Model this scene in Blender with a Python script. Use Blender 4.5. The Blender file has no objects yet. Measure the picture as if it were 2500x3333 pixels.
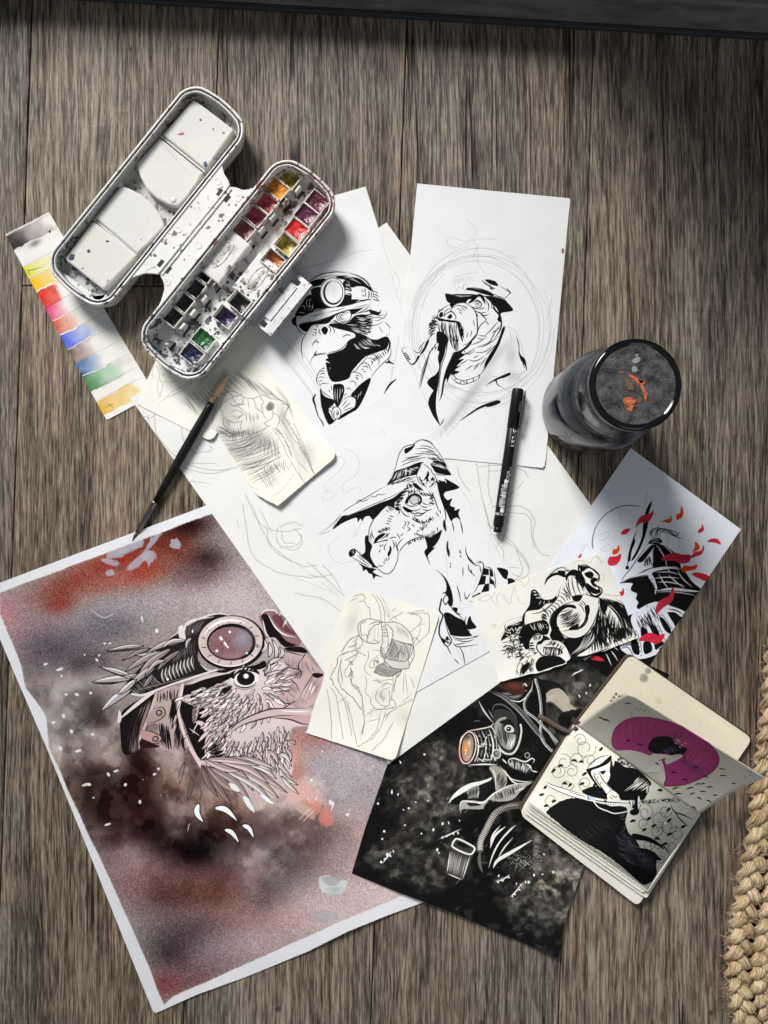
import bpy, bmesh, math, random
import numpy as np
from mathutils import Vector, Matrix

# ------------------------------------------------------------------ camera, light, exposure
sc = bpy.context.scene
col = sc.collection
S = 0.00028                    # metres on the floor per layout unit
CH = 0.70                      # camera height above the floor
def W(x, y, z=0.0):            # layout point seen from the camera -> world point at height z
    f = (CH - z) / CH
    return Vector(((x - 1250) * S * f, (1666.5 - y) * S * f, z))

cam_d = bpy.data.cameras.new('camera'); cam = bpy.data.objects.new('camera', cam_d); col.objects.link(cam)
cam.location = (0, 0, CH); cam_d.sensor_fit = 'VERTICAL'; cam_d.sensor_height = 24
cam_d.lens = 24 * CH / (3333 * S); cam_d.clip_start = .01; cam_d.clip_end = 50
sc.camera = cam

wd = bpy.data.worlds.new('World'); sc.world = wd; wd.use_nodes = True
bg = wd.node_tree.nodes['Background']; bg.inputs[0].default_value = (.84, .92, 1.0, 1); bg.inputs[1].default_value = .19

def area(name, loc, target, size, sy, power, colr, spread=180):
    l = bpy.data.lights.new(name, 'AREA'); l.shape = 'RECTANGLE'; l.size = size; l.size_y = sy; l.energy = power; l.color = colr
    l.spread = math.radians(spread)
    o = bpy.data.objects.new(name, l); col.objects.link(o); o.location = loc
    o.rotation_euler = (Vector(target) - Vector(loc)).to_track_quat('-Z', 'Y').to_euler(); return o
# daylight through the glazed door beyond the top edge, high and to the left
area('window_light', (-.95, 1.75, 1.45), (.0, -.02, 0), .88, .95, 6.3, (1, .97, .93), 34)
# weaker daylight from the room behind the viewer
area('room_light', (.6, -1.6, 1.5), (0, -.2, 0), 1.2, 1.0, 5, (1, .92, .82))

vs = sc.view_settings
vs.view_transform = 'Standard'; vs.look = 'None'; vs.exposure = 0; vs.gamma = 1; vs.use_curve_mapping = False
sc.cycles.use_denoising = True
sc.cycles.max_bounces = 6

# ------------------------------------------------------------------ helpers
def tag(o, label=None, cat=None, group=None, kind=None):
    for k, v in (('label', label), ('category', cat), ('group', group), ('kind', kind)):
        if v: o[k] = v
    return o
def empty(name, loc=(0, 0, 0)):
    o = bpy.data.objects.new(name, None); o.empty_display_size = .01; o.location = loc; col.objects.link(o); return o
def obj(name, me, mat=None, parent=None, smooth=False):
    if isinstance(me, bmesh.types.BMesh):
        m = bpy.data.meshes.new(name); me.normal_update(); me.to_mesh(m); me.free(); me = m
    if mat is not None and not me.materials: me.materials.append(mat)
    if smooth:
        for p in me.polygons: p.use_smooth = True
    o = bpy.data.objects.new(name, me); col.objects.link(o)
    if parent: o.parent = parent; o.matrix_parent_inverse = Matrix.Translation(-parent.location) if parent.parent is None else Matrix.Identity(4)
    return o
def part(name, me, mat, parent, smooth=False):
    """child whose mesh is already in world coordinates"""
    o = obj(name, me, mat, None, smooth); o.parent = parent
    off = Vector(); q = parent
    while q: off += q.location; q = q.parent
    o.location = -off; return o
def prism(bm, pts2, z0, z1, bevel=0.0, smooth_top=False):
    """closed polygon (world xy) extruded z0..z1 with a chamfered top edge"""
    p = [Vector((q[0], q[1])) for q in pts2]
    a = sum(p[i].x * p[(i + 1) % len(p)].y - p[(i + 1) % len(p)].x * p[i].y for i in range(len(p)))
    if a < 0: p.reverse()
    n = len(p); loops = [[(v.x, v.y, z0) for v in p]]
    if bevel:
        def inset(d):
            out = []
            for i in range(n):
                e0 = (p[i] - p[i - 1]).normalized(); e1 = (p[(i + 1) % n] - p[i]).normalized()
                n0, n1 = Vector((-e0.y, e0.x)), Vector((-e1.y, e1.x)); m = n0 + n1
                out.append(p[i] + m * (d / max(m.dot(n0), .35)))
            return out
        for k, (d, h) in enumerate(((0, 1), (.3, .3), (1, 0))):
            loops.append([(v.x, v.y, z1 - bevel * h) for v in inset(bevel * d)])
    else: loops.append([(v.x, v.y, z1) for v in p])
    vs_ = [[bm.verts.new(v) for v in l] for l in loops]
    for A, B in zip(vs_[:-1], vs_[1:]):
        for i in range(n): bm.faces.new((A[i], A[(i + 1) % n], B[(i + 1) % n], B[i]))
    top = bm.faces.new(vs_[-1]); bm.faces.new(list(reversed(vs_[0])))
    bmesh.ops.triangulate(bm, faces=[f for f in bm.faces if len(f.verts) > 4])
    return bm
def box(bm, c, ux, uy, hx, hy, z0, z1, bevel=0.0):
    c, ux, uy = Vector(c[:2]), Vector(ux[:2]), Vector(uy[:2])
    return prism(bm, [c - ux * hx - uy * hy, c + ux * hx - uy * hy, c + ux * hx + uy * hy, c - ux * hx + uy * hy], z0, z1, bevel)
def lathe(bm, prof, origin=(0, 0, 0), axis=(0, 0, 1), n=48, cap0=True, cap1=True):
    """prof: list of (distance along axis, radius)"""
    ax = Vector(axis).normalized(); o = Vector(origin)
    e1 = ax.orthogonal().normalized(); e2 = ax.cross(e1)
    rings = []
    for t, r in prof:
        rings.append([bm.verts.new(o + ax * t + (e1 * math.cos(2 * math.pi * i / n) + e2 * math.sin(2 * math.pi * i / n)) * max(r, 1e-6)) for i in range(n)])
    for A, B in zip(rings[:-1], rings[1:]):
        for i in range(n): bm.faces.new((A[i], A[(i + 1) % n], B[(i + 1) % n], B[i]))
    if cap0: bm.faces.new(list(reversed(rings[0])))
    if cap1: bm.faces.new(rings[-1])
    return bm
def poly_px(s, z): return [W(float(a), float(b), z) for a, b in pts(s)]

class NT:
    """tiny node-graph writer"""
    def __init__(s, name):
        s.m = bpy.data.materials.new(name); s.m.use_nodes = True; s.t = s.m.node_tree
        s.b = s.t.nodes['Principled BSDF']
    def n(s, kind, **k):
        d = s.t.nodes.new(kind)
        for a, v in k.items():
            if a.startswith('i_'):
                key = a[2:]; key = int(key) if key.isdigit() else key.replace('_', ' ')
                if isinstance(v, bpy.types.NodeSocket): s.t.links.new(v, d.inputs[key])
                else: d.inputs[key].default_value = v
            else: setattr(d, a, v)
        return d
    def l(s, a, b): s.t.links.new(a, b)
    def coord(s, which='Object'): return s.n('ShaderNodeTexCoord').outputs[which]
    def map(s, v, scale=(1, 1, 1), loc=(0, 0, 0), rot=(0, 0, 0)): return s.n('ShaderNodeMapping', i_Vector=v, i_Scale=scale, i_Location=loc, i_Rotation=rot).outputs[0]
    def noise(s, v, scale=5, detail=4, rough=.5, dist=0): return s.n('ShaderNodeTexNoise', i_Vector=v, i_Scale=scale, i_Detail=detail, i_Roughness=rough, i_Distortion=dist).outputs['Fac']
    def ramp(s, f, stops):
        r = s.n('ShaderNodeValToRGB', i_Fac=f); e = r.color_ramp.elements
        while len(e) < len(stops): e.new(.5)
        for q, (p, c) in zip(e, stops): q.position = p; q.color = (*c, 1) if len(c) == 3 else c
        return r.outputs[0]
    def rng(s, f, a, b, c=0, d=1): return s.n('ShaderNodeMapRange', i_0=f, i_1=a, i_2=b, i_3=c, i_4=d).outputs[0]
    def math(s, op, a, b=0): return s.n('ShaderNodeMath', operation=op, i_0=a, i_1=b).outputs[0]
    def mix(s, f, a, b, blend='MIX'):
        d = s.n('ShaderNodeMix', data_type='RGBA', blend_type=blend); 
        for k, v in ((0, f), (6, a), (7, b)):
            if isinstance(v, bpy.types.NodeSocket): s.t.links.new(v, d.inputs[k])
            else: d.inputs[k].default_value = v if k == 0 else (*v[:3], 1)
        return d.outputs[2]
    def bump(s, h, strength=.3, dist=.001):
        s.l(s.n('ShaderNodeBump', i_Height=h, i_Strength=strength, i_Distance=dist).outputs[0], s.b.inputs['Normal']); return s
    def base(s, c):
        if isinstance(c, bpy.types.NodeSocket): s.l(c, s.b.inputs['Base Color'])
        else: s.b.inputs['Base Color'].default_value = (*c, 1)
        return s
    def set(s, **k):
        for a, v in k.items():
            key = a.replace('_', ' ').title() if a not in ('IOR',) else a
            key = {'Specular': 'Specular IOR Level', 'Coat': 'Coat Weight', 'Transmission': 'Transmission Weight', 'Sheen': 'Sheen Weight'}.get(key, key)
            if isinstance(v, bpy.types.NodeSocket): s.l(v, s.b.inputs[key])
            else: s.b.inputs[key].default_value = v
        return s
def plain(name, c, rough=.5, **k): return NT(name).base(c).set(roughness=rough, **k).m

# ---------------------------------------------------------------- drawing kit
# Every drawing is computed here, stroke by stroke, into its own sheet's pixel buffer.
def vnoise(h, w, cell, seed):
    r = np.random.RandomState(seed)
    gh, gw = int(h / cell) + 3, int(w / cell) + 3
    g = r.rand(gh, gw).astype(np.float32)
    y = np.arange(h, dtype=np.float32) / cell; x = np.arange(w, dtype=np.float32) / cell
    yi = y.astype(int); xi = x.astype(int)
    fy = (y - yi); fx = (x - xi)
    fy = (fy * fy * (3 - 2 * fy))[:, None]; fx = (fx * fx * (3 - 2 * fx))[None]
    a = g[yi][:, xi]; b = g[yi][:, xi + 1]; c = g[yi + 1][:, xi]; d = g[yi + 1][:, xi + 1]
    return (a * (1 - fx) + b * fx) * (1 - fy) + (c * (1 - fx) + d * fx) * fy

def fbm(h, w, cell, seed, octs=4, gain=.5):
    out = 0; amp = 1; tot = 0
    for o in range(octs):
        out = out + amp * vnoise(h, w, max(cell / 2 ** o, 1.01), seed + 17 * o); tot += amp; amp *= gain
    return out / tot

def pts(s):
    if isinstance(s, str):
        v = np.array([float(t) for t in s.replace(',', ' ').split()], dtype=np.float64)
        return v.reshape(-1, 2)
    return np.asarray(s, dtype=np.float64)

def spline(p, closed=False, n=6):
    p = pts(p)
    if len(p) < 3: return p
    if closed: q = np.vstack([p[-1], p, p[0], p[1]])
    else: q = np.vstack([2 * p[0] - p[1], p, 2 * p[-1] - p[-2]])
    out = []
    t = np.linspace(0, 1, n, endpoint=False)[:, None]
    for i in range(len(q) - 3):
        a, b, c, d = q[i:i + 4]
        out.append(.5 * (2 * b + (c - a) * t + (2 * a - 5 * b + 4 * c - d) * t ** 2 + (3 * b - a - 3 * c + d) * t ** 3))
    out = np.vstack(out)
    return out if closed else np.vstack([out, p[-1]])

class Art:
    """A sheet's picture. box = the sheet's bounds in layout units; tf(x0,y0,s) sets the drawing frame."""
    def __init__(s, box, paper, seed=1, grain=.015):
        s.x0, s.y0, x1, y1 = [int(v) for v in box]
        s.w, s.h = x1 - s.x0, y1 - s.y0
        s.rng = np.random.RandomState(seed)
        s.c = np.ones((s.h, s.w, 3), np.float32) * np.array(paper, np.float32)
        n = fbm(s.h, s.w, 60, seed, 3)[..., None] - .5 + .6 * (fbm(s.h, s.w, 3, seed + 5, 2)[..., None] - .5)
        s.c += grain * n
        s.tooth = vnoise(s.h, s.w, 1.7, seed + 9)
        s.tf(0, 0, 1)
    def tf(s, x0, y0, k): s.ox, s.oy, s.k = x0, y0, k
    def P(s, p):
        p = pts(p)
        return np.stack([s.ox + p[:, 0] / s.k - s.x0, s.oy + p[:, 1] / s.k - s.y0], 1)
    def blend(s, x, y, m, col, tooth=0):
        h, w = m.shape
        ax, ay = max(x, 0), max(y, 0); bx, by = min(x + w, s.w), min(y + h, s.h)
        if ax >= bx or ay >= by: return
        m = m[ay - y:by - y, ax - x:bx - x]
        if tooth: m = m * np.clip(1 - tooth + tooth * 2 * s.tooth[ay:by, ax:bx], 0, 1)
        m = m[..., None]
        s.c[ay:by, ax:bx] = s.c[ay:by, ax:bx] * (1 - m) + np.array(col, np.float32) * m
    def mask(s, p, soft=0):
        x0, y0 = np.floor(p.min(0) - 2 - 2 * soft).astype(int); x1, y1 = np.ceil(p.max(0) + 3 + 2 * soft).astype(int)
        x0, y0 = max(x0, -4), max(y0, -4); x1, y1 = min(x1, s.w + 4), min(y1, s.h + 4)
        if x1 <= x0 or y1 <= y0: return 0, 0, np.zeros((1, 1), np.float32)
        acc = np.zeros((y1 - y0, x1 - x0), np.float32)
        q = np.vstack([p, p[:1]])
        for oy in (.25, .75):
            ys = np.arange(y0, y1) + oy
            for j, yy in enumerate(ys):
                a, b = q[:-1], q[1:]
                hit = (a[:, 1] <= yy) != (b[:, 1] <= yy)
                if not hit.any(): continue
                A, B = a[hit], b[hit]
                xs = np.sort(A[:, 0] + (yy - A[:, 1]) / (B[:, 1] - A[:, 1]) * (B[:, 0] - A[:, 0])) - x0
                for u, v in zip(xs[0::2], xs[1::2]):
                    u, v = max(u, 0), min(v, x1 - x0)
                    if v <= u: continue
                    iu, iv = int(u), int(v)
                    if iu == iv: acc[j, iu:iu + 1] += (v - u) * .5
                    else:
                        acc[j, iu] += (iu + 1 - u) * .5; acc[j, iu + 1:iv] += .5
                        if iv < acc.shape[1]: acc[j, iv] += (v - iv) * .5
        if soft:
            for _ in range(2): acc = blur(acc, soft)
        return x0, y0, np.clip(acc, 0, 1)
    def fill(s, p, col=(.05, .05, .055), a=1, smooth=3, soft=0, tooth=.06, rough=0):
        p = s.P(p)
        if smooth and len(p) < 90: p = spline(p, True, smooth)
        if rough:
            p = densify(p, 4); p = p + s.rng.normal(0, rough, p.shape)
        x, y, m = s.mask(p, soft); s.blend(x, y, m * a, col, tooth)
    def line(s, p, w=4, col=(.05, .05, .055), a=1, prof='t', smooth=5, tooth=0):
        """w is in frame units; prof: t tapered both ends, a tapers away, z grows, c constant"""
        p = s.P(p); w = w / s.k
        if smooth and len(p) > 2: p = spline(p, False, smooth)
        elif len(p) == 2: p = p[0] + (p[1] - p[0]) * np.linspace(0, 1, 5)[:, None]
        t = np.linspace(0, 1, len(p))
        f = {'t': np.sin(np.pi * np.clip(t, .02, .98)) ** .7, 'a': (1 - t) ** .7, 'z': t ** .7, 'c': np.ones_like(t)}[prof]
        r = np.maximum(w * f * .5, .12)
        x0, y0 = np.floor(p.min(0) - w - 2).astype(int); x1, y1 = np.ceil(p.max(0) + w + 3).astype(int)
        if x1 < 0 or y1 < 0 or x0 > s.w or y0 > s.h: return
        m = np.zeros((y1 - y0, x1 - x0), np.float32)
        for i in range(len(p) - 1):
            a0, b0 = p[i], p[i + 1]; R = max(r[i], r[i + 1]) + 1
            ux0 = int(min(a0[0], b0[0]) - R) - x0; ux1 = int(max(a0[0], b0[0]) + R) + 2 - x0
            uy0 = int(min(a0[1], b0[1]) - R) - y0; uy1 = int(max(a0[1], b0[1]) + R) + 2 - y0
            ux0, uy0 = max(ux0, 0), max(uy0, 0)
            yy, xx = np.mgrid[uy0 + y0:uy1 + y0, ux0 + x0:ux1 + x0]
            yy = yy[:m.shape[0] - uy0, :m.shape[1] - ux0] + .5; xx = xx[:m.shape[0] - uy0, :m.shape[1] - ux0] + .5
            if yy.size == 0: continue
            d = b0 - a0; L = max((d ** 2).sum(), 1e-6)
            tt = np.clip(((xx - a0[0]) * d[0] + (yy - a0[1]) * d[1]) / L, 0, 1)
            dist = np.hypot(xx - a0[0] - tt * d[0], yy - a0[1] - tt * d[1])
            rr = r[i] + (r[i + 1] - r[i]) * tt
            k = np.clip(rr - dist + .5, 0, 1) * np.clip(rr * 2, 0, 1)
            sl = m[uy0:uy0 + k.shape[0], ux0:ux0 + k.shape[1]]
            np.maximum(sl, k, out=sl)
        s.blend(x0, y0, m * a, col, tooth)
    def lines(s, many, w=4, **k):
        for q in many.split(';'):
            if q.strip(): s.line(q, w, **k)
    def fills(s, many, **k):
        for q in many.split(';'):
            if q.strip(): s.fill(q, **k)
    def pencil(s, p, w=2.2, a=.45, col=(.30, .30, .31), wob=1.2, twice=0, **k):
        p = spline(s_pts(p), False, 4) if len(s_pts(p)) > 2 else s_pts(p)
        for i in range(1 + twice):
            q = p + s.rng.normal(0, wob * (1 + i), p.shape)
            s.line(q, w, col=col, a=a * (1 - .25 * i), prof='c' if len(p) > 6 else 't', tooth=.7, smooth=3, **k)
    def pencils(s, many, **k):
        for q in many.split(';'):
            if q.strip(): s.pencil(q, **k)
    def hatch(s, A, B, n, w=3, jit=4, bend=0, pencil=False, **k):
        """n strokes running from guide line A to guide line B"""
        A, B = spline(A, False, 8), spline(B, False, 8)
        for i in range(n):
            t = (i + s.rng.uniform(-.35, .35)) / max(n - 1, 1); t = min(max(t, 0), 1)
            a = A[int(t * (len(A) - 1))] + s.rng.normal(0, jit, 2); b = B[int(t * (len(B) - 1))] + s.rng.normal(0, jit, 2)
            d = b - a; mid = (a + b) / 2 + bend * np.array([-d[1], d[0]])
            if pencil: s.line([a, mid, b], w, prof='t', tooth=.7, **k)
            else: s.line([a, mid, b], w * s.rng.uniform(.6, 1.3), **k)
    def blob(s, x, y, rx, ry=None, col=(0, 0, 0), a=.6, rot=0, pw=1, ragged=0, seed=0, tooth=0):
        ry = ry or rx
        c = s.P([[x, y]])[0]; rx, ry = rx / s.k, ry / s.k
        R = int(max(rx, ry) * 2.3) + 2
        x0, y0 = int(c[0]) - R, int(c[1]) - R
        yy, xx = np.mgrid[0:2 * R, 0:2 * R]; xx = xx + x0 - c[0]; yy = yy + y0 - c[1]
        cs, sn = math.cos(rot), math.sin(rot)
        d = ((xx * cs + yy * sn) / rx) ** 2 + ((-xx * sn + yy * cs) / ry) ** 2
        if ragged: d = d * (1 + ragged * (fbm(2 * R, 2 * R, max(R * .35, 3), seed + int(x) + int(y) * 3, 4) - .5) * 2)
        m = np.exp(-d ** pw) if not ragged else 1 / (1 + np.exp((d - 1) * 9))
        m[m < .012] = 0
        s.blend(x0, y0, (m * a).astype(np.float32), col, tooth)
    def feather(s, p, wid, fillc=(.93, .92, .92), edge=(.06, .05, .055), ew=2.2, shade=None, vein=True, both=True):
        """lens-shaped feather along p (root to tip)"""
        c = spline(p, False, 5); t = np.linspace(0, 1, len(c))
        d = np.gradient(c, axis=0); nrm = np.stack([-d[:, 1], d[:, 0]], 1) / (np.hypot(d[:, 0], d[:, 1])[:, None] + 1e-6)
        prof = (np.sin(np.pi * t ** .8) ** .8 * wid / 2)[:, None]
        L, R = c + nrm * prof, c - nrm * prof
        if fillc is not None: s.fill(np.vstack([L, R[::-1]]), fillc)
        if shade is not None:
            h = np.vstack([c + nrm * prof * .1, (R)[::-1]]); s.fill(h, shade[:3], a=shade[3])
        s.line(R, ew, col=edge, prof='c', smooth=0)
        if both: s.line(L, ew * .7, col=edge, prof='c', smooth=0)
        if vein: s.line(c[:-2], ew * .6, col=edge, prof='a', smooth=0, a=.7)

def blur(m, r):
    k = np.exp(-.5 * (np.arange(-int(2 * r) - 1, int(2 * r) + 2) / max(r, .3)) ** 2); k /= k.sum()
    k = k.astype(np.float32)
    pad = len(k) // 2
    q = np.pad(m, ((pad, pad), (0, 0))); m = sum(k[i] * q[i:i + m.shape[0]] for i in range(len(k)))
    q = np.pad(m, ((0, 0), (pad, pad))); return sum(k[i] * q[:, i:i + m.shape[1]] for i in range(len(k)))

def s_pts(p): return pts(p)
def densify(p, step):
    q = np.vstack([p, p[:1]]); out = []
    for a, b in zip(q[:-1], q[1:]):
        n = max(int(np.hypot(*(b - a)) / step), 1)
        out.append(a + (b - a) * (np.arange(n) / n)[:, None])
    return np.vstack(out)

INK = (.055, .055, .06); WHITE = (.865, .868, .878); GRAPH = (.33, .33, .34)

def draw_bird():
    s = Art((700, 590, 1450, 1600), (.86, .863, .875), 11, .02); s.tf(850, 560, 2.602)
    g = dict(w=2.6, a=.5)
    # construction pencil
    s.pencils("285 830 520 770 700 700 950 652;300 835 560 765 800 690;130 1350 300 1560 520 1890;150 1370 330 1570 500 1800;80 1450 250 1650 440 1900;180 1360 400 1600 560 1960;130 1480 330 1730 520 2010;1170 1380 1140 1560 1090 1800;1120 1600 1100 1740;390 930 480 860 600 835 740 845 880 905 960 990;1020 1170 1065 1185 1040 1250;1090 1330 1085 1390 1060 1400;395 1600 440 1640;1140 1000 1180 1020 1150 1060", **g)
    # helmet
    s.line("385 955 430 910 500 870 590 850 660 846 740 856", 8)
    s.line("740 856 820 880 890 925 935 990 950 1010", 10)
    s.line("470 905 560 882 650 880 760 872", 4)
    s.fill("392 952 440 918 500 906 548 902 522 934 506 958 470 966 424 980 408 972")
    s.fill("630 888 700 876 760 886 840 905 905 962 940 1000 925 1005 880 975 820 966 764 978 742 930 700 910 668 906")
    s.lines("700 895 760 895 800 915;740 905 800 920 850 950;690 885 730 883 770 890", 5, col=WHITE)
    s.fill("430 988 500 972 502 1030 518 1086 556 1128 600 1146 470 1160 424 1192 405 1190 440 1150 432 1080 424 1020")
    s.fill("690 1086 762 1078 830 1082 760 1120 700 1130 636 1142 676 1112")
    s.fill("712 915 740 935 758 975 765 1010 700 1000 690 950"); s.fill("700 1035 762 1030 760 1085 695 1090 690 1060")
    s.lines("700 985 730 985 764 1000;700 1000 730 1003 764 1018;698 1035 730 1035 762 1045;712 960 735 955 752 965", 7, col=WHITE)
    s.lines("715 930 725 960 730 1000;742 940 750 965 755 1005", 3, col=WHITE)
    # lens
    c = [(605 + 104 * math.cos(t), 1020 + 125 * math.sin(t)) for t in np.linspace(0, 6.28, 40)]
    s.fill(c, WHITE); s.line(c, 5, prof='c', smooth=0)
    for r0, r1, w in ((80, 98, 15), (72, 92, 4)):
        s.line([(612 + r0 * math.cos(t), 1020 + r1 * math.sin(t)) for t in np.linspace(.1, 4.6, 30)], w, smooth=0)
    s.line([(612 + 80 * math.cos(t), 1020 + 98 * math.sin(t)) for t in np.linspace(-1.7, 1.3, 20)], 6, smooth=0)
    s.blob(620, 1000, 30, 45, (.75, .75, .76), .5)
    # strap and buckle
    s.lines("845 995 880 992 880 1008 850 1010;848 1040 870 1045 862 1058;880 1000 885 1040 880 1058;860 1000 850 1020;905 985 930 1010 935 1050 920 1085;925 990 950 1020 945 1075;770 1085 850 1085 915 1080", 5)
    s.lines("910 1000 915 1040 905 1075", 9); s.lines("945 1005 970 1015 995 1032;950 1030 975 1042 1000 1060;945 1050 975 1065 1000 1092;945 1075 970 1085 1005 1095", 7)
    # second lens behind the clip
    s.fill("372 1070 400 1045 430 1042 436 1090 430 1150 405 1195 370 1215 290 1220 300 1180 340 1120")
    s.lines("395 1060 385 1110 395 1160;420 1055 410 1120 405 1180;330 1150 360 1130 380 1180;310 1190 350 1190 380 1205;395 1085 430 1080;395 1140 432 1135", 6, col=WHITE)
    # brim
    s.line("300 1268 330 1235 420 1190 560 1150 700 1135 820 1100 930 1085", 6)
    s.line("470 1170 560 1150 640 1143", 9); s.line("740 1130 830 1098 900 1080 935 1085", 9)
    s.line("302 1270 298 1300 320 1340 350 1368 390 1370", 6)
    s.fill("258 1250 300 1220 296 1275 305 1305 270 1290")
    s.line("320 1290 360 1275 460 1262 560 1233 650 1196 740 1168 860 1150 922 1112", 6)
    s.fill("318 1296 370 1278 470 1264 560 1234 650 1196 740 1168 830 1158 862 1150 830 1176 782 1204 760 1198 745 1175 700 1184 650 1205 615 1235 575 1275 545 1285 500 1290 455 1292 420 1310 398 1345 372 1352 340 1330")
    s.lines("560 1190 640 1172 720 1150;780 1150 850 1135 905 1118;420 1225 480 1210 540 1190", 4)
    # eye
    s.fill("610 1240 640 1205 700 1180 745 1182 770 1215 740 1255 690 1275 620 1270 590 1262", WHITE)
    for r in (1, .62, .3):
        s.line([(685 + 46 * r * math.cos(t), 1228 + 36 * r * math.sin(t)) for t in np.linspace(0.3, 5.9, 20)], 6, smooth=0)
    s.lines("600 1250 640 1205 700 1186 748 1190;580 1275 620 1270 680 1278 740 1258 765 1225;610 1255 650 1268;755 1185 765 1215 750 1240", 8)
    # face fur black
    s.fill("585 1285 640 1280 700 1284 748 1262 790 1220 860 1205 905 1215 880 1235 935 1245 905 1262 950 1275 900 1285 940 1310 890 1310 925 1345 880 1340 905 1380 870 1375 950 1430 890 1420 1010 1478 930 1490 860 1480 880 1500 830 1500 840 1525 780 1500 740 1430 795 1400 790 1368 740 1350 660 1330 600 1312 575 1300")
    s.hatch("790 1215 800 1290 830 1370", "960 1195 945 1290 930 1370", 26, 6, 8, .05)
    s.hatch("720 1290 760 1330 790 1350", "830 1300 860 1340 880 1375", 9, 4, 5, .03, col=WHITE)
    s.hatch("800 1225 830 1300 850 1380", "900 1240 910 1310 930 1390", 14, 4.5, 8, .05, col=WHITE)
    s.hatch("780 1460 850 1420 900 1400", "850 1520 920 1480 1005 1478", 10, 5, 4, .05, col=WHITE)
    s.lines("780 1210 850 1180 900 1150 925 1120;820 1200 880 1180 925 1165;880 1190 910 1175 935 1150", 6)
    s.fill("915 1165 960 1175 1000 1185 1015 1165 1005 1205 960 1210 925 1195")
    s.lines("930 1240 990 1230 1040 1240;950 1260 1000 1255 1055 1215 1065 1185;960 1210 1010 1215 1050 1205;910 1330 930 1305 990 1290 1040 1262;1000 1300 1015 1340 1040 1355;1040 1265 1080 1300 1085 1330;1060 1385 1075 1375", 5)
    s.fill("918 1415 980 1420 1040 1395 1075 1400 1098 1450 1090 1490 1070 1540 1085 1440 1062 1495 1000 1520 930 1545 880 1560 930 1490 1012 1474 960 1455")
    # beak
    s.lines("398 1345 360 1400 340 1470 345 1540 357 1590;415 1615 440 1565 480 1540 560 1530;440 1560 500 1545 560 1540;470 1515 450 1550;690 1400 730 1378 752 1385 740 1378;560 1530 640 1515 700 1480 745 1420", 6)
    s.lines("455 1300 475 1300 480 1320;440 1330 465 1335 470 1350;440 1355 465 1362 460 1385;435 1370 450 1390;500 1330 490 1350 510 1385;560 1300 590 1330 580 1370;600 1310 620 1340 615 1370;480 1410 450 1440 430 1475;455 1445 470 1435 485 1440 475 1460;690 1395 725 1378 755 1388", 7)
    s.fill("512 1330 540 1308 568 1335 545 1378 520 1360")
    s.lines("470 1510 455 1545 440 1565", 10)
    # chest
    s.fill("560 1545 640 1522 710 1488 745 1425 800 1490 860 1500 940 1490 1000 1520 915 1546 870 1575 835 1610 800 1650 765 1695 745 1745 690 1768 630 1778 590 1762 575 1700 588 1660 556 1650 548 1612 585 1618 545 1590 568 1575")
    s.fill("552 1640 585 1665 575 1690 595 1705 590 1760 570 1720", INK)
    # left scarf
    s.lines("545 1648 500 1680 475 1730 472 1780 500 1820;575 1790 520 1790 495 1815;500 1830 530 1870 600 1915;590 1800 600 1850;500 1695 520 1685 540 1690;490 1720 520 1705 545 1712;480 1745 510 1735 540 1745;490 1775 520 1760;515 1665 540 1665;575 1840 580 1870", 6)
    # right scarf
    s.lines("915 1546 880 1590 835 1640 800 1680 760 1700;845 1630 880 1615 915 1640 935 1690;765 1705 800 1695 845 1715 860 1760;740 1780 775 1770 800 1785 805 1820;925 1555 960 1545 1000 1600 985 1640;900 1580 930 1575 965 1605;1090 1470 1100 1520 1085 1570 1010 1640 950 1710 930 1750;720 1840 740 1830 765 1850;700 1900 725 1870", 6)
    s.lines("925 1600 945 1610 935 1635;940 1580 970 1600;860 1650 890 1645 910 1665;850 1675 870 1670;865 1690 885 1690;800 1720 830 1725;795 1735 820 1745;805 1752 825 1755;950 1570 985 1595;960 1560 1000 1590;980 1550 1015 1585;1000 1540 1030 1575;1025 1520 1045 1560;1040 1500 1060 1545;1055 1490 1075 1520", 8)
    s.fill("1048 1615 1075 1600 1085 1570 1088 1600 1130 1625 1075 1618")
    s.line("1148 1750 1090 1800 1040 1880", 16)
    # vest
    s.fill("500 1830 520 1880 560 1910 610 1925 620 1960 570 2010 600 2080 620 2110 575 2140 530 2050 505 1950")
    s.fill("930 1745 880 1890 820 2000 760 2040 650 2100 690 2050 790 1990 805 1930 760 1890 800 1840 850 1790")
    s.fill("612 1805 640 1795 690 1800 706 1850 680 1940 650 1990 625 1960 610 1880")
    s.lines("628 1830 625 1880 632 1940;650 1820 645 1900 650 1960;672 1815 668 1880 660 1930;690 1830 685 1870", 5, col=WHITE)
    s.lines("560 1915 545 1960 570 2010 610 2040;620 1960 575 1920;560 1950 600 1975 625 2000;570 1990 610 2000;665 1970 720 1910 790 1905 803 1950 780 2010 700 2040;680 1990 730 1930;690 2010 760 1950;690 2025 780 1990", 6)
    s.lines("830 1870 815 1930;850 1850 835 1900;800 1890 795 1910", 5, col=WHITE)
    s.fill([(638 + 38 * math.cos(t) - 6 * math.sin(t), 2040 + 52 * math.sin(t) + 10 * math.cos(t)) for t in np.linspace(0, 6.28, 24)], WHITE)
    s.line([(638 + 38 * math.cos(t) - 6 * math.sin(t), 2040 + 52 * math.sin(t) + 10 * math.cos(t)) for t in np.linspace(0, 6.28, 24)], 6, smooth=0, prof='c')
    s.lines("625 2020 615 2050 625 2075;640 2010 655 2040 640 2080;632 2030 645 2045 632 2060", 7); s.lines("610 2120 640 2090;600 2110 620 2100", 8)
    s.lines("462 1880 435 1920 455 1980 480 2060 510 2110 535 2165;470 1890 445 1910 470 1990;490 2075 520 2120 538 2160", 6)
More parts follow.
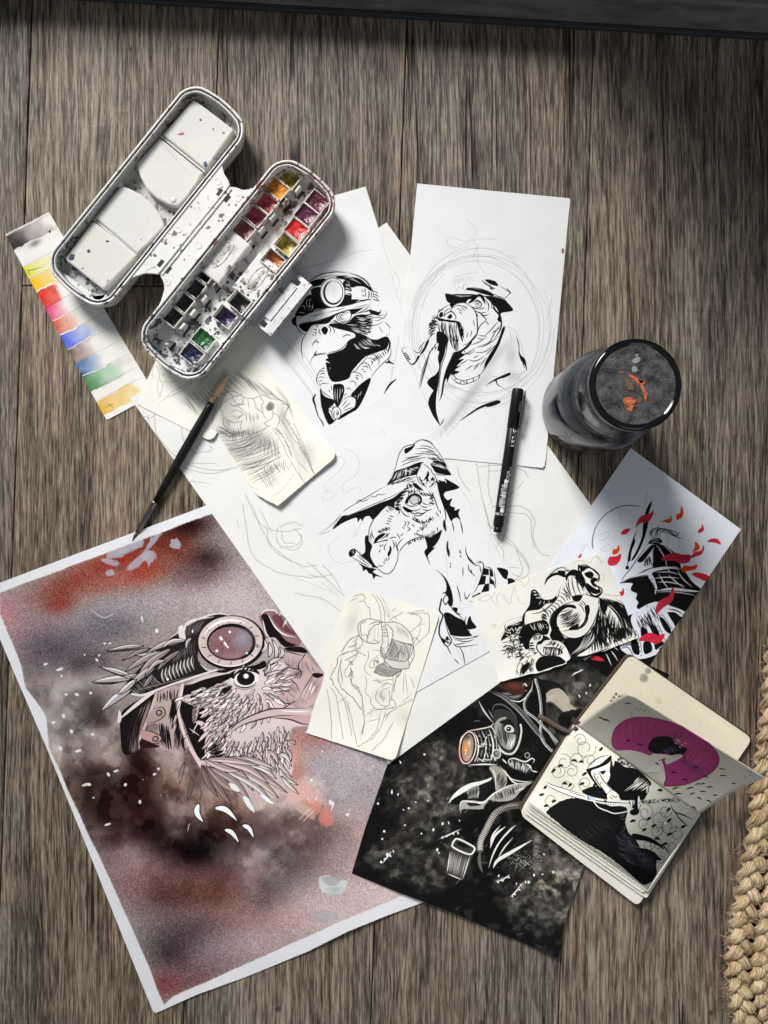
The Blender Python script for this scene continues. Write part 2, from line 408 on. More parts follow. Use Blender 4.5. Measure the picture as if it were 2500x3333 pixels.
    s.fill("436 1918 466 1878 450 1925 462 1975 488 2070 468 2010")
    return s

def draw_walrus():
    s = Art((1265, 585, 1865, 1530), (.86, .863, .875), 12, .02); s.tf(1280, 580, 2.3035)
    R = s.rng
    # pencil circles round the bust
    for k in range(17):
        cx, cy = 660 + R.normal(0, 16), 1130 + R.normal(0, 22); rx, ry = 500 + R.normal(0, 34), 560 + R.normal(0, 38)
        a0 = R.uniform(0, 6.28); ln = R.uniform(1.5, 4.2)
        s.pencil([(cx + (rx - 10 * t) * math.cos(a0 + t), cy + ry * math.sin(a0 + t)) for t in np.linspace(0, ln, 26)], w=2.3, a=.4, wob=.8)
    s.pencils("550 305 610 370 620 420 590 460 520 470 430 440 405 470 420 510 470 520 560 480 640 460 770 455;640 500 600 590 640 640 690 720;150 1400 200 1560 290 1760;600 470 630 520 640 640;340 1850 380 1800;860 590 880 580 920 600;690 1550 720 1500 790 1480;1000 1440 960 1470 900 1560 820 1580", w=2.4, a=.42)
    # smudges of the coat
    for x, y, rx, ry, rot in ((760, 1350, 170, 30, -.9), (880, 1330, 40, 90, .1), (620, 1560, 160, 26, -.75), (480, 1760, 170, 24, -.8), (900, 1490, 60, 40, 0), (560, 1650, 120, 22, -.8), (430, 1830, 90, 18, -.9), (420, 1560, 60, 20, .3)):
        s.blob(x, y, rx, ry, (.5, .5, .51), .34, rot, tooth=.6)
    s.hatch("380 1860 480 1760 600 1600 700 1450", "410 1930 560 1800 700 1640 800 1480", 40, 2, 10, pencil=True, col=GRAPH, a=.3)
    s.pencils("870 1110 940 1180 970 1290 1000 1440;820 1105 870 1130 890 1220;450 780 470 740 560 715 640 710;470 830 455 790;480 850 475 830 500 820 520 830;1000 1440 940 1470 870 1465;800 1560 870 1600 900 1650;905 1280 900 1350;345 1890 370 1950;1190 900 1170 1000 1150 1060;560 1720 500 1820 400 1930", w=2.6, a=.5)
    s.hatch("470 760 520 735 600 720", "465 800 530 790 610 770", 24, 2, 5, pencil=True, col=GRAPH, a=.4)
    # hat
    s.fill("548 838 556 822 600 826 680 840 740 862 752 884 690 872 600 846")
    s.line("556 822 640 826 730 858 752 884", 6); s.line("385 870 400 865 470 880 560 890 660 885 760 888 830 905 895 985", 6)
    s.fill("390 874 402 868 470 884 520 892 590 888 640 878 640 885 600 905 530 910 470 915 445 938 410 930 396 905")
    s.fill("440 872 520 868 600 870 660 880 600 890 520 890"); s.lines("455 876 520 884 600 880", 5, col=WHITE)
    s.fill("690 888 760 892 820 905 860 935 900 988 860 1002 816 1008 800 1020 775 975 730 925")
    s.lines("690 870 740 868 790 885 840 905;830 905 860 880", 4)
    s.lines("850 825 878 858 870 865;720 765 760 775 785 800;685 762 730 790 770 805;660 765 700 795 735 810;700 795 740 820 765 830;720 820 750 838", 9)
    s.fill("690 762 730 762 785 795 780 808 740 800 705 780")
    s.line("795 805 850 840 876 860 840 895", 5)
    s.line([(540 + 16 * math.cos(t), 818 + 26 * math.sin(t)) for t in np.linspace(0, 6.28, 16)], 3, smooth=0, a=.5)
    # face
    s.fill("430 935 470 912 560 905 545 930 560 940 520 935 470 945 440 970 425 955")
    s.fill("590 905 640 868 680 888 690 945 660 900 640 885 600 925 560 940")
    s.lines("600 940 625 915 655 930 660 955 640 970 610 965;615 925 640 920 650 940;590 960 610 975 650 980;700 900 735 930 740 980;690 905 715 950 710 1000;720 905 750 950 755 985;640 985 690 970;600 985 650 1010 700 1005;640 1000 680 1030 720 1020;650 1020 690 1050 700 1070;610 995 640 1040", 7)
    s.blob(630, 940, 14, 16, (.45, .45, .46), .8)
    s.line("540 940 580 960 620 1010 630 1080 630 1160 600 1210 560 1240 510 1255", 8)
    s.lines("470 960 440 975 420 1010;450 950 500 955 560 970;480 975 520 1000;510 965 540 995;530 955 555 985;600 1060 610 1110;590 1140 580 1190;560 1150 550 1200;490 1000 520 1020;430 970 400 990 380 1010;420 945 370 980 335 1010", 5)
    s.fill("350 1010 370 1003 372 1035 352 1045 344 1028"); s.fill("415 1030 435 1018 442 1040 425 1055 405 1045")
    s.lines("330 1010 340 1050 385 1055;335 990 380 985;380 1040 400 1015 440 1000 470 1040 460 1065;400 1060 440 1070;390 1005 375 1040;345 990 335 1010", 7)
    s.fill("335 1050 385 1058 400 1062 460 1068 490 1075 510 1090 480 1085 430 1080 380 1072 345 1070")
    # moustache
    s.hatch("345 1060 330 1100 320 1140", "300 1050 265 1110 275 1190", 22, 6, 7, .1)
    s.hatch("320 1060 300 1100 300 1160", "290 1040 265 1100 270 1170", 12, 5, 5, .1)
    s.hatch("350 1070 400 1075 480 1080", "360 1170 420 1230 500 1260", 24, 4.5, 9, .06)
    s.hatch("420 1170 460 1180 510 1180", "440 1270 470 1300 490 1310", 12, 4.5, 7, .05)
    s.hatch("490 1080 510 1120 525 1160", "520 1130 525 1180 520 1230", 8, 6, 6, .05)
    s.fill("478 1080 505 1092 500 1130 520 1120 528 1165 515 1190 520 1230 500 1180 490 1140")
    # throat black
    s.fill("330 1150 385 1165 415 1210 405 1260 385 1320 360 1390 348 1460 340 1540 325 1620 320 1690 325 1760 350 1850 330 1820 290 1740 262 1680 290 1610 300 1590 255 1540 275 1500 320 1470 345 1420 335 1350 345 1300 330 1290 340 1240 325 1230")
    s.fill("450 1310 480 1300 520 1280 560 1245 580 1225 590 1232 560 1270 510 1310 540 1320 490 1360 530 1355 475 1410 510 1405 460 1440 500 1450 450 1475 430 1470 405 1530 400 1500 385 1530 370 1620 345 1670 360 1590 378 1500 390 1440 420 1380")
    s.lines("400 1240 385 1330 355 1400", 6, col=WHITE)
    s.fill("415 1215 450 1300 430 1360 400 1430 375 1520 355 1640 340 1660 345 1540 365 1410 395 1320", WHITE)
    s.line("450 1300 430 1360 400 1430 375 1520 355 1650", 5); s.line("415 1215 392 1320 362 1410 345 1540 340 1650", 5)
    # other tusk
    s.lines("300 1260 265 1330 225 1430 190 1585;275 1310 250 1400 220 1500 205 1570;330 1230 290 1290", 6); s.fill("300 1265 270 1330 228 1470 205 1570 215 1500 245 1390")
    s.lines("325 1240 310 1260 320 1275;330 1260 310 1290;295 1275 290 1295;275 1300 270 1315", 6)
    # pipe
    s.lines("255 1220 225 1290 190 1350 150 1395 115 1375 80 1320 65 1280 120 1260;150 1290 190 1310 225 1260;320 1155 285 1180 255 1220;185 1290 240 1220", 6)
    s.lines("80 1315 100 1310;88 1328 112 1322;94 1340 120 1334;100 1352 125 1346;112 1362 130 1356", 9)
    s.fill("255 1215 268 1225 232 1300 200 1320 225 1280"); s.fill("130 1398 160 1380 185 1330 195 1345 160 1395")
    # neck folds
    s.lines("630 1160 590 1210 560 1240;700 1060 650 1110 630 1160;790 1070 740 1130 680 1190;810 1090 760 1160 720 1230 640 1260;800 1180 700 1250 620 1270;790 1230 730 1290 690 1330;740 1260 690 1300 610 1310;620 1270 560 1310 520 1330;690 1330 620 1370 560 1360;660 1380 600 1420;700 1340 650 1410;630 1200 680 1210;640 1180 700 1185;760 1150 800 1120;600 1440 640 1400;520 1280 560 1320 620 1290;560 1360 500 1400;640 1330 600 1350;580 1250 640 1230 700 1190;690 1070 720 1100;600 1400 540 1440;740 1160 770 1140", 6)
    s.fill("740 920 770 985 800 1020 806 1080 780 1060 790 1030 765 1000 745 970 760 960")
    s.line("800 1010 812 1080 800 1140 760 1200", 10)
    s.fill("832 1112 838 1130 820 1180 780 1270 740 1350 700 1400 680 1440 690 1380 730 1310 770 1250 800 1180 815 1130")
    s.line("838 1115 815 1180 790 1250 740 1340 690 1420 650 1480", 9)
    # collar
    s.line("425 1475 460 1520 520 1545 600 1525 660 1490", 5); s.line("440 1480 480 1505 540 1515 620 1490 665 1460", 4)
    s.lines("430 1480 450 1470 470 1500;460 1515 480 1500;500 1540 510 1515;550 1540 555 1515;600 1525 600 1495;640 1505 650 1470;520 1520 540 1535;470 1530 490 1540", 7)
    # shoulder
    s.fill("940 1290 960 1330 990 1360 1002 1440 985 1400 960 1370 945 1330"); s.lines("920 1180 940 1240 945 1310;960 1340 985 1430;980 1370 1005 1440", 6)
    s.line("695 1555 740 1525 790 1500 870 1468", 20, prof='z'); s.line("770 1515 785 1550 825 1570", 10, prof='a')
    s.fill("800 1490 870 1458 876 1474 820 1500"); s.line("500 1820 570 1770 660 1715 780 1675", 22, prof='z'); s.fill("690 1705 790 1665 798 1688 720 1715")
    s.line("345 1860 365 1835 385 1800", 6)
    s.lines("262 1690 300 1770 340 1840", 12)
    s.blob(1270, 545, 10, 20, (.4, .15, .13), .7, ragged=.8)
    return s

CREAM = (.885, .884, .858)
def draw_horse():
    s = Art((860, 1245, 1770, 2285), (.86, .863, .878), 13, .02); s.tf(1030, 1380, 2.37)
    s.pencils("225 190 300 230 330 300 320 370 280 410 210 460 200 500 230 530 270 500 330 490 360 540;160 245 210 270 215 310 150 390 90 440 60 480 80 520;45 560 60 590 110 580 135 545 100 515 50 530;340 760 330 810 280 870 320 850;180 860 100 930 100 1000 160 1070 240 1070 300 1050;420 1200 440 1220;930 1000 820 1050;490 30 550 100", w=2.4, a=.4)
    s.pencils("920 0 940 80 930 150;1000 40 960 90 930 140;640 200 610 330 560 440;970 260 1110 490 1300 800 1450 1080;1240 1290 1220 1240 1300 1100;1040 300 1130 310;1150 1690 1140 1780;1200 1690 1190 1770;1060 1690 1150 1860 1180 1880;1250 1650 1240 1760;1000 1000 1020 1300 1080 1450;1090 1400 1130 1440", w=2.4, a=.35)
    # hat crown
    s.tf(1030, 1420, 1.904); H = lambda a, b, n, w, **k: s.hatch(a, b, n, w, **k)
    s.line("435 305 470 250 490 195 510 120 535 75 560 60 600 50 630 28 665 22 700 35 735 70 770 120 800 170 835 238", 4.5)
    s.fill("548 78 585 64 610 50 600 72 575 95 552 108 546 96"); s.line("655 22 690 30 722 48", 8)
    s.lines("525 165 570 140 640 125;540 135 600 128 660 118;560 150 620 140 690 128;600 110 660 108 740 118;610 80 670 75 730 95;640 60 690 62 735 85;680 92 710 92 740 102;520 185 580 160 650 145;700 112 740 118 765 130;640 95 700 100 760 120", 4.5)
    s.fill("435 305 470 252 490 216 530 202 575 186 620 166 662 160 650 182 632 205 622 236 580 246 530 260 480 280")
    s.fill("706 168 745 172 716 158 752 152 798 166 806 196 836 240 785 236 742 226 726 205")
    H("500 215 540 205 600 190", "470 275 520 258 590 240", 12, 4, jit=6, col=WHITE); H("520 210 570 200 620 190", "600 222 620 210 640 195", 9, 3.4, jit=4, col=WHITE); H("700 170 730 175 760 160", "770 190 800 205 810 200", 9, 3.2, jit=4, col=WHITE)
    H("450 300 500 285 560 270", "480 285 540 268 620 250", 14, 4, jit=5); H("690 135 730 130 770 135", "740 150 770 150 798 158", 9, 5, jit=4)
    # brim
    s.line("435 305 340 360 240 420 170 460", 4); s.line("170 492 230 478 310 440 400 402 480 366 540 330", 3.4); s.line("835 240 770 240 720 232", 4)
    s.lines("165 470 190 450 215 435;265 405 300 400 330 382;330 385 345 372 365 376 380 362 410 362 440 350;245 412 260 398 290 392;560 285 600 280 615 270;450 300 500 285 560 278", 4)
    s.line("172 460 120 520 60 575 0 605", 3, a=.6); s.line("100 580 50 600 5 608", 3, a=.5); s.line("165 490 130 515 95 575", 3, a=.7)
    s.fill("100 578 130 530 165 492 200 490 260 468 330 440 400 410 470 385 530 340 537 352 512 388 488 408 484 440 510 450 478 446 440 432 402 465 372 500 345 515 330 495 300 500 285 526 275 510 256 532 250 505 200 520 150 545")
    s.fill("745 270 790 280 795 262 832 280 886 316 842 335 800 345 790 370 814 396 842 384 828 428 858 442 856 460 888 450 880 480 894 522 874 505 850 510 834 526 812 480 790 430 770 380 755 320")
    s.lines("792 262 806 292;815 250 830 280;748 268 760 285", 7, col=WHITE); s.lines("888 515 900 560 908 606;838 525 848 560 852 592;775 380 800 440 822 500", 6)
    # ear
    s.fill("625 240 638 200 656 165 692 186 716 216 740 250 745 278 722 318 682 332 650 312 628 272", WHITE)
    s.lines("656 165 640 198 622 238 634 280 660 312;658 168 690 190 712 214;712 200 716 224 742 255;722 228 745 270 730 310", 4)
    s.fill("692 214 699 240 692 262 708 292 690 276 682 304 680 266 662 278 680 245"); H("630 250 640 280 660 305", "650 262 664 292 690 318", 9, 5, jit=4); H("720 240 735 270 730 300", "705 262 715 290 700 318", 9, 5, jit=4); s.fill("610 288 640 312 664 338 630 326 602 304"); H("560 300 590 292 615 296", "570 325 610 318 650 336", 10, 6, jit=5)
    # eye and brow fur
    for a, b, n in (("545 330 520 370 500 420", "580 320 560 355 530 400", 18), ("500 395 492 420 490 440", "530 392 520 420 520 445", 11), ("640 345 680 350 720 350", "660 365 700 372 735 375", 13), ("690 370 710 400 700 430", "715 372 728 400 715 428", 12), ("555 340 590 330 630 335", "565 365 600 352 640 356", 13)): H(a, b, n, 5, jit=7)
    s.fill("548 415 562 378 590 358 622 354 648 372 655 400 640 424 628 420 642 398 634 376 612 366 586 374 572 398 566 416"); s.fill([(607 + 27 * math.cos(q), 394 + 27 * math.sin(q)) for q in np.linspace(0, 6.28, 20)], (.74, .74, .745)); s.line([(607 + 28 * math.cos(q), 394 + 28 * math.sin(q)) for q in np.linspace(0, 6.28, 20)], 4, smooth=0, prof='c')
    s.lines("550 420 590 434 632 424;540 434 600 462 655 446;560 455 605 480 645 470;520 452 548 488 580 500;600 490 640 492 680 470;650 405 672 420 690 424;640 430 670 440 690 438;655 452 690 460 715 450;615 470 650 480 690 462", 5.5); s.fill("536 432 566 448 596 466 570 472 544 456")
    s.fill("483 444 500 440 520 455 500 462"); s.lines("520 462 510 470;505 458 528 450", 6)
    # bridge, nostril, muzzle
    s.line("440 432 392 468 352 520 330 570 325 620 345 668", 5); s.lines("440 432 470 452;446 445 468 466;455 440 480 460;430 455 450 472", 5)
    s.lines("450 492 482 500;440 506 470 516;436 522 466 530;430 540 455 545;520 465 506 486;545 520 552 545 540 560;556 530 575 535 560 560;530 560 545 575", 5)
    H("385 585 410 572 450 565", "398 602 425 590 455 582", 11, 6, jit=4); s.fill("355 662 366 632 388 612 414 600 428 606 412 622 388 640 368 660"); s.lines("345 668 400 652 440 642 430 650;360 640 345 610 345 580;428 600 440 610 436 630;400 640 440 612 455 600;340 640 335 600", 6)
    s.line("345 668 330 712 340 762 372 812 425 852 462 842 490 802 506 742 496 690 478 655", 4.5); s.fill("455 678 466 695 461 725 446 747 441 726 452 705")
    s.lines("470 640 482 672 476 700;490 645 500 690 510 712;450 640 470 628 500 625;435 660 420 690 428 708;400 670 392 690;412 668 405 684;420 760 430 778;432 752 442 775;446 748 452 768;415 775 422 792;395 700 388 722;380 800 400 805 415 800", 5.5)
    s.fill("300 628 320 615 326 650 346 680 334 720 340 762 366 802 386 812 340 812 300 776 274 740 302 715"); s.line("505 735 530 692 560 662 600 638 640 626 690 626", 5.5)
    H("565 660 610 635 670 625", "572 672 618 648 674 640", 14, 6, jit=4); s.lines("500 690 512 660 540 630;515 715 530 690;520 640 500 600;540 600 520 620", 5)
    s.fill("262 786 292 800 332 815 378 820 350 842 412 876 370 866 354 886 345 856 325 850 308 826 290 836 284 810"); s.fill("205 716 230 698 252 712 342 800 330 810 280 782 214 746", WHITE); s.lines("232 698 260 718 342 800;214 746 280 784 330 810;250 735 290 770 330 800;262 730 300 765", 4.5); s.fill("200 722 214 702 238 698 244 718 228 742 206 746"); s.lines("212 712 230 720 222 734;224 706 236 712", 3.5, col=WHITE); s.line("340 812 372 820 385 812", 6, col=WHITE)
    # cheek and beard
    s.lines("590 510 620 528 650 540;615 515 640 535;655 535 690 528;640 560 655 585;655 555 660 590;670 545 662 580;690 540 672 570;700 510 690 540;710 500 705 530;620 590 640 580;740 470 760 500;560 560 580 575 560 590;590 545 610 560", 5.5)
    H("600 500 650 520 720 500", "612 520 660 545 730 520", 16, 5, jit=6); s.lines("748 300 770 380 792 440 802 500 796 540;720 350 740 410 760 470;765 455 770 480", 6); s.fill("790 515 802 545 804 592 788 566 784 545")
    s.fill("675 620 702 626 742 605 777 580 766 626 746 662 720 692 738 688 705 722 690 746 706 800 685 756 668 716 686 690 680 655"); s.line("600 595 680 622 740 605 775 580", 3.5, a=.6)
    H("610 600 680 605 760 560", "616 622 690 628 770 590", 16, 4.5, jit=5)
    s.tf(1030, 1380, 2.37)
    # neck + coat
    s.fill("1015 900 1018 960 1025 1030 1010 1000 1002 940"); s.lines("1150 940 1160 1010 1220 1085 1260 1090;1100 970 1115 985;1100 985 1120 1000;1105 1010 1120 1030;1030 1070 1040 1085;1035 1090 1030 1110;1130 1100 1130 1180;1080 1240 1100 1300 1115 1380;1170 1080 1180 1130 1230 1180;1190 1120 1200 1150;1020 960 1030 1020", 7)
    s.fill("1150 942 1165 1010 1225 1085 1200 1075 1170 1040 1155 990")
    s.lines("1220 1085 1260 1060 1290 1090 1280 1170 1240 1260 1200 1320;1260 1090 1270 1150;1250 1075 1270 1065", 7)
    s.fill("920 1120 980 1170 1010 1210 1040 1280 1055 1360 1050 1410 1090 1420 1085 1460 1120 1470 1060 1440 1050 1400 1030 1410 1010 1380 1000 1400 975 1370 985 1330 1000 1310 965 1305 1000 1290 1000 1230 970 1170")
    s.line("965 1350 955 1400 950 1440 975 1480 950 1560 955 1640 1020 1690", 11, prof='c'); s.fill("985 1345 1000 1320 1020 1350 1000 1385 985 1375", WHITE); s.line("985 1345 1005 1322 1020 1350 1000 1385 985 1378", 4)
    s.fill("982 1465 1020 1455 1080 1490 1140 1520 1165 1580 1190 1620 1200 1635 1120 1640 1040 1630 1025 1600 1000 1540")
    s.lines("1010 1480 1060 1510 1140 1560;1030 1560 1100 1600", 3, col=(.2, .2, .2))
    s.fill("1165 1520 1185 1480 1200 1520 1235 1570 1180 1585 1160 1570"); s.lines("1160 1480 1145 1530 1190 1610;1020 1380 1060 1440 1140 1510;1140 1290 1155 1350 1190 1300", 7)
    s.fill("958 1650 1000 1670 990 1690 1010 1720 975 1690"); s.line([(1010 + 24 * math.cos(t), 1685 + 30 * math.sin(t)) for t in np.linspace(0, 6.28, 16)], 6, smooth=0, prof='c'); s.fill("1000 1640 1020 1645 1015 1670 1000 1665")
    s.line("985 1500 1020 1620 1045 1670 1030 1710", 7)
    s.lines("1040 1640 1120 1660 1250 1640;1060 1660 1150 1680 1220 1660;1050 1690 1100 1720 1250 1700;1100 1710 1130 1770 1150 1870;1060 1810 1100 1850;1000 1700 1040 1780;1200 1650 1250 1630;1060 1705 1150 1690", 7)
    # checker cloth
    s.fill("1395 1108 1475 1128 1470 1190 1445 1190 1415 1150"); s.fill("1448 1195 1500 1190 1535 1215 1480 1240 1475 1200")
    s.fills("1290 1110 1330 1120 1330 1165 1280 1165;1335 1115 1360 1130 1365 1180 1340 1175;1270 1170 1310 1172 1300 1235 1245 1245;1335 1180 1370 1215 1380 1270 1365 1240 1335 1230;1300 1235 1330 1230 1330 1290 1270 1300;1200 1330 1260 1300 1270 1310 1230 1325 1200 1345", smooth=0)
    s.lines("1290 1090 1270 1180 1240 1260;1335 1110 1340 1180 1330 1290;1370 1130 1380 1200 1385 1280;1300 1100 1340 1110 1360 1125", 5)
    return s

def draw_ox():
    s = Art((985, 1910, 1435, 2485), (.885, .883, .848), 14, .022); s.tf(960, 1860, 3.456)
    k = dict(w=5.2, a=.9, wob=2.5)
    for x, y, rx, ry, rot in ((640, 560, 60, 160, .3), (1200, 680, 90, 50, .4), (1040, 450, 30, 90, -.3), (960, 1380, 60, 60, 0), (1250, 1650, 120, 80, .3)):
        s.blob(x, y, rx, ry, (.6, .59, .55), .3, rot, tooth=.5)
    s.pencils("600 320 700 265 760 260 790 290 780 330;600 350 720 290;720 340 780 340 820 400 840 420 845 530;860 255 920 320 960 430 970 560;920 270 970 350 1010 460 1010 580;975 280 1020 370;1080 460 1150 400;1040 480 1070 520;1100 480 1160 560;1060 550 1180 480 1210 455", **k)
    s.pencils("770 560 720 590 710 650 720 720 760 760 810 800 880 810 960 800;760 550 850 535 960 560 1010 575 1100 570 1200 600 1290 690 1330 800 1320 900 1280 980;840 600 900 570 980 580;800 560 740 600 740 680;810 790 830 690 880 620 960 585;1040 590 1090 650 1100 740 1060 830;970 580 985 700 985 800 960 900 980 970;1020 590 1040 700 1050 800 1040 880;980 620 1020 625;980 650 1030 655;985 690 1040 690;990 720 1040 725", twice=1, **k)
    s.pencils("1290 470 1380 490 1420 540 1390 600 1300 690;1260 470 1320 465 1450 435;1300 490 1380 470 1490 470 1510 520 1505 680 1420 770 1350 840;1390 600 1480 585;1400 600 1410 650 1390 720 1350 790;1330 740 1380 760 1400 800;1520 560 1500 700", **k)
    # goggles
    s.fill("1090 760 1060 850 1030 930 1020 970 1100 1000 1150 1000 1110 870", (.55, .54, .5), .5, tooth=.6); s.fill("960 900 1010 1000 940 1060 890 1130 980 1170 1060 1180 1140 1150 1210 1110 1060 1070 1010 1010", (.35, .35, .34), .55, tooth=.6)
    s.pencils("1095 760 1170 790 1260 810 1310 830 1280 960 1230 1010 1100 1000 1020 970 1030 920 1070 840 1095 760;1010 1000 1060 1060 1150 1095 1280 1085 1270 990;1100 780 1150 870 1160 1000;1130 960 1180 900 1240 950;1200 840 1180 900 1150 960;1270 820 1330 850 1340 950 1290 1060;1220 800 1260 870 1280 960;960 850 990 950 1010 1000;890 1130 930 1060 1000 1040;890 1130 970 1170 1070 1180 1160 1140 1200 1110;930 1010 900 1000 890 1060;1160 1160 1130 1230 1110 1350;1200 1120 1150 1200", twice=1, w=6.5, a=.9, wob=2)
    s.hatch("940 1060 1040 1090 1180 1120", "910 1140 1010 1170 1130 1180", 26, 4.5, 6, pencil=True, col=GRAPH, a=.7); s.hatch("1040 900 1080 820 1100 780", "1100 1000 1140 900 1150 830", 14, 4, 6, pencil=True, col=GRAPH, a=.6)
    s.hatch("985 590 985 700 980 880", "1030 600 1035 700 1030 860", 18, 4, 5, pencil=True, col=GRAPH, a=.5); s.hatch("1290 700 1330 800 1320 950", "1330 720 1350 820 1300 1000", 14, 4, 5, pencil=True, col=GRAPH, a=.6)
    s.hatch("1130 590 1200 620 1270 700", "1180 700 1240 730 1290 790", 14, 4, 6, pencil=True, col=GRAPH, a=.35)
    s.fill('1100 765 1260 812 1300 840 1275 955 1225 1005 1100 995 1030 965 1075 840', (.5, .5, .47), .4, tooth=.6); s.fill('1010 1000 1060 1060 1150 1095 1280 1085 1270 990 1200 1015 1080 1000', (.6, .6, .57), .35, tooth=.6)
    s.hatch('1110 780 1180 800 1290 835', '1050 960 1150 995 1260 980', 26, 3.6, 8, pencil=True, col=(.25, .25, .25), a=.55); s.hatch('820 610 900 590 980 590', '830 790 900 800 970 790', 12, 3.4, 12, pencil=True, col=GRAPH, a=.4)
    s.hatch('700 720 720 800 740 900', '640 800 660 900 680 1000', 14, 3.4, 14, pencil=True, col=GRAPH, a=.5); s.hatch('960 860 980 920 990 980', '1010 880 1030 940 1040 1000', 14, 4, 6, pencil=True, col=(.2, .2, .2), a=.7)
    # hair and muzzle
    s.pencils("720 700 690 790 690 880 740 920 800 950;700 720 760 780 740 850 690 870;710 900 660 1000 600 1060 560 1130 580 1190 620 1160;860 880 960 890;820 900 830 960 790 1060 790 1120 850 1180;910 960 860 1010 840 1080 900 1080;800 1190 810 1270 795 1360 850 1430 850 1480;1105 1180 1100 1300 1080 1440;920 1350 910 1430 960 1500 1030 1520;990 1340 960 1400 1000 1460;1050 1340 1070 1420 1060 1500;850 1480 900 1540 980 1550 1060 1500;830 1560 920 1520;920 1210 960 1250 920 1240;980 1300 1040 1260 1090 1270;1070 1450 1110 1440 1130 1520 1080 1530;820 1600 900 1560 1000 1550 1110 1540", **k)
    s.pencils("860 1230 980 1220;950 1250 1020 1220 1090 1220;960 1290 1060 1240;980 1330 1080 1300;1000 1400 1020 1440;970 1390 1010 1450", **k)
    s.pencils("480 970 470 1060 400 1190 420 1230 440 1280;520 1000 490 1130 500 1260 560 1350 650 1420 750 1560;540 930 620 900 700 890;560 1000 640 960 700 920;530 900 600 790 700 720;480 960 560 910;590 860 700 830;600 1030 660 1010;630 1080 640 1250 700 1330 750 1400 770 1560 780 1700 760 1830;610 1180 640 1120 660 1200;500 1040 540 1270;620 1200 640 1260;650 1250 720 1330;700 1290 745 1370", twice=1, **k)
    s.pencils("355 1320 390 1500 410 1700 410 1890;400 1310 460 1400 500 1600 540 1890;450 1290 550 1450 600 1640 640 1850;560 1430 640 1650 690 1940;480 1480 600 1390;600 1440 620 1600;780 1700 740 1880;960 1600 920 1780 820 1900 700 1970;1020 1580 960 1760 860 1900;1080 1560 1000 1700;1000 1640 1170 1520 1320 1440;1220 1130 1220 1390;1240 1120 1270 1400;1300 1180 1350 1330;1200 1480 1300 1380;800 1700 950 1650;1100 1700 1000 1880 860 2020", **k)
    s.hatch("380 1050 450 950 540 860", "430 1250 520 1150 600 1000", 8, 3.4, 14, pencil=True, col=GRAPH, a=.4); s.hatch("820 1580 900 1560 1000 1550", "800 1660 880 1650 980 1620", 9, 3.4, 10, pencil=True, col=GRAPH, a=.4)
    s.hatch("740 660 770 690 820 700", "730 720 780 740 830 730", 9, 5, 8, pencil=True, col=GRAPH, a=.7); s.pencils("600 1010 650 1010 620 1040 660 1040 610 1060", w=6, a=.7)
    s.pencils("820 800 900 780 880 760 940 790 960 770;940 990 920 960 940 940", w=5, a=.7); s.blob(930, 1020, 12, 18, (.2, .2, .2), .6)
    return s

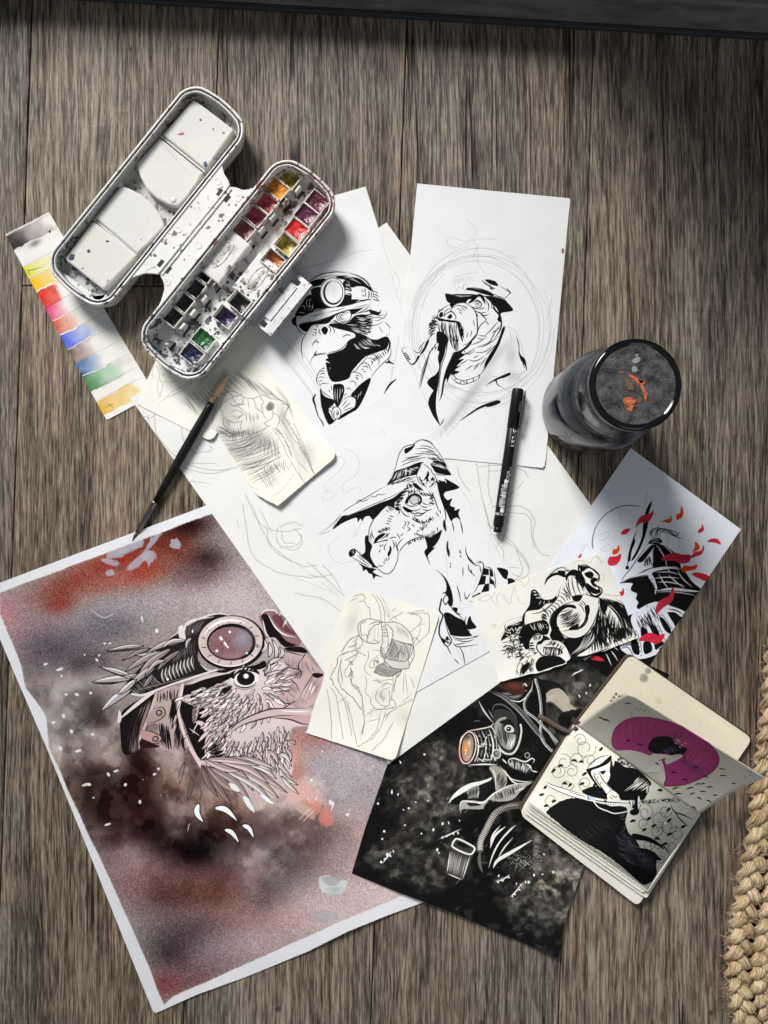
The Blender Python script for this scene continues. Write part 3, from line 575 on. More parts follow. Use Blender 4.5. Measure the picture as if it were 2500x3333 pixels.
def draw_elephant():
    s = Art((1515, 1785, 2085, 2230), (.885, .884, .858), 15, .022); s.tf(1500, 1760, 2.6758)
    k = dict(w=3.2, a=.5)
    s.pencils("160 520 200 480 250 470 280 530 320 550 310 490 350 460 400 520 430 550 450 450 470 400 480 460 520 540 580 550;150 500 190 530 260 500 300 450;500 350 540 360 545 400 580 370 600 320;270 740 290 730 310 740 280 760;330 770 370 720 450 680 530 660;340 840 420 740 540 670;980 210 1020 170 1120 190 1150 150 1200 140 1230 200 1180 130;1230 150 1250 200;880 400 840 440 820 510 760 510;1200 450 1300 470 1410 480;1230 300 1250 290 1240 340 1200 350;740 330 800 260 860 230 930 230;1210 470 1400 490", **k)
    # trunk horn, far tusk
    s.fill("728 385 745 330 790 290 850 275 900 300 925 290 905 320 850 300 800 310 760 340"); s.line("730 390 760 320 820 260 880 235 940 250", 7); s.lines("900 250 930 262 950 255", 12)
    s.fill("840 265 880 260 910 268 905 300 870 290")
    # head cap
    s.fill("925 290 960 260 1000 262 1030 275 1060 300 1075 345 1050 340 1000 310 950 305 920 320"); s.fill("1020 310 1060 330 1080 370 1070 410 1040 400 1030 350")
    s.lines("940 310 930 360 940 420 980 470;960 310 955 370 970 430;980 305 985 370 1000 420 1020 440;1010 310 1010 370 1040 420;920 330 890 400 880 440;900 380 920 420 950 450;1000 330 1050 360;990 350 1050 380;990 380 1050 410;980 460 1040 470 1080 420", 6)
    s.hatch("1000 310 1030 330 1050 350", "1040 330 1065 350 1075 380", 8, 8, 4)
    # mouth tip
    s.line("1030 225 1080 210 1130 235 1180 280 1205 310 1200 350 1170 350 1150 370 1190 400 1215 440 1200 470 1150 480 1110 440 1080 370 1060 320 1030 270 1030 225", 8, prof='c')
    s.fill("1040 230 1090 220 1110 240 1070 250 1050 280"); s.fill("1075 285 1120 270 1150 290 1155 310 1130 330 1100 310"); s.fill("1130 340 1160 320 1185 330 1175 345 1160 380 1185 400 1160 400 1135 370"); s.fill("1090 380 1120 400 1150 430 1190 430 1200 445 1160 460 1120 440 1100 410")
    s.fill("970 490 1010 480 1055 490 1010 525 980 520"); s.lines("1060 480 1110 490 1165 500;1100 430 1170 490 1210 460;1170 490 1165 540;1090 440 1110 480", 6)
    # ear of the left and neck
    s.fill("612 445 630 430 660 440 690 490 720 510 760 515 800 505 830 480 830 520 780 545 740 550 700 590 640 610 590 620 560 690 535 700 540 650 580 590 605 540")
    s.lines("625 440 660 450;630 470 670 470;650 495 700 500", 9, col=CREAM); s.line("610 440 640 425 670 450 710 500", 6); s.line("590 610 605 550 610 450", 8)
    s.lines("700 520 680 560;730 520 720 555;770 520 765 545", 6, col=CREAM)
    s.line("830 540 760 590 720 630 680 680", 6); s.line("920 520 860 580 810 610", 6)
    s.lines("830 530 870 580;850 510 890 560;880 480 910 540;810 550 830 600;780 570 800 610;760 590 780 640;860 500 900 560;745 600 760 640;725 620 740 660;900 440 920 510 960 540", 6)
    s.hatch("720 630 680 690 660 730", "770 640 740 700 740 760", 16, 10, 8)
    s.fill("535 690 580 640 560 690 600 680 580 720 540 740 600 740 660 730 670 760 640 820 590 830 560 850 600 880 560 900 520 880 500 830 530 760")
    s.fill("600 630 660 625 640 660 680 650 660 690 600 715 570 700 600 670", CREAM); s.lines("590 690 640 680 670 660;600 660 650 640", 6)
    s.fill("348 870 380 800 420 745 480 720 530 700 545 735 500 760 470 800 420 830 390 850")
    s.lines("400 800 440 770 470 770;430 740 480 730 520 720;420 790 450 750", 6, col=CREAM)
    # fur
    for i in range(75):
        x = s.rng.uniform(400, 560); y = s.rng.uniform(790, 1010) + (x - 480) * .15
        a = s.rng.uniform(-.5, .9) + math.pi; L = s.rng.uniform(35, 75); bx, by = x + L * math.cos(a), y + L * math.sin(a) * .8 + 18
        s.line([(x, y), ((x + bx) / 2, (y + by) / 2 - s.rng.uniform(-14, 14)), (bx, by)], s.rng.uniform(4, 9), col=INK if s.rng.rand() < .74 else CREAM)
    s.fill("540 760 640 750 690 770 680 800 620 830 600 870 600 920 570 950 540 900 560 870 520 840"); s.lines("560 790 620 770;570 820 610 800", 5, col=CREAM)
    # fist & body
    s.fill("775 640 830 600 870 590 940 560 985 565 990 590 940 575 900 600 860 640 840 680 840 740 870 770 885 820 910 840 880 870 840 880 800 870 775 820 790 780 780 720")
    s.hatch("845 640 850 690 850 750", "880 600 940 610 1000 640", 16, 5, 6, .08); s.hatch("860 690 880 740 920 780", "900 670 950 700 1000 720", 14, 5, 7, .06)
    s.fill("955 770 990 740 1030 740 1010 770 980 790"); s.lines("880 770 920 800 980 790 1040 770 1080 720;1040 640 1060 590 1090 570;930 600 990 610 1020 640;950 560 1000 600;970 540 1010 590;1000 540 1030 600 1040 640", 7)
    s.fill("1065 600 1090 575 1112 600 1105 640 1110 670 1080 720 1050 750 1000 790 1050 720 1085 660 1090 625 1070 620")
    s.lines("1165 500 1150 545 1110 575;1190 560 1185 640 1150 740 1080 810 1000 840 930 835 885 800;1200 500 1200 620 1220 760;1090 570 1050 600 1040 660", 8)
    s.fill("905 850 960 850 1040 845 1100 815 1150 770 1180 720 1200 760 1180 850 1130 920 1040 990 960 1040 940 1000 900 900")
    s.hatch("960 1035 1060 990 1200 960", "1120 850 1190 760 1230 780", 22, 5, 8, .08, col=CREAM, a=.75)
    s.fill("655 1060 700 1010 780 1000 860 1010 910 1050 900 1070 830 1090 740 1120 680 1140 655 1110")
    s.fill("920 1055 1000 1010 1090 1000 1300 930 1240 960 1090 1025 960 1075")
    # cape of strands
    s.fill("1210 500 1250 520 1280 570 1250 640 1230 620 1210 560")
    s.hatch("1210 500 1280 505 1350 530", "1440 850 1480 800 1450 620", 26, 9, 8, -.12); s.hatch("1190 620 1200 700 1180 850", "1130 980 1230 950 1330 910", 20, 10, 8, .06)
    s.hatch("1300 590 1340 680 1400 740", "1250 930 1340 900 1440 850", 18, 8, 8, .05); s.hatch("1210 520 1220 580 1240 640", "1260 560 1270 600 1270 650", 8, 12, 6)
    s.line("1340 500 1420 560 1470 680 1490 800 1470 850 1430 840", 8)
    s.hatch("1340 900 1400 860 1440 850", "1345 800 1390 760 1420 790", 10, 12, 5)
    # second tusk/trunk and arm
    s.line("590 900 600 850 650 825 700 820 690 860 660 880 650 940 690 990 730 1000", 8, prof='c')
    s.hatch("600 860 600 910 630 960", "640 860 640 900 670 950", 9, 9, 4); s.hatch("650 830 670 830 690 840", "660 870 670 870 680 870", 5, 6, 3); s.fill("690 820 740 830 780 860 730 870 700 900 670 900 680 870")
    s.fill("720 925 760 920 860 950 860 990 820 1000 740 990"); s.hatch("730 920 790 930 870 950", "720 990 780 1000 860 1010", 15, 5, 4, col=CREAM)
    s.lines("780 870 850 865 900 900 940 980 960 1030;880 820 900 900 950 1020;730 890 790 880;840 880 900 930;820 900 880 960;930 960 910 1020", 6)
    s.hatch("800 870 860 880 910 930", "780 900 830 920 880 970", 10, 6, 5)
    s.lines("650 940 560 1000 500 1080 475 1200;650 1060 600 1100 520 1190;560 1000 600 1030;580 1010 620 1000;520 1060 540 1090;550 1110 580 1120 600 1090;600 1110 620 1120;510 1150 560 1110", 6)
    s.hatch("520 1080 560 1050 620 1010", "510 1190 560 1150 640 1060", 10, 6, 8, pencil=True); s.fill("540 1090 600 1060 580 1120 540 1140"); s.fill("530 1150 545 1110 560 1120 548 1165")
    s.hatch("590 1100 610 1090 625 1090", "600 1150 615 1150 635 1140", 5, 6, 3)
    # ---- second, finer pass over the main forms
    s.tf(1540, 1800, 1.763)
    C = CREAM
    s.fill("300 345 335 330 380 325 440 300 490 250 520 170 560 130 620 150 640 230 700 250 720 300 700 400 640 470 560 490 505 470 480 380 440 400 430 440 350 440 300 420", C)
    s.line("500 205 480 262 430 312 380 342 330 348", 6); s.line("600 272 545 288 500 310 462 342 442 380 432 432", 6)
    for a, b in (("490 245", "530 285"), ("478 268", "515 300"), ("462 285", "498 318"), ("448 300", "480 332"), ("432 312", "462 345"), ("418 322", "448 358"), ("402 332", "436 372"), ("500 225", "545 275"), ("508 205", "560 265")):
        pa, pb = pts(a)[0], pts(b)[0]; s.line([pa, (pa + pb) / 2 + [8, -6], pb], 5)
    s.lines("545 140 548 190 562 240;566 130 572 190 590 246;590 128 600 190 618 240;612 150 622 190 634 220;530 165 545 215 575 262;555 245 600 252 642 232;520 190 535 235 560 268", 6)
    s.fill("545 112 570 95 600 100 622 120 642 152 642 192 622 172 600 142 572 126 548 132 536 162 530 134"); s.hatch("575 125 600 140 620 160", "600 165 622 190 638 205", 10, 6, 4)
    s.line("605 70 626 79 652 80 692 95 722 126 716 150 690 156 682 166 706 186 737 206 736 232 710 252 680 236 650 202 640 162 620 116 605 95 605 70", 7, prof='c'); s.fill("608 72 650 84 640 100 625 104"); s.fill("640 122 670 105 692 120 682 146 656 140"); s.fill("650 170 682 192 712 210 722 204 727 226 700 236 668 216 654 194"); s.fill("682 150 702 150 692 166 712 192 690 186 674 166")
    s.fill("568 252 600 240 628 245 610 276 580 276"); s.lines("640 235 690 250 740 262;700 255 725 240", 6)
    # great tusk and the ear behind it
    s.fill("440 402 458 352 500 312 540 296 582 300 590 320 545 312 505 336 482 372 480 420 502 450 524 492 500 512 468 506 442 482 450 440"); s.hatch("492 345 500 390 510 430", "560 322 600 335 620 350", 17, 4, 5, .1); s.hatch("505 375 530 415 560 440", "560 350 600 365 615 380", 14, 3.6, 5, .1); s.fill("548 440 570 418 606 408 600 432 575 446")
    s.lines("620 270 640 290 650 320;600 290 625 310 640 345;610 280 634 300", 5)
    s.fill("505 456 540 482 602 486 652 456 692 392 716 322 702 290 662 300 650 332 660 372 640 412 602 436 552 442", C); s.line("505 456 540 484 602 488 655 458 694 394 718 322", 7); s.line("660 300 648 332 658 372 640 412 602 436 552 442 505 450", 6)
    s.fill("640 310 662 298 670 332 652 384 622 428 588 442 632 400 646 352"); s.fill("530 492 602 492 662 464 702 414 718 366 722 440 692 522 622 572 562 602 540 552"); s.hatch("545 590 600 570 680 540", "640 480 690 440 716 400", 18, 4, 6, .1, col=C, a=.7)
    # cape
    s.hatch("722 262 770 268 830 300", "930 480 900 420 860 330", 18, 5, 6, -.14); s.hatch("730 300 750 340 770 380", "700 560 780 540 900 490", 22, 7, 8, .05); s.line("760 262 830 290 890 370 930 470 915 488", 6); s.hatch("840 500 880 485 905 480", "850 430 880 420 895 440", 9, 8, 4)
    # curled trunk tip and paw
    s.fill("320 520 330 490 365 468 400 470 395 500 372 512 365 550 390 580 350 590 322 560", C); s.line("322 560 320 520 332 488 366 468 402 470 396 500 372 514 366 550 392 582", 6, prof='c'); s.hatch("322 520 326 550 345 580", "350 515 352 545 370 570", 9, 6, 3); s.hatch("345 480 365 472 390 472", "358 502 372 500 388 496", 7, 5, 2)
    s.fill("405 545 430 535 500 550 512 575 470 590 410 582"); s.hatch("412 538 455 542 505 555", "405 588 450 592 500 592", 15, 4.5, 3, col=C); s.fill("440 500 500 505 535 540 560 600 530 612 512 560 470 540 410 538 420 512", C); s.lines("440 500 495 505 535 540 560 605;510 480 530 540;430 515 460 505;415 530 440 520", 5); s.hatch("450 505 490 512 525 545", "436 530 470 540 505 565", 10, 5, 4)
    for i in range(46):   # curls of fur
        x, y = s.rng.uniform(195, 290), s.rng.uniform(420, 590); a = s.rng.uniform(1.6, 3.6); r = s.rng.uniform(9, 20)
        s.line([(x + r * math.cos(a + q), y + r * 1.3 * math.sin(a + q)) for q in np.linspace(0, s.rng.uniform(1.6, 3.4), 7)], 3.6, smooth=0)
    for x, y, dx, dy in ((205, 450, 14, 20), (222, 432, 12, 24), (240, 425, 8, 26), (262, 420, 10, 24), (195, 480, 20, 14), (210, 510, 22, 10), (250, 470, 16, 18)): s.feather([(x, y), (x + dx * .6, y + dy * .4), (x + dx, y + dy)], 9, fillc=C, ew=3, vein=False)
    s.fill("285 420 330 402 400 385 428 400 436 440 420 470 370 460 330 480 310 520 290 500 270 470"); s.hatch("330 410 370 400 410 395", "350 450 390 440 425 440", 8, 4, 5, col=C); s.hatch("400 330 390 370 400 410", "430 350 425 390 436 430", 9, 7, 4)
    s.hatch("265 660 300 630 350 600", "280 700 310 680 340 640", 12, 4, 8)
    return s

def draw_walrus_sketch():
    s = Art((570, 1100, 1110, 1660), (.885, .883, .845), 16, .022); s.tf(400, 1150, 2.212)
    for x, y, rx, ry, rot in ((760, 470, 90, 150, -.4), (820, 720, 150, 60, .2), (1020, 640, 90, 60, .5), (1150, 450, 30, 80, 0), (600, 200, 130, 60, -.5), (1200, 600, 20, 190, -.35), (950, 560, 60, 60, 0), (1320, 720, 60, 90, 0)):
        s.blob(x, y, rx, ry, (.5, .5, .48), .36, rot, tooth=.5)
    h = dict(pencil=True, col=(.36, .36, .36))
    s.hatch("420 320 560 220 800 110", "520 450 680 360 1000 240", 46, 3.4, 10, a=.5, **h); s.hatch("800 110 880 150 1000 240", "960 290 1050 330 1200 380", 24, 3.4, 10, a=.5, **h)
    s.hatch("420 350 480 420 560 480", "480 420 540 480 620 550", 16, 3.4, 8, a=.4, **h)
    s.hatch("1090 220 1150 290 1200 350", "1150 300 1200 400 1240 500", 14, 3.2, 8, a=.4, **h)
    s.pencils("640 340 720 290 800 275 880 320 950 320 1000 300 1050 320 1140 340 1190 380 1170 430 1160 460;720 430 700 380 760 330 860 290;870 320 860 360 800 380;780 300 820 360 880 370;900 330 910 400;940 330 970 400 1010 430;1040 380 1060 350 1090 370 1080 400 1040 410 1030 380;990 310 1010 350 1000 400 1030 470;1080 400 1070 470 1020 500 1060 530;1090 430 1130 470 1110 530;780 430 820 410 870 440 830 460;790 450 830 470 850 440;760 480 800 500 850 490;1150 360 1200 380 1180 400;770 370 840 390 880 430;720 440 730 520 780 580 860 600;860 480 850 560 900 580 990 560 1040 530;690 330 660 420 640 520", twice=1, w=3, a=.62, wob=2)
    s.fill("1035 385 1060 355 1088 375 1075 405 1045 408", (.25, .25, .25), .7, tooth=.5)
    s.pencils("1080 540 1130 620 1200 760 1310 940;1100 540 1160 600 1220 740;1140 480 1220 600 1300 720 1370 860;1170 470 1260 620 1380 870;1230 500 1310 680 1360 810;1160 560 1200 640;1240 760 1340 860", twice=1, w=2.8, a=.6, wob=2)
    s.hatch("1090 530 1150 620 1200 720", "1130 560 1180 640 1230 760", 18, 3.4, 6, a=.6, **h); s.hatch("1170 480 1230 600 1290 720", "1200 480 1270 600 1330 740", 22, 3.4, 5, a=.6, **h)
    # neck hatching
    s.hatch("640 520 700 640 800 800", "800 580 960 560 1080 560", 44, 3.8, 14, .05, a=.55, **h); s.hatch("700 660 780 760 830 860", "1000 590 1100 640 1180 760", 40, 3.8, 16, .05, a=.55, **h)
    s.hatch("780 560 850 540 920 560", "760 650 850 640 960 620", 22, 3.8, 12, a=.6, **h); s.hatch("830 820 880 900 940 960", "1000 760 1120 760 1180 820", 26, 3.8, 14, .04, a=.5, **h)
    s.hatch("960 860 1020 830 1080 860", "1030 960 1080 980 1120 950", 14, 3.4, 8, a=.5, **h); s.hatch("720 440 700 500 660 560", "790 520 800 580 800 620", 18, 3.8, 10, a=.55, **h)
    s.hatch("880 430 920 420 980 430", "890 490 940 500 990 480", 16, 3.4, 8, a=.5, **h); s.hatch("800 540 880 560 960 540", "820 590 890 600 980 580", 20, 4, 10, a=.65, **h); s.hatch("1000 620 1060 600 1100 620", "980 720 1060 740 1160 780", 22, 4, 12, a=.5, **h)
    s.hatch("1020 800 1100 770 1180 760", "1050 880 1130 860 1200 840", 14, 4, 8, .1, a=.7, **h)
    s.pencils("920 960 1000 980 1100 900 1200 830 1210 790;1060 1040 1150 980 1230 870;1250 790 1300 930;900 900 960 950;1000 980 1040 1010", w=3, a=.45)
    return s

def draw_tree_sketch():
    s = Art((430, 1000, 910, 1460), (.885, .884, .858), 17, .02); s.tf(400, 1150, 4)
    s.pencils("400 130 380 250 400 330;430 160 480 280 450 400 460 500 480 570;470 320 520 420 480 570;480 640 450 700;480 640 560 580 640 500 800 430;560 560 640 560 700 520;700 480 860 370 940 300;540 380 640 370 700 355;500 300 560 250;1000 300 1080 250 1130 150;1020 240 1060 200 1080 150;640 540 800 470 900 380", w=6, a=.45, wob=3)
    s.blob(1000, 300, 160, 100, (.5, .52, .5), .25, tooth=.5)
    return s

def draw_backing():
    s = Art((415, 710, 2105, 2500), (.86, .863, .86), 18, .02); s.tf(0, 0, 1)
    k = dict(w=1.6, a=.36, wob=.8, twice=1)
    s.pencils("480 1350 500 1430 560 1500 660 1540 750 1530;500 1350 520 1430 600 1500 700 1510;590 1390 600 1440 640 1480;600 1510 700 1530 780 1520;470 1355 490 1360 520 1340;640 1475 690 1465 680 1450", **k)
    s.pencils("800 1610 830 1680 870 1720 930 1730 980 1720;905 1720 900 1760 930 1780 970 1770 985 1740;910 1715 950 1700 985 1710;960 1720 985 1760 960 1790 910 1780;820 1640 850 1720 900 1790 980 1840 1030 1840;870 1720 880 1780 950 1830;770 1690 780 1720;790 1640 820 1800 900 1860 1010 1880 1080 1870;840 1650 890 1740;1050 1840 1080 1870 1110 1920;1000 1830 1060 1880 1120 1940;960 1930 1050 1950 1110 1990;1000 1870 1050 1880;915 1730 925 1765 960 1768;560 1560 700 1575", **k)
    s.pencils("960 1830 1040 1890 1105 1945;1045 1870 1085 1920 1100 1925;960 1880 1000 1895 1100 1935", w=1.3, a=.3, wob=.6)
    s.pencils("1550 1510 1570 1620 1600 1740;1595 1500 1590 1580 1600 1640;1560 1520 1640 1515 1700 1530 1720 1555;1580 1535 1650 1530;1680 1600 1710 1560;1575 1640 1600 1720 1610 1680;1580 1700 1620 1730;1600 1650 1630 1640 1670 1600;1640 1650 1700 1650 1740 1690 1735 1750 1760 1800 1790 1810;1650 1665 1720 1680 1730 1740 1740 1780;1600 1740 1640 1745 1680 1780 1720 1840 1710 1880 1650 1890;1605 1745 1640 1800 1630 1850 1700 1880;1610 1790 1640 1760 1690 1800 1720 1850;1640 1845 1700 1850;1680 1790 1700 1860 1660 1900;1490 1520 1500 1560 1530 1600;1265 1040 1270 1075;1500 2050 1530 2080", **k)
    s.pencils("1282 880 1300 920 1285 960;1290 1000 1310 950", w=1.3, a=.3)
    s.blob(1440, 2230, 60, 30, (.85, .87, .87), .5)
    return s

def draw_swatches():
    s = Art((5, 680, 500, 1380), (.87, .865, .855), 19, .03); s.tf(0, 640, 2.91)
    R = s.rng
    # wash per row in the strip's own coordinates (v along, u across)
    yy, xx = np.mgrid[0:s.h, 0:s.w]
    A = s.P([[50, 360]])[0]; B = s.P([[1000, 2100]])[0]; W = np.array([420, -215.]) / s.k
    M = np.linalg.inv(np.stack([B - A, W], 1))
    dx, dy = xx - A[0], yy - A[1]
    wob = (fbm(s.h, s.w, 26, 77, 3) - .5); wob2 = (fbm(s.h, s.w, 40, 78, 4) - .5)
    T = M[0, 0] * dx + M[0, 1] * dy + wob * .022; U = M[1, 0] * dx + M[1, 1] * dy
    def row(t0, t1, c, reach=.5, a=.9, soft=.5, c2=None):
        uu = np.clip(U / reach, 0, 2) + wob2 * .5
        m = (T > t0) * (T < t1) * np.clip((1 - uu) * 5, 0, 1)
        al = np.clip(min(a, .9) * (1 - soft * np.clip(uu, 0, 1) ** 1.1) * (.9 + .5 * wob), 0, 1)
        rim = np.exp(-((uu - .93) / .04) ** 2) * .18
        m = (m * np.clip(al + rim, 0, 1))[..., None]
        k = np.clip(uu, 0, 1)[..., None]
        col = np.array(c) * (1 - k) + np.array(c2 if c2 is not None else c) * k
        s.c[:] = s.c * (1 - m) + col * m
        p0 = np.array([50, 360.]) + np.array([950, 1740.]) * t0
        s.pencil([p0, p0 + np.array([210, -107]), p0 + np.array([441, -226])], w=3.4, a=.5)
    row(.005, .085, (.27, .25, .25), .95, 1.1, .55, (.62, .58, .55)); row(.012, .085, (.20, .19, .19), .4, .9, .9)
    row(.175, .235, (.80, .80, .10), .55, 1.3, .6, (.85, .85, .5)); row(.24, .31, (.93, .68, .08), .7, 1.4, .65, (.85, .78, .5))
    row(.318, .40, (.80, .16, .10), .42, 1.6, .25); row(.395, .465, (.82, .10, .35), .42, 1.5, .7, (.85, .4, .5)); row(.47, .54, (.72, .20, .10), .5, 1.4, .75, (.8, .45, .35))
    row(.548, .62, (.10, .22, .82), .62, 1.5, .65, (.55, .62, .8)); row(.625, .70, (.33, .23, .20), .5, 1.4, .75, (.7, .62, .55)); row(.70, .77, (.05, .24, .50), .55, 1.5, .8, (.5, .6, .7))
    row(.775, .855, (.12, .38, .18), .85, 1.5, .72, (.55, .72, .56)); row(.85, .90, (.9, .9, .9), .9, .1); row(.905, .985, (.82, .62, .20), .9, 1.3, .45, (.86, .76, .45))
    s.lines("250 690 300 695 420 660;260 690 285 750;1010 1950 1075 2000;1000 2000 1075 1960", 9, col=(.45, .45, .2), a=.7)
    s.blob(470, 330, 9, 15, (.05, .05, .05), .95, pw=3); s.blob(330, 440, 60, 30, (.15, .14, .14), .5, -.5); s.blob(180, 440, 60, 40, (.14, .13, .13), .5, -.5)
    for i in range(14): s.blob(R.uniform(400, 1300), R.uniform(500, 1900), 4, 4, (.2, .2, .25), .7, pw=3)
    s.blob(1000, 1200, 120, 60, (.75, .78, .82), .5, -.4); s.blob(1180, 1560, 120, 40, (.7, .7, .68), .4, -.4)
    return s

def draw_samurai():
    s = Art((1755, 1445, 2425, 2275), (.865, .885, .925), 20, .022); s.tf(1750, 1440, 2.4397)
    k = dict(w=3, a=.45)
    for i in range(10):
        s.pencil([(735 + (300 + s.rng.normal(0, 3)) * math.cos(t), 800 + (300 + s.rng.normal(0, 3)) * math.sin(t)) for t in np.linspace(3.0, 4.85 + s.rng.uniform(-.2, .2), 24)], w=3, a=.35, wob=1)
    s.pencil([(735 + 300 * math.cos(t), 800 + 300 * math.sin(t)) for t in np.linspace(5.0, 6.4, 24)], w=3, a=.4)
    s.pencils("480 740 540 715 570 725 540 770 490 780;500 850 560 815 600 830 560 860 500 860;350 870 390 810 420 870;640 560 660 600 650 630;870 390 860 480 850 560;690 1170 760 1180 800 1240;1150 690 1180 730;1300 590 1330 620", **k)
    s.blob(590, 1010, 30, 20, (.96, .97, .98), .6)
    # helmet & body in black
    s.fill("650 1118 740 1085 860 1058 900 1050 940 1100 930 1190 960 1290 900 1350 790 1318 800 1270 780 1240 790 1200 745 1180 742 1150 755 1120 700 1115")
    s.fill("900 1050 1000 1010 1140 1000 1180 1040 1230 1110 1300 1170 1260 1225 1200 1330 1100 1500 1000 1660 930 1760 850 1860 700 1860 540 1860 380 1730 640 1610 780 1550 700 1400 780 1350 900 1270 940 1190")
    s.fill("880 800 930 800 980 810 1040 840 1090 880 1120 940 1140 1000 1090 985 1000 990 920 995 905 930")
    # white plate band
    s.fill("780 1340 930 1265 1060 1300 1030 1350 1100 1480 1060 1560 1010 1640 930 1690 830 1720 740 1700 650 1620 780 1545 760 1480 740 1400", (.865, .885, .925))
    # helmet front
    s.fill("660 1110 690 1060 740 1010 790 930 850 850 880 805 930 810 915 870 910 980 830 1020 780 1040 720 1080", (.865, .885, .925)); s.line("655 1118 690 1060 740 1000 800 910 880 800", 6)
    s.fill("790 940 850 870 900 820 935 815 880 890 830 950"); s.line("860 840 800 920 780 960", 5, col=WHITE); s.line("652 1118 720 1085 800 1045 900 1000 1000 985 1140 1000", 9)
    s.line("660 1115 740 1070 800 1050 860 1030 900 1010 1020 995 1140 1010", 15, col=(.865, .885, .925)); s.line("650 1120 760 1078 890 1045", 7)
    s.hatch("850 940 870 910 900 900", "845 990 870 980 905 975", 12, 6, 5)
    for i in range(8): s.blob(680 + i * 14, 1095 - i * 5, 3, 3, INK, 1, pw=3)
    s.lines("935 805 970 850 1010 920 1030 1000;1000 820 1060 870 1100 950;920 1000 1030 990 1150 1010;930 1030 1050 1030 1130 1050;940 1000 930 1020;1030 1000 1050 1030", 9, col=WHITE)
    s.lines("895 1030 930 1100 940 1180;960 1040 1000 1110 1040 1160;1040 1050 1090 1100 1170 1160;925 1080 1020 1070 1130 1080;950 1110 1050 1110 1170 1140;1110 1010 1150 1080 1230 1150", 10, col=WHITE)
    s.line("940 1180 1050 1165 1170 1175 1290 1185", 24, col=(.85, .87, .9)); s.line("930 1190 1050 1185 1180 1200 1270 1220", 7, col=WHITE)
    for i in range(12): s.blob(950 + i * 22, 1172 + i * .7, 4, 5, INK, 1, pw=3)
    s.fill("870 1050 910 1050 950 1150 940 1180 925 1140", (.865, .885, .925)); s.hatch("880 1060 900 1100 920 1160", "905 1060 930 1110 945 1160", 7, 3, 3)
    # plumes
    s.fill("715 940 730 850 760 760 790 695 770 760 775 790 745 870 735 940"); s.fill("740 940 790 850 830 740 840 640 880 620 860 720 820 830 770 920"); s.fill("855 560 880 500 912 463 895 520 880 565 870 600 850 610")
    s.line("720 940 712 990", 6); s.fill([(712 + 14 * math.cos(t), 995 + 15 * math.sin(t)) for t in np.linspace(0, 6.28, 14)]); s.blob(740, 950, 12, 16, WHITE, .9, pw=3)
    s.fill("885 805 895 775 930 760 975 765 985 800"); s.lines("890 780 930 770 970 780;885 795 930 790 985 800", 5, col=WHITE)
    s.lines("920 770 890 730 910 690 960 680 1010 690;930 765 940 710 980 685 1040 690;950 760 960 700 1010 690 1060 720 1130 765;960 770 980 710 1040 700 1100 740;930 760 900 720 930 690;950 700 1040 720 1090 745 1165 768;1010 690 1090 710 1120 750;960 650 950 700 940 760;900 740 920 700 960 690;1130 710 1100 740 1060 730", 6)
    # armour plates
    for a in ("790 1350 840 1440 870 1560 900 1660", "870 1300 930 1420 980 1530 1010 1600", "960 1340 1020 1430 1070 1500", "780 1500 800 1590 820 1690"):
        c = spline(a, False, 6); s.line(c + [-14, 0], 4, smooth=0); s.line(c + [14, 0], 4, smooth=0)
        for q in c[::2]: s.blob(q[0], q[1], 4, 5, INK, 1, pw=3)
    s.fill("870 1380 900 1390 960 1500 980 1560 930 1540 880 1440"); s.fill("965 1390 1000 1400 1050 1470 1060 1520 1010 1490"); s.fill("820 1470 860 1480 880 1540 830 1560"); s.fill("840 1590 890 1580 910 1650 850 1680"); s.fill("740 1580 790 1570 810 1680 760 1670"); s.fill("930 1590 990 1580 1005 1620 940 1650")
    s.hatch("780 1400 850 1360 930 1290", "830 1490 910 1460 980 1400", 20, 5, 8); s.hatch("870 1370 910 1370 940 1390", "900 1460 940 1470 960 1470", 9, 4, 5, col=WHITE)
    s.lines("650 1640 720 1630 770 1720;690 1620 740 1610 800 1680;1010 1330 1100 1350 1170 1390;1030 1310 1110 1320 1180 1360;1030 1350 1100 1370 1150 1400", 6)
    s.fill("1010 1310 1060 1300 1180 1350 1150 1390 1090 1350 1030 1345", (.9, .91, .93)); s.lines("1030 1320 1100 1335 1160 1370", 9)
    s.lines("540 1670 560 1710 590 1780;580 1650 610 1690 640 1740;600 1620 640 1650", 9, col=WHITE); s.line("830 1720 920 1670 1000 1605", 10, col=WHITE); s.lines("900 1755 940 1700 1000 1610", 5, col=WHITE)
    # petals
    red, org = (.80, .16, .26), (.86, .27, .10)
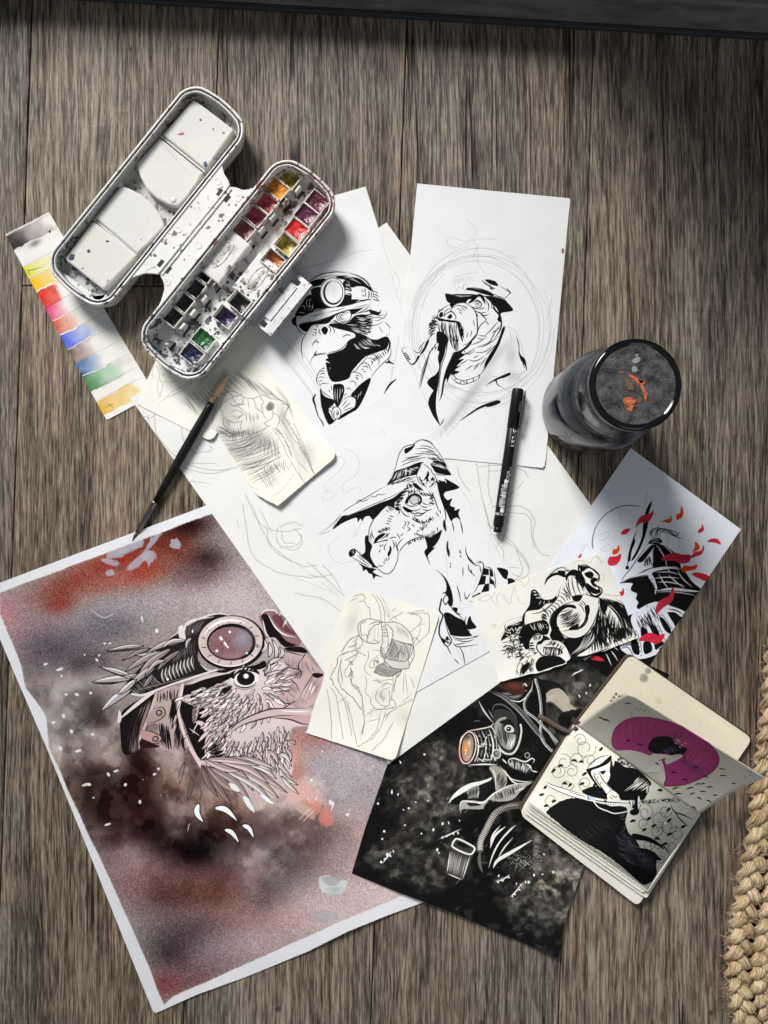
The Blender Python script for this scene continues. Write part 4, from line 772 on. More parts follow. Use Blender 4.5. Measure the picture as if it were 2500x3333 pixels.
    for p, c in (("778 685 790 630 830 580 900 560 918 530 915 580 880 630 820 640 790 660", red), ("660 725 690 690 735 685 720 715 690 732", red), ("985 628 1010 615 1050 605 1058 580 1066 615 1045 640 1010 632", org), ("1103 615 1105 570 1130 560 1142 503 1157 545 1150 590 1125 608", org), ("1275 722 1280 690 1305 675 1306 643 1322 690 1305 712", red), ("1345 788 1380 765 1430 768 1457 812 1420 800 1395 795", red), ("595 888 600 850 630 845 642 815 652 850 630 885", org), ("555 965 570 910 620 905 662 885 655 935 620 975 580 978", red), ("980 925 1030 890 1090 875 1150 890 1218 895 1200 950 1140 962 1080 940 1020 940", (.72, .17, .26)), ("1230 868 1250 830 1250 790 1282 815 1280 850", org), ("1218 918 1245 870 1300 860 1318 815 1322 850 1300 890 1260 905", red), ("1145 1000 1170 975 1220 985 1270 968 1250 1010 1190 1020 1155 1035", org), ("1225 1048 1260 1032 1330 1045 1370 1075 1340 1102 1290 1085", red), ("650 1190 670 1180 680 1155 688 1200 665 1222", red), ("940 1365 942 1300 980 1250 1050 1210 1070 1145 1088 1200 1060 1270 1000 1310", (.72, .17, .26)), ("800 1575 840 1530 900 1512 960 1530 1010 1520 990 1570 940 1602 880 1580", red), ("415 1715 460 1690 530 1730 480 1735", red), ("600 1810 650 1760 640 1830", red), ("318 918 345 882 347 910", red)):
        s.fill(p, c); q = pts(p); s.line([q[0], q.mean(0), q[len(q) // 2]], 4, col=np.array(c) * .65, a=.6)
    return s

def draw_dark():
    s = Art((1130, 1830, 2200, 3130), (.045, .044, .046), 21, .03); s.tf(1130, 2160, 1.9988)
    h, w = s.h, s.w
    n = fbm(h, w, 170, 5, 5); n2 = fbm(h, w, 60, 6, 5); n3 = fbm(h, w, 22, 7, 4)
    yy, xx = np.mgrid[0:h, 0:w]
    def glow(x, y, r, k=1.0):
        c = s.P([[x, y]])[0]; r = r / s.k
        return k * np.exp(-((xx - c[0]) ** 2 + (yy - c[1]) ** 2) / r ** 2)
    base = glow(560, 700, 260, .55) + glow(1470, 200, 300, 1.0) + glow(1280, 1480, 230, .95) + glow(560, 950, 260, .35) + glow(260, 1260, 140, .5) + glow(1500, 1290, 150, .7) + glow(1560, 1500, 150, .5) + glow(500, 1330, 200, .35) + glow(1080, 150, 120, .5) + glow(1270, 1180, 110, .7)
    base = base * .8
    wx = ((fbm(h, w, 40, 8, 3) - .5) * 26).astype(int); wy = ((fbm(h, w, 40, 9, 3) - .5) * 26).astype(int)
    iy, ix = np.clip(yy + wy, 0, h - 1), np.clip(xx + wx - yy // 3 % 2, 0, w - 1)
    tt = (base * (.35 + 1.25 * n) + .55 * (n2 - .5) * np.clip(base * 2, 0, 1))[iy, ix] + .12 * (n3 - .5)
    st = lambda a, b: np.clip((tt - a) / b, 0, 1)
    m = .16 * st(.12, .05) + .2 * st(.24, .03) + .2 * st(.38, .025) + .24 * st(.55, .03) + .2 * st(.8, .1)
    m = m * np.clip(.55 + (n3 - .4) * 1.3, .12, 1.0) * .8
    m = np.clip(m, 0, 1)[..., None]
    m = np.clip(m + (.14 * np.clip((n2 - .52) * 14, 0, 1) * np.clip((n3 - .42) * 5, 0, 1))[..., None], 0, 1)
    tint = np.stack([.66 + .1 * (n - .5), .64 + .06 * (n2 - .5), .60 - .06 * (n - .5)], -1)
    s.c[:] = s.c * (1 - m) + tint * m
    edge = np.clip((n2 - .62) * 12, 0, 1)[..., None] * np.clip(base, 0, 1)[..., None]
    s.c[:] = s.c * (1 - .8 * edge) + np.array([.05, .05, .055]) * .8 * edge
    s.c += ((n3 - .5) * .09 * (.3 + m[..., 0]))[..., None]
    for i in range(420):   # dry brush marks
        x, y = s.rng.uniform(-20, 1700), s.rng.uniform(300, 1850); a = s.rng.normal(-.5, .35) if x < 900 else s.rng.uniform(-1, .6)
        L = s.rng.uniform(15, 70); v = s.rng.choice([.03, .2, .32, .42, .5], p=[.3, .3, .2, .13, .07])
        q = s.P([[x, y]])[0].astype(int); lit = m[min(max(q[1], 0), h - 1), min(max(q[0], 0), w - 1), 0]
        if v > .1 and lit < .05 and s.rng.rand() < .7: continue
        d = np.array([math.cos(a), math.sin(a)]) * L / 2
        s.line([(x - d[0], y - d[1]), (x + s.rng.normal(0, 4), y + s.rng.normal(0, 6)), (x + d[0], y + d[1])], s.rng.uniform(4, 16), col=(v * 1.05, v, v * .9), a=s.rng.uniform(.35, .8), tooth=.8)
    g1, g2 = (.90, .90, .89), (.55, .55, .54)
    # pale washes
    s.fill("1270 200 1360 140 1440 215 1450 260 1500 300 1430 330 1380 290 1330 250 1290 250", (.80, .77, .70), .8, soft=1.5)
    s.fill("1010 120 1060 110 1100 150 1060 180 1010 160", (.35, .14, .10), .7, soft=2)
    s.fill("1400 320 1470 300 1550 300 1520 370 1440 420 1370 370", (.05, .05, .05), .9, smooth=4, rough=.8)
    # helmet and hoses
    s.fill("960 160 1020 190 1100 200 1170 150 1210 90 1250 100 1380 130 1440 215 1380 160 1290 200 1260 380 1380 560 1340 590 1250 480 1140 330 960 190", (.07, .07, .075), .95)
    s.lines("1190 90 1150 150 1140 190 1000 180;1100 245 1150 220 1200 130", 9, col=g2)
    for p, wd in (("1230 110 1250 200 1262 300 1258 420 1280 500 1330 560", 17), ("1200 150 1160 220 1160 280 1210 340 1290 420 1360 520", 15), ("930 180 1050 260 1150 370 1240 460 1320 560", 12), ("920 190 1000 210 1100 290 1180 380", 8)):
        s.line(p, wd, col=(.62, .62, .62), prof='c'); s.line(pts(p) + [3, 2], wd * .45, col=(.2, .2, .2), prof='c')
    for i in range(14):
        t = i / 13; s.line([(1238 + 22 * t, 130 + 300 * t), (1256 + 18 * t, 134 + 300 * t)], 3, col=INK)
    s.lines("860 250 890 310 940 375;1030 170 1090 240 1150 220;960 280 1000 260 1060 290", 9, col=g1, a=.8)
    # mask
    s.line("950 300 1000 270 1080 300 1130 400 1130 480 1090 580 1040 600 990 560", 13, col=g1, prof='c'); s.line("960 330 1030 310 1090 360 1110 450 1080 550 1040 575 1000 530", 6, col=g2, prof='c')
    s.hatch("970 350 1020 330 1080 360", "1000 520 1040 550 1080 500", 26, 4, 8, col=(.62, .6, .58), a=.8); s.fill("1010 410 1060 395 1090 430 1060 460 1020 455", (.6, .58, .55)); s.fill([(1052 + 18 * math.cos(t), 428 + 16 * math.sin(t)) for t in np.linspace(0, 6.28, 14)]); s.blob(1056, 424, 5, 5, g1, 1)
    s.lines("990 380 1040 370 1090 400;1000 480 1050 500", 7)
    s.fill("860 470 930 420 985 460 1000 560 990 640 920 640 860 640 840 560", (.10, .10, .10))
    for x in (850, 875, 905, 935, 960):
        s.line([(x - 15, 440 + (x - 850) * .1), (x + 22, 530), (x + 8, 640)], 8, col=g1 if x % 2 else g2, prof='t')
    for i in range(40): s.blob(s.rng.uniform(845, 985), s.rng.uniform(450, 640), s.rng.uniform(3, 8), s.rng.uniform(4, 14), g1 if i % 3 else INK, .8, pw=3)
    # lens
    el = lambda rx, ry: [(790 + rx * math.cos(t) + 12 * math.sin(t), 560 + ry * math.sin(t)) for t in np.linspace(0, 6.28, 30)]
    s.fill(el(58, 108), (.10, .09, .09)); s.fill(el(44, 88), (.45, .38, .33)); s.blob(770, 535, 20, 40, (.93, .55, .15), .95); s.blob(785, 610, 18, 28, (.85, .62, .55), .8); s.blob(800, 500, 16, 26, (.85, .78, .6), .7); s.blob(765, 575, 10, 14, (.97, .93, .9), .9)
    s.line(el(56, 106), 8, col=(.85, .78, .75), prof='c', smooth=0); s.line(el(44, 90), 4, col=(.92, .88, .85), prof='c', smooth=0)
    s.line("745 470 738 540 740 620 755 655", 9, col=(.88, .62, .52)); s.line("800 440 870 430 930 410 950 380", 10, col=(.85, .8, .7)); s.line("800 660 870 650 950 650", 10, col=g1)
    # valve
    s.line([(972 + 26 * math.cos(t), 590 + 28 * math.sin(t)) for t in np.linspace(0, 6.28, 18)], 8, col=g1, prof='c', smooth=0); s.fill("1040 640 1090 620 1190 670 1200 700 1150 720 1050 670", (.5, .5, .5)); s.hatch("1050 630 1100 640 1180 670", "1060 680 1110 700 1170 720", 9, 7, 3, col=INK); s.lines("1040 620 1120 620 1190 660 1210 630 1190 600;1160 590 1180 600 1190 580;1200 690 1240 700;1000 600 1040 650", 11, col=g1)
    # collar / lapels
    s.fill("660 905 700 850 770 790 830 770 940 740 960 720 930 800 900 870 860 900 800 890 790 830 740 850", (.09, .09, .09)); s.line("660 905 700 850 770 800 850 775 940 745", 14, col=g1); s.hatch("800 830 830 820 860 830", "800 880 830 880 850 880", 12, 4, 4, col=g1)
    s.fill("940 680 1000 660 1040 720 1020 800 980 830 960 780", (.5, .49, .47)); s.hatch("950 690 1000 680 1030 720", "965 800 990 800 1020 780", 14, 4, 4, col=(.2, .2, .2)); s.line("980 640 1040 720 1100 780 1220 770", 10, col=g1)
    s.fill("740 910 800 890 880 900 940 850 1050 790 1170 790 1100 850 1000 890 920 920 860 940 760 945", (.55, .54, .52)); s.hatch("900 890 980 840 1080 800", "930 920 1010 880 1130 820", 26, 5, 5, col=(.15, .15, .15)); s.line("740 980 745 920 800 895 890 900 960 840 1060 790", 10, col=g1); s.line("880 935 920 890 960 920 1040 880", 9, col=INK)
    # sleeve hose
    c = spline("1140 920 1050 930 970 970 930 1030 900 1090 870 1150 865 1210", False, 6); s.line(c, 44, col=(.35, .34, .33), prof='c', smooth=0)
    d = np.gradient(c, axis=0); nn = np.stack([-d[:, 1], d[:, 0]], 1) / np.hypot(d[:, 0], d[:, 1])[:, None]
    for q, v in zip(c[9::1], nn[9::1]): s.line([q - v * 20, q + v * 2, q + v * 20], 9, col=(.82, .8, .77)); s.line([q - v * 20 + [2, 7], q + v * 20 + [2, 7]], 4)
    s.line("865 1210 860 1290 880 1360", 22, col=(.4, .38, .36)); s.line("1120 920 1050 925 980 960", 16, col=(.55, .53, .5))
    # folds
    for p, wd in (("1030 1060 960 1120 930 1200", 18), ("1000 1050 950 1110 930 1170", 10), ("1080 1070 1000 1150 950 1240 920 1330", 12), ("1200 1150 1080 1220 980 1280 950 1330", 24), ("1080 1130 1020 1200 980 1270", 10), ("1100 1050 1060 1080 1000 1140", 8)):
        s.line(p, wd, col=g1)
    s.fill("1070 1260 1150 1230 1200 1170 1210 1160 1200 1260 1130 1330 1060 1340", (.12, .12, .12)); 
    for i in range(220): s.blob(1140 + s.rng.normal(0, 50), 1290 + s.rng.normal(0, 30), 2.5, 2.5, g1, .7, pw=3)
    s.lines("1210 1170 1260 1180;1215 1200 1270 1215;1230 1230 1280 1250", 5)
    # can
    s.fill("690 1160 720 1140 820 1190 830 1215 800 1300 750 1405 650 1365 645 1330 670 1230", (.22, .215, .21)); s.hatch("680 1220 730 1240 800 1260", "655 1360 700 1380 760 1400", 24, 4, 3, col=(.75, .74, .72), a=.8); s.line("690 1160 720 1140 820 1190 825 1220 790 1240 690 1195 690 1160", 12, col=g1, prof='c'); s.lines("800 1250 750 1405;670 1220 650 1360;650 1365 750 1408", 7, col=g1); s.fill("715 1160 740 1160 790 1190 770 1200 720 1180")
    # ---- second pass: head and collar
    s.tf(1440, 2200, 2.38); w1, w2 = (.93, .93, .92), (.66, .66, .65)
    s.fill("280 190 390 110 480 60 700 20 800 110 800 330 850 580 720 760 440 720 360 700 180 690 140 620 150 480 200 420 380 380", (.05, .05, .052))
    s.fill("440 80 520 40 640 50 690 30 660 100 600 160 520 130", (.30, .16, .13), .8, soft=2); s.blob(560, 75, 60, 26, (.5, .28, .22), .5, .2)
    s.lines("480 165 540 190 600 198 650 160 690 100 700 30;620 80 640 60 660 100 640 120", 9, col=w1); s.fill("640 90 670 80 672 108 650 112", INK); s.hatch("440 130 500 170 560 190", "520 130 580 150 640 130", 16, 4, 6, col=w2, a=.7)
    for p, wd in (("720 30 745 110 762 220 765 330 762 450 790 520 845 580", 20), ("690 110 650 170 635 220 650 275 720 330 800 410 890 510", 18)):
        s.line(p, wd, col=(.80, .80, .79), prof='c'); c = spline(p, False, 7); s.line(c + [4, 2], wd * .3, col=(.3, .3, .3), prof='c', smooth=0)
        for q in c[::3]: s.line([q + [-9, 3], q + [9, -2]], 2.6, col=(.15, .15, .15))
    for o_, v in ((0, .62), (16, .45), (34, .30), (50, .5)): s.line([(370 + o_ * .4, 125 - o_ * .3), (470 + o_ * .5, 175 - o_ * .2), (600 + o_ * .5, 290 - o_ * .3), (740 + o_ * .3, 460 - o_ * .5), (800, 500)], 8, col=(v, v, v))
    s.line("280 190 310 250 350 310 395 365", 12, col=(.78, .78, .77)); s.line("355 260 385 310 400 340", 7, col=w2)
    s.fill("390 370 400 280 450 255 540 290 580 380 585 460 560 560 510 600 450 560 420 480", (.20, .20, .20)); s.lines("390 290 400 230 470 225 550 290 590 380", 13, col=(.34, .34, .34))
    s.fill("400 390 440 330 500 320 470 360 480 420 530 450 570 460 555 540 520 575 460 540 430 470", (.60, .60, .59)); s.hatch("420 400 460 350 500 340", "450 520 500 560 550 520", 26, 3.4, 8, col=(.14, .14, .14)); s.hatch("520 470 545 500 560 470", "500 560 530 565 555 540", 8, 6, 4, col=w1)
    s.fill("440 355 500 335 540 350 560 400 520 372 470 372", (.09, .09, .09)); s.fill("480 405 500 380 535 385 558 425 530 440 495 430", (.85, .85, .84)); s.fill([(514 + 19 * math.cos(q), 411 + 19 * math.sin(q)) for q in np.linspace(0, 6.28, 16)], (.10, .10, .10)); s.blob(510, 406, 6, 6, w1, 1, pw=3); s.line("470 400 500 374 545 388 565 430", 7, col=(.04, .04, .04))
    s.line("606 380 610 440 590 530 550 596 495 602 450 570 420 510 405 440 380 400", 17, col=(.84, .84, .83), prof='c'); s.line("600 390 602 440 582 525 545 588 498 594 458 565", 4, col=(.25, .25, .25), prof='c'); s.line("590 400 575 520 540 575 500 580 460 550", 4, col=(.03, .03, .03))
    # lens barrel
    s.fill("190 425 270 425 370 395 420 480 440 580 430 690 330 690 190 695 260 620 265 520 245 450", (.13, .13, .13))
    for x0, sh, wd in ((262, .90, 12), (292, .62, 8), (322, .85, 12), (350, .55, 8), (378, .9, 14), (405, .7, 9)): s.line([(x0 - 18, 432 - (x0 - 262) * .2), (x0 + 12, 500), (x0 + 14, 590), (x0 - 12, 672)], wd, col=(sh, sh, sh * .98))
    for q in range(60): s.blob(s.rng.uniform(265, 410), s.rng.uniform(440, 660), s.rng.uniform(3, 9), s.rng.uniform(4, 14), w1 if q % 2 else (.05, .05, .05), .9, pw=3)
    E = lambda rx, ry: [(196 + rx * math.cos(q) + .10 * ry * -math.sin(q), 556 + ry * math.sin(q)) for q in np.linspace(0, 6.2832, 36)]
    s.fill(E(68, 128), (.80, .74, .72)); s.fill(E(58, 118), (.10, .09, .09)); s.fill(E(46, 108), (.62, .52, .46)); s.blob(178, 560, 18, 44, (.96, .60, .16), .95); s.blob(205, 520, 16, 34, (.90, .84, .72), .8); s.blob(195, 640, 26, 26, (.86, .60, .58), .85); s.blob(190, 470, 24, 22, (.25, .24, .24), .85); s.blob(215, 590, 12, 40, (.80, .74, .60), .6)
    s.blob(180, 575, 7, 8, (1, 1, 1), 1, pw=3); s.blob(178, 600, 6, 7, (1, 1, 1), .9, pw=3); s.line(E(62, 123), 7, col=(.93, .88, .85), prof='c', smooth=0); s.line(E(47, 109), 3, col=(.08, .07, .07), prof='c', smooth=0); s.line("140 500 132 560 140 640 165 688", 9, col=(.93, .70, .60))
    s.line("190 425 270 415 370 392 400 360", 10, col=(.90, .87, .76)); s.line("200 690 330 685 430 690", 12, col=w1); s.line("245 640 330 650 410 640", 6, col=w2)
    for q in range(8): s.blob(250 + q * 22, 652 - q, 5, 5, w1, .9, pw=3)
    s.fill([(420 + 34 * math.cos(q), 605 + 38 * math.sin(q)) for q in np.linspace(0, 6.28, 18)], (.55, .55, .54)); s.line([(420 + 32 * math.cos(q), 605 + 36 * math.sin(q)) for q in np.linspace(0, 6.28, 18)], 6, col=w1, smooth=0, prof='c'); s.line([(418 + 15 * math.cos(q), 602 + 17 * math.sin(q)) for q in np.linspace(0, 5, 14)], 6, col=(.05, .05, .05), smooth=0)
    # valve and cable
    s.fill("510 660 540 640 600 660 680 690 690 740 640 755 560 720 515 700", (.20, .20, .20)); s.hatch("520 660 590 665 680 695", "530 705 590 730 650 750", 14, 9, 4, col=(.78, .78, .77)); s.lines("510 690 515 650 560 640 640 665 690 640 712 650 700 680;460 640 500 680;690 735 740 745;640 680 680 700 690 735", 11, col=w1); s.line([(658 + 18 * math.cos(q), 615 + 20 * math.sin(q)) for q in np.linspace(0, 6.28, 14)], 8, col=w2, smooth=0, prof='c')
    # collar, lapels
    s.fill("360 710 430 700 490 760 500 830 460 880 415 895 410 800", (.62, .61, .58)); s.hatch("440 740 480 770 498 820", "420 830 440 860 460 880", 18, 3.6, 4, col=(.18, .18, .18)); s.line("370 712 405 760 415 890", 9, col=w1); s.line("440 690 480 740 540 800 640 820 700 812", 10, col=(.86, .86, .85))
    s.fill("50 985 80 930 140 870 220 830 320 810 380 785 370 810 280 850 220 880 160 905 100 950", w1); s.fill("200 880 280 850 270 920 200 950 190 920", (.55, .55, .54)); s.hatch("205 885 240 870 278 858", "200 945 235 935 268 920", 16, 3, 3, col=(.12, .12, .12)); s.fill("60 980 120 930 190 910 190 960 120 1000", (.05, .05, .05))
    s.fill("135 1045 140 985 180 965 240 970 320 980 400 910 520 850 640 825 690 830 640 860 600 900 540 960 440 975 360 960 320 1030 170 1030", (.66, .65, .63)); s.hatch("400 920 500 870 600 840", "420 965 520 940 600 890", 34, 4, 6, col=(.14, .14, .14)); s.fill("320 1030 345 985 400 975 520 975 440 1010 380 1047", (.06, .06, .06)); s.line("135 1045 140 985 180 968 310 985 400 912 520 852 640 826", 10, col=w1); s.fill("190 985 260 985 300 1000 220 1010", (.12, .12, .12)); s.line("560 900 600 880 640 870", 8, col=w1)
    for q in range(26):
        x, y = s.rng.uniform(560, 720), s.rng.uniform(480, 640); s.line([(x, y), (x + 30, y + s.rng.uniform(10, 26))], 2.6, col=(.26, .26, .26))
    s.tf(1130, 2160, 1.9988)
    # spatter
    sp = "290 830 330 850 290 840 445 900 525 890 400 940 365 950 375 1050 240 1090 228 1140 482 1105 585 1210 595 1230 345 640 502 590 1270 1370 1215 1375 1340 1355 985 1380 1010 1410 1050 1390 1100 1430 1130 1440 1160 1420 1090 1500 1075 1510 1120 1470 980 1420 1180 1420 1280 1240 620 1130 650 1120 690 1105 720 1100 560 1080 200 910 245 1270 220 1290 280 1250 260 1240 300 1220 620 1040 660 1035 730 1020 1480 60 1520 40 1580 140 1510 210 1555 190"
    for x, y in pts(sp): s.blob(x, y, s.rng.uniform(4, 9), s.rng.uniform(5, 13), (.93, .94, .95), 1, s.rng.uniform(-.5, .5), pw=3)
    s.lines("1460 80 1490 60 1540 38;1060 1520 1100 1480 1130 1440;970 1420 1020 1400 1060 1370;600 1140 660 1115 740 1075;230 1300 260 1260 290 1220", 9, col=(.9, .91, .92))
    # worn pale edge of the sheet
    return s

def draw_page():
    s = Art((1660, 2330, 2300, 2960), (.875, .872, .83), 22, .02); s.tf(1670, 2110, 1.9988)
    k = dict(col=(.13, .13, .13))
    for x, y, rx, ry in ((300, 850, 160, 160), (420, 640, 110, 90), (980, 1150, 160, 120), (700, 640, 80, 60), (1000, 1330, 70, 90)): s.blob(x, y, rx, ry, (.62, .62, .58), .45, tooth=.3)
    R = np.random.RandomState(4)
    for x, y, r in ((470, 650, 70), (440, 600, 45), (290, 800, 50), (380, 800, 45), (330, 740, 55), (470, 880, 50), (350, 890, 45), (250, 990, 55), (420, 720, 50), (500, 730, 45), (860, 1070, 55), (960, 1110, 60), (930, 1190, 45), (1010, 1160, 55), (850, 1140, 40), (1060, 1210, 50), (990, 1060, 45), (940, 1280, 45), (1040, 1290, 40), (880, 1280, 40), (960, 1380, 35)):
        a0 = R.uniform(0, 6.28); s.line([(x + r * (1 - .09 * t) * math.cos(a0 + t), y + r * (1 - .09 * t) * math.sin(a0 + t)) for t in np.linspace(0, 7.5, 30)], 3, prof='c', smooth=0, a=.8, **k)
    for x, y in ((380, 730), (430, 740), (560, 670), (250, 810), (590, 810), (320, 880), (200, 915), (170, 960), (250, 1000), (200, 1030), (290, 770), (360, 900), (430, 890), (870, 1120), (760, 1130), (900, 1165), (1000, 1060), (1000, 1135), (1090, 1170), (1000, 1220), (840, 1190), (970, 1280), (920, 1240), (520, 900), (450, 830), (940, 925)):
        a = R.uniform(-.9, .3); L = R.uniform(24, 42); d = np.array([math.cos(a), math.sin(a)]) * L; s.feather([(x, y), (x + d[0] * .5 + 4, y + d[1] * .5 - 5), (x + d[0], y + d[1])], 15, fillc=(.1, .1, .1), ew=2, vein=False)
    # gown
    s.tf(1730, 2400, 1.7); bk = (.06, .06, .065); pw_ = (.90, .90, .865)
    s.fill("85 410 120 378 170 350 250 335 340 355 420 375 450 380 520 385 530 420 520 470 532 520 560 545 592 590 602 610 650 620 700 656 690 702 692 770 662 800 612 812 500 716 400 642 250 552 102 436", (.065, .065, .075), rough=.7)
    s.fill("284 292 350 270 402 285 424 300 424 342 350 332 292 312", bk)
    for a, b, n, c in (("500 530 540 600 600 700", "530 540 600 620 680 680", 16, (.45, .45, .53)), ("470 540 480 620 520 690", "500 560 540 640 600 720", 16, (.38, .38, .46)), ("490 430 500 480 490 530", "520 420 522 470 520 520", 9, (.58, .57, .66)), ("600 620 650 640 690 690", "600 700 640 740 680 760", 12, (.32, .32, .38)), ("250 520 320 470 440 440", "330 580 400 540 480 490", 14, (.26, .26, .29))): s.hatch(a, b, n, 4.5, 7, .08, col=c, a=.5)
    s.blob(540, 600, 40, 70, (.42, .42, .5), .45, -.5, tooth=.4); s.blob(640, 680, 40, 40, (.3, .3, .36), .5, tooth=.4)
    # body, sleeve, arm
    s.fill("440 105 452 162 462 130 482 140 522 165 582 175 650 235 662 262 642 312 602 382 592 422 562 432 544 412 572 350 502 350 482 322 452 292 416 252 430 200 436 150", bk)
    s.fill("320 190 345 140 390 110 438 98 440 130 420 155 436 205 418 250 400 200 360 180", (.93, .93, .905)); s.line("306 178 330 142 385 108 440 98", 4.5); s.fill("304 178 340 165 386 145 439 100 440 126 415 150 370 170 330 186 342 226 392 292 416 306 380 292 340 242 314 202", bk)
    s.fill("346 186 366 180 396 236 442 290 416 312 380 266 350 222", (.95, .95, .925)); s.line("346 186 350 222 380 266 416 312", 4.5); s.line("366 180 396 236 442 290", 4.5); s.hatch("348 200 358 230 380 262", "362 200 374 228 394 258", 10, 2.4, 2); s.fill("380 190 412 184 396 205", bk)
    s.fill("420 312 446 290 482 315 487 342 470 376 430 379 420 346", (.95, .95, .925)); s.lines("420 312 446 290 482 315 487 340;425 345 424 375;440 345 438 378;455 345 454 378;468 345 468 372;440 318 462 330 478 326;430 330 450 340", 4)
    for a, b in (("590 220 620 225 655 250", "560 260 590 262 620 290"), ("600 240 630 250 660 270", "520 298 560 290 620 300"), ("640 262 655 270 668 262", "640 310 650 300 662 290")): s.hatch(a, b, 12, 3.6, 4, .02, col=pw_)
    # sword
    s.fill("75 245 110 262 200 290 290 318 400 342 552 352 552 378 400 362 300 346 220 326 120 284", (.93, .93, .91)); s.lines("75 245 110 262 200 290 290 318;80 255 120 284 220 326 300 346;200 298 260 318 310 332", 3.6); s.lines("300 340 400 356 552 366", 5); s.lines("310 322 318 346;332 326 342 352;400 342 410 362;416 342 408 364;540 350 548 378", 6); s.fill("316 326 345 332 360 348 330 350", (.72, .78, .88))
    s.fill([(594 + 7 * math.cos(q), 362 + 40 * math.sin(q)) for q in np.linspace(0, 6.28, 18)], (.96, .96, .95)); s.line([(594 + 8 * math.cos(q), 362 + 41 * math.sin(q)) for q in np.linspace(0, 6.28, 18)], 3, smooth=0, prof='c'); s.lines("560 350 562 400;575 348 578 398", 6)
    s.fill("602 348 700 340 800 330 826 340 802 362 700 366 602 374", (.78, .78, .76)); 
    for q in range(70): x = s.rng.uniform(606, 815); s.blob(x, 360 - (x - 602) * .075 + s.rng.uniform(-9, 9), s.rng.uniform(2, 6), s.rng.uniform(1.5, 4), INK, .95, s.rng.uniform(-1, 1), pw=3)
    s.line("340 350 370 386 420 408 462 421 520 412 562 394", 6.5, col=(.94, .94, .92), prof='c'); s.lines("336 352 366 390 420 414 462 427", 2.4)
    # hair, ribbons, fallen leaves of hair
    for q in range(34):
        x, y = s.rng.uniform(485, 600), s.rng.uniform(95, 165); a = s.rng.uniform(0, 6.28); r = s.rng.uniform(8, 22); s.line([(x + r * math.cos(a + u), y + r * .7 * math.sin(a + u)) for u in np.linspace(0, s.rng.uniform(2, 5), 9)], 3.4, smooth=0)
    for q in range(60): s.blob(s.rng.uniform(470, 560), s.rng.uniform(110, 160) , 3, 3, INK, .9, pw=3)
    s.fill("560 532 640 548 700 580 735 620 700 600 640 575 575 565", bk); s.lines("700 585 740 612 770 660;680 570 730 620;770 370 790 410 840 430 895 455;790 410 820 450 870 495;800 420 850 430", 6.5); s.fill("690 655 722 676 700 680", bk)
    s.tf(1670, 2110, 1.9988)
    s.blob(1000, 990, 6, 6, (.97, .97, .97), 1, pw=3); s.blob(1120, 1060, 16, 6, (.97, .97, .97), .9); s.blob(140, 1100, 20, 14, (.96, .97, .97), .9, ragged=.6); s.blob(990, 1135, 11, 11, (.97, .97, .97), 1, pw=3); s.blob(855, 1080, 8, 8, (.97, .97, .97), 1, pw=3)
    s.pencils("60 1030 200 1120 400 1260 600 1400 830 1545;100 1000 230 1100", w=3.4, a=.5)
    s.fill("120 1010 215 1085 500 1310 850 1545 860 1565 480 1320 180 1100 100 1020", (.80, .79, .76), .5)
    s.hatch("150 1040 350 1200 560 1360", "190 1050 400 1230 600 1380", 9, 3, 10, col=(.4, .4, .4), a=.5)
    return s

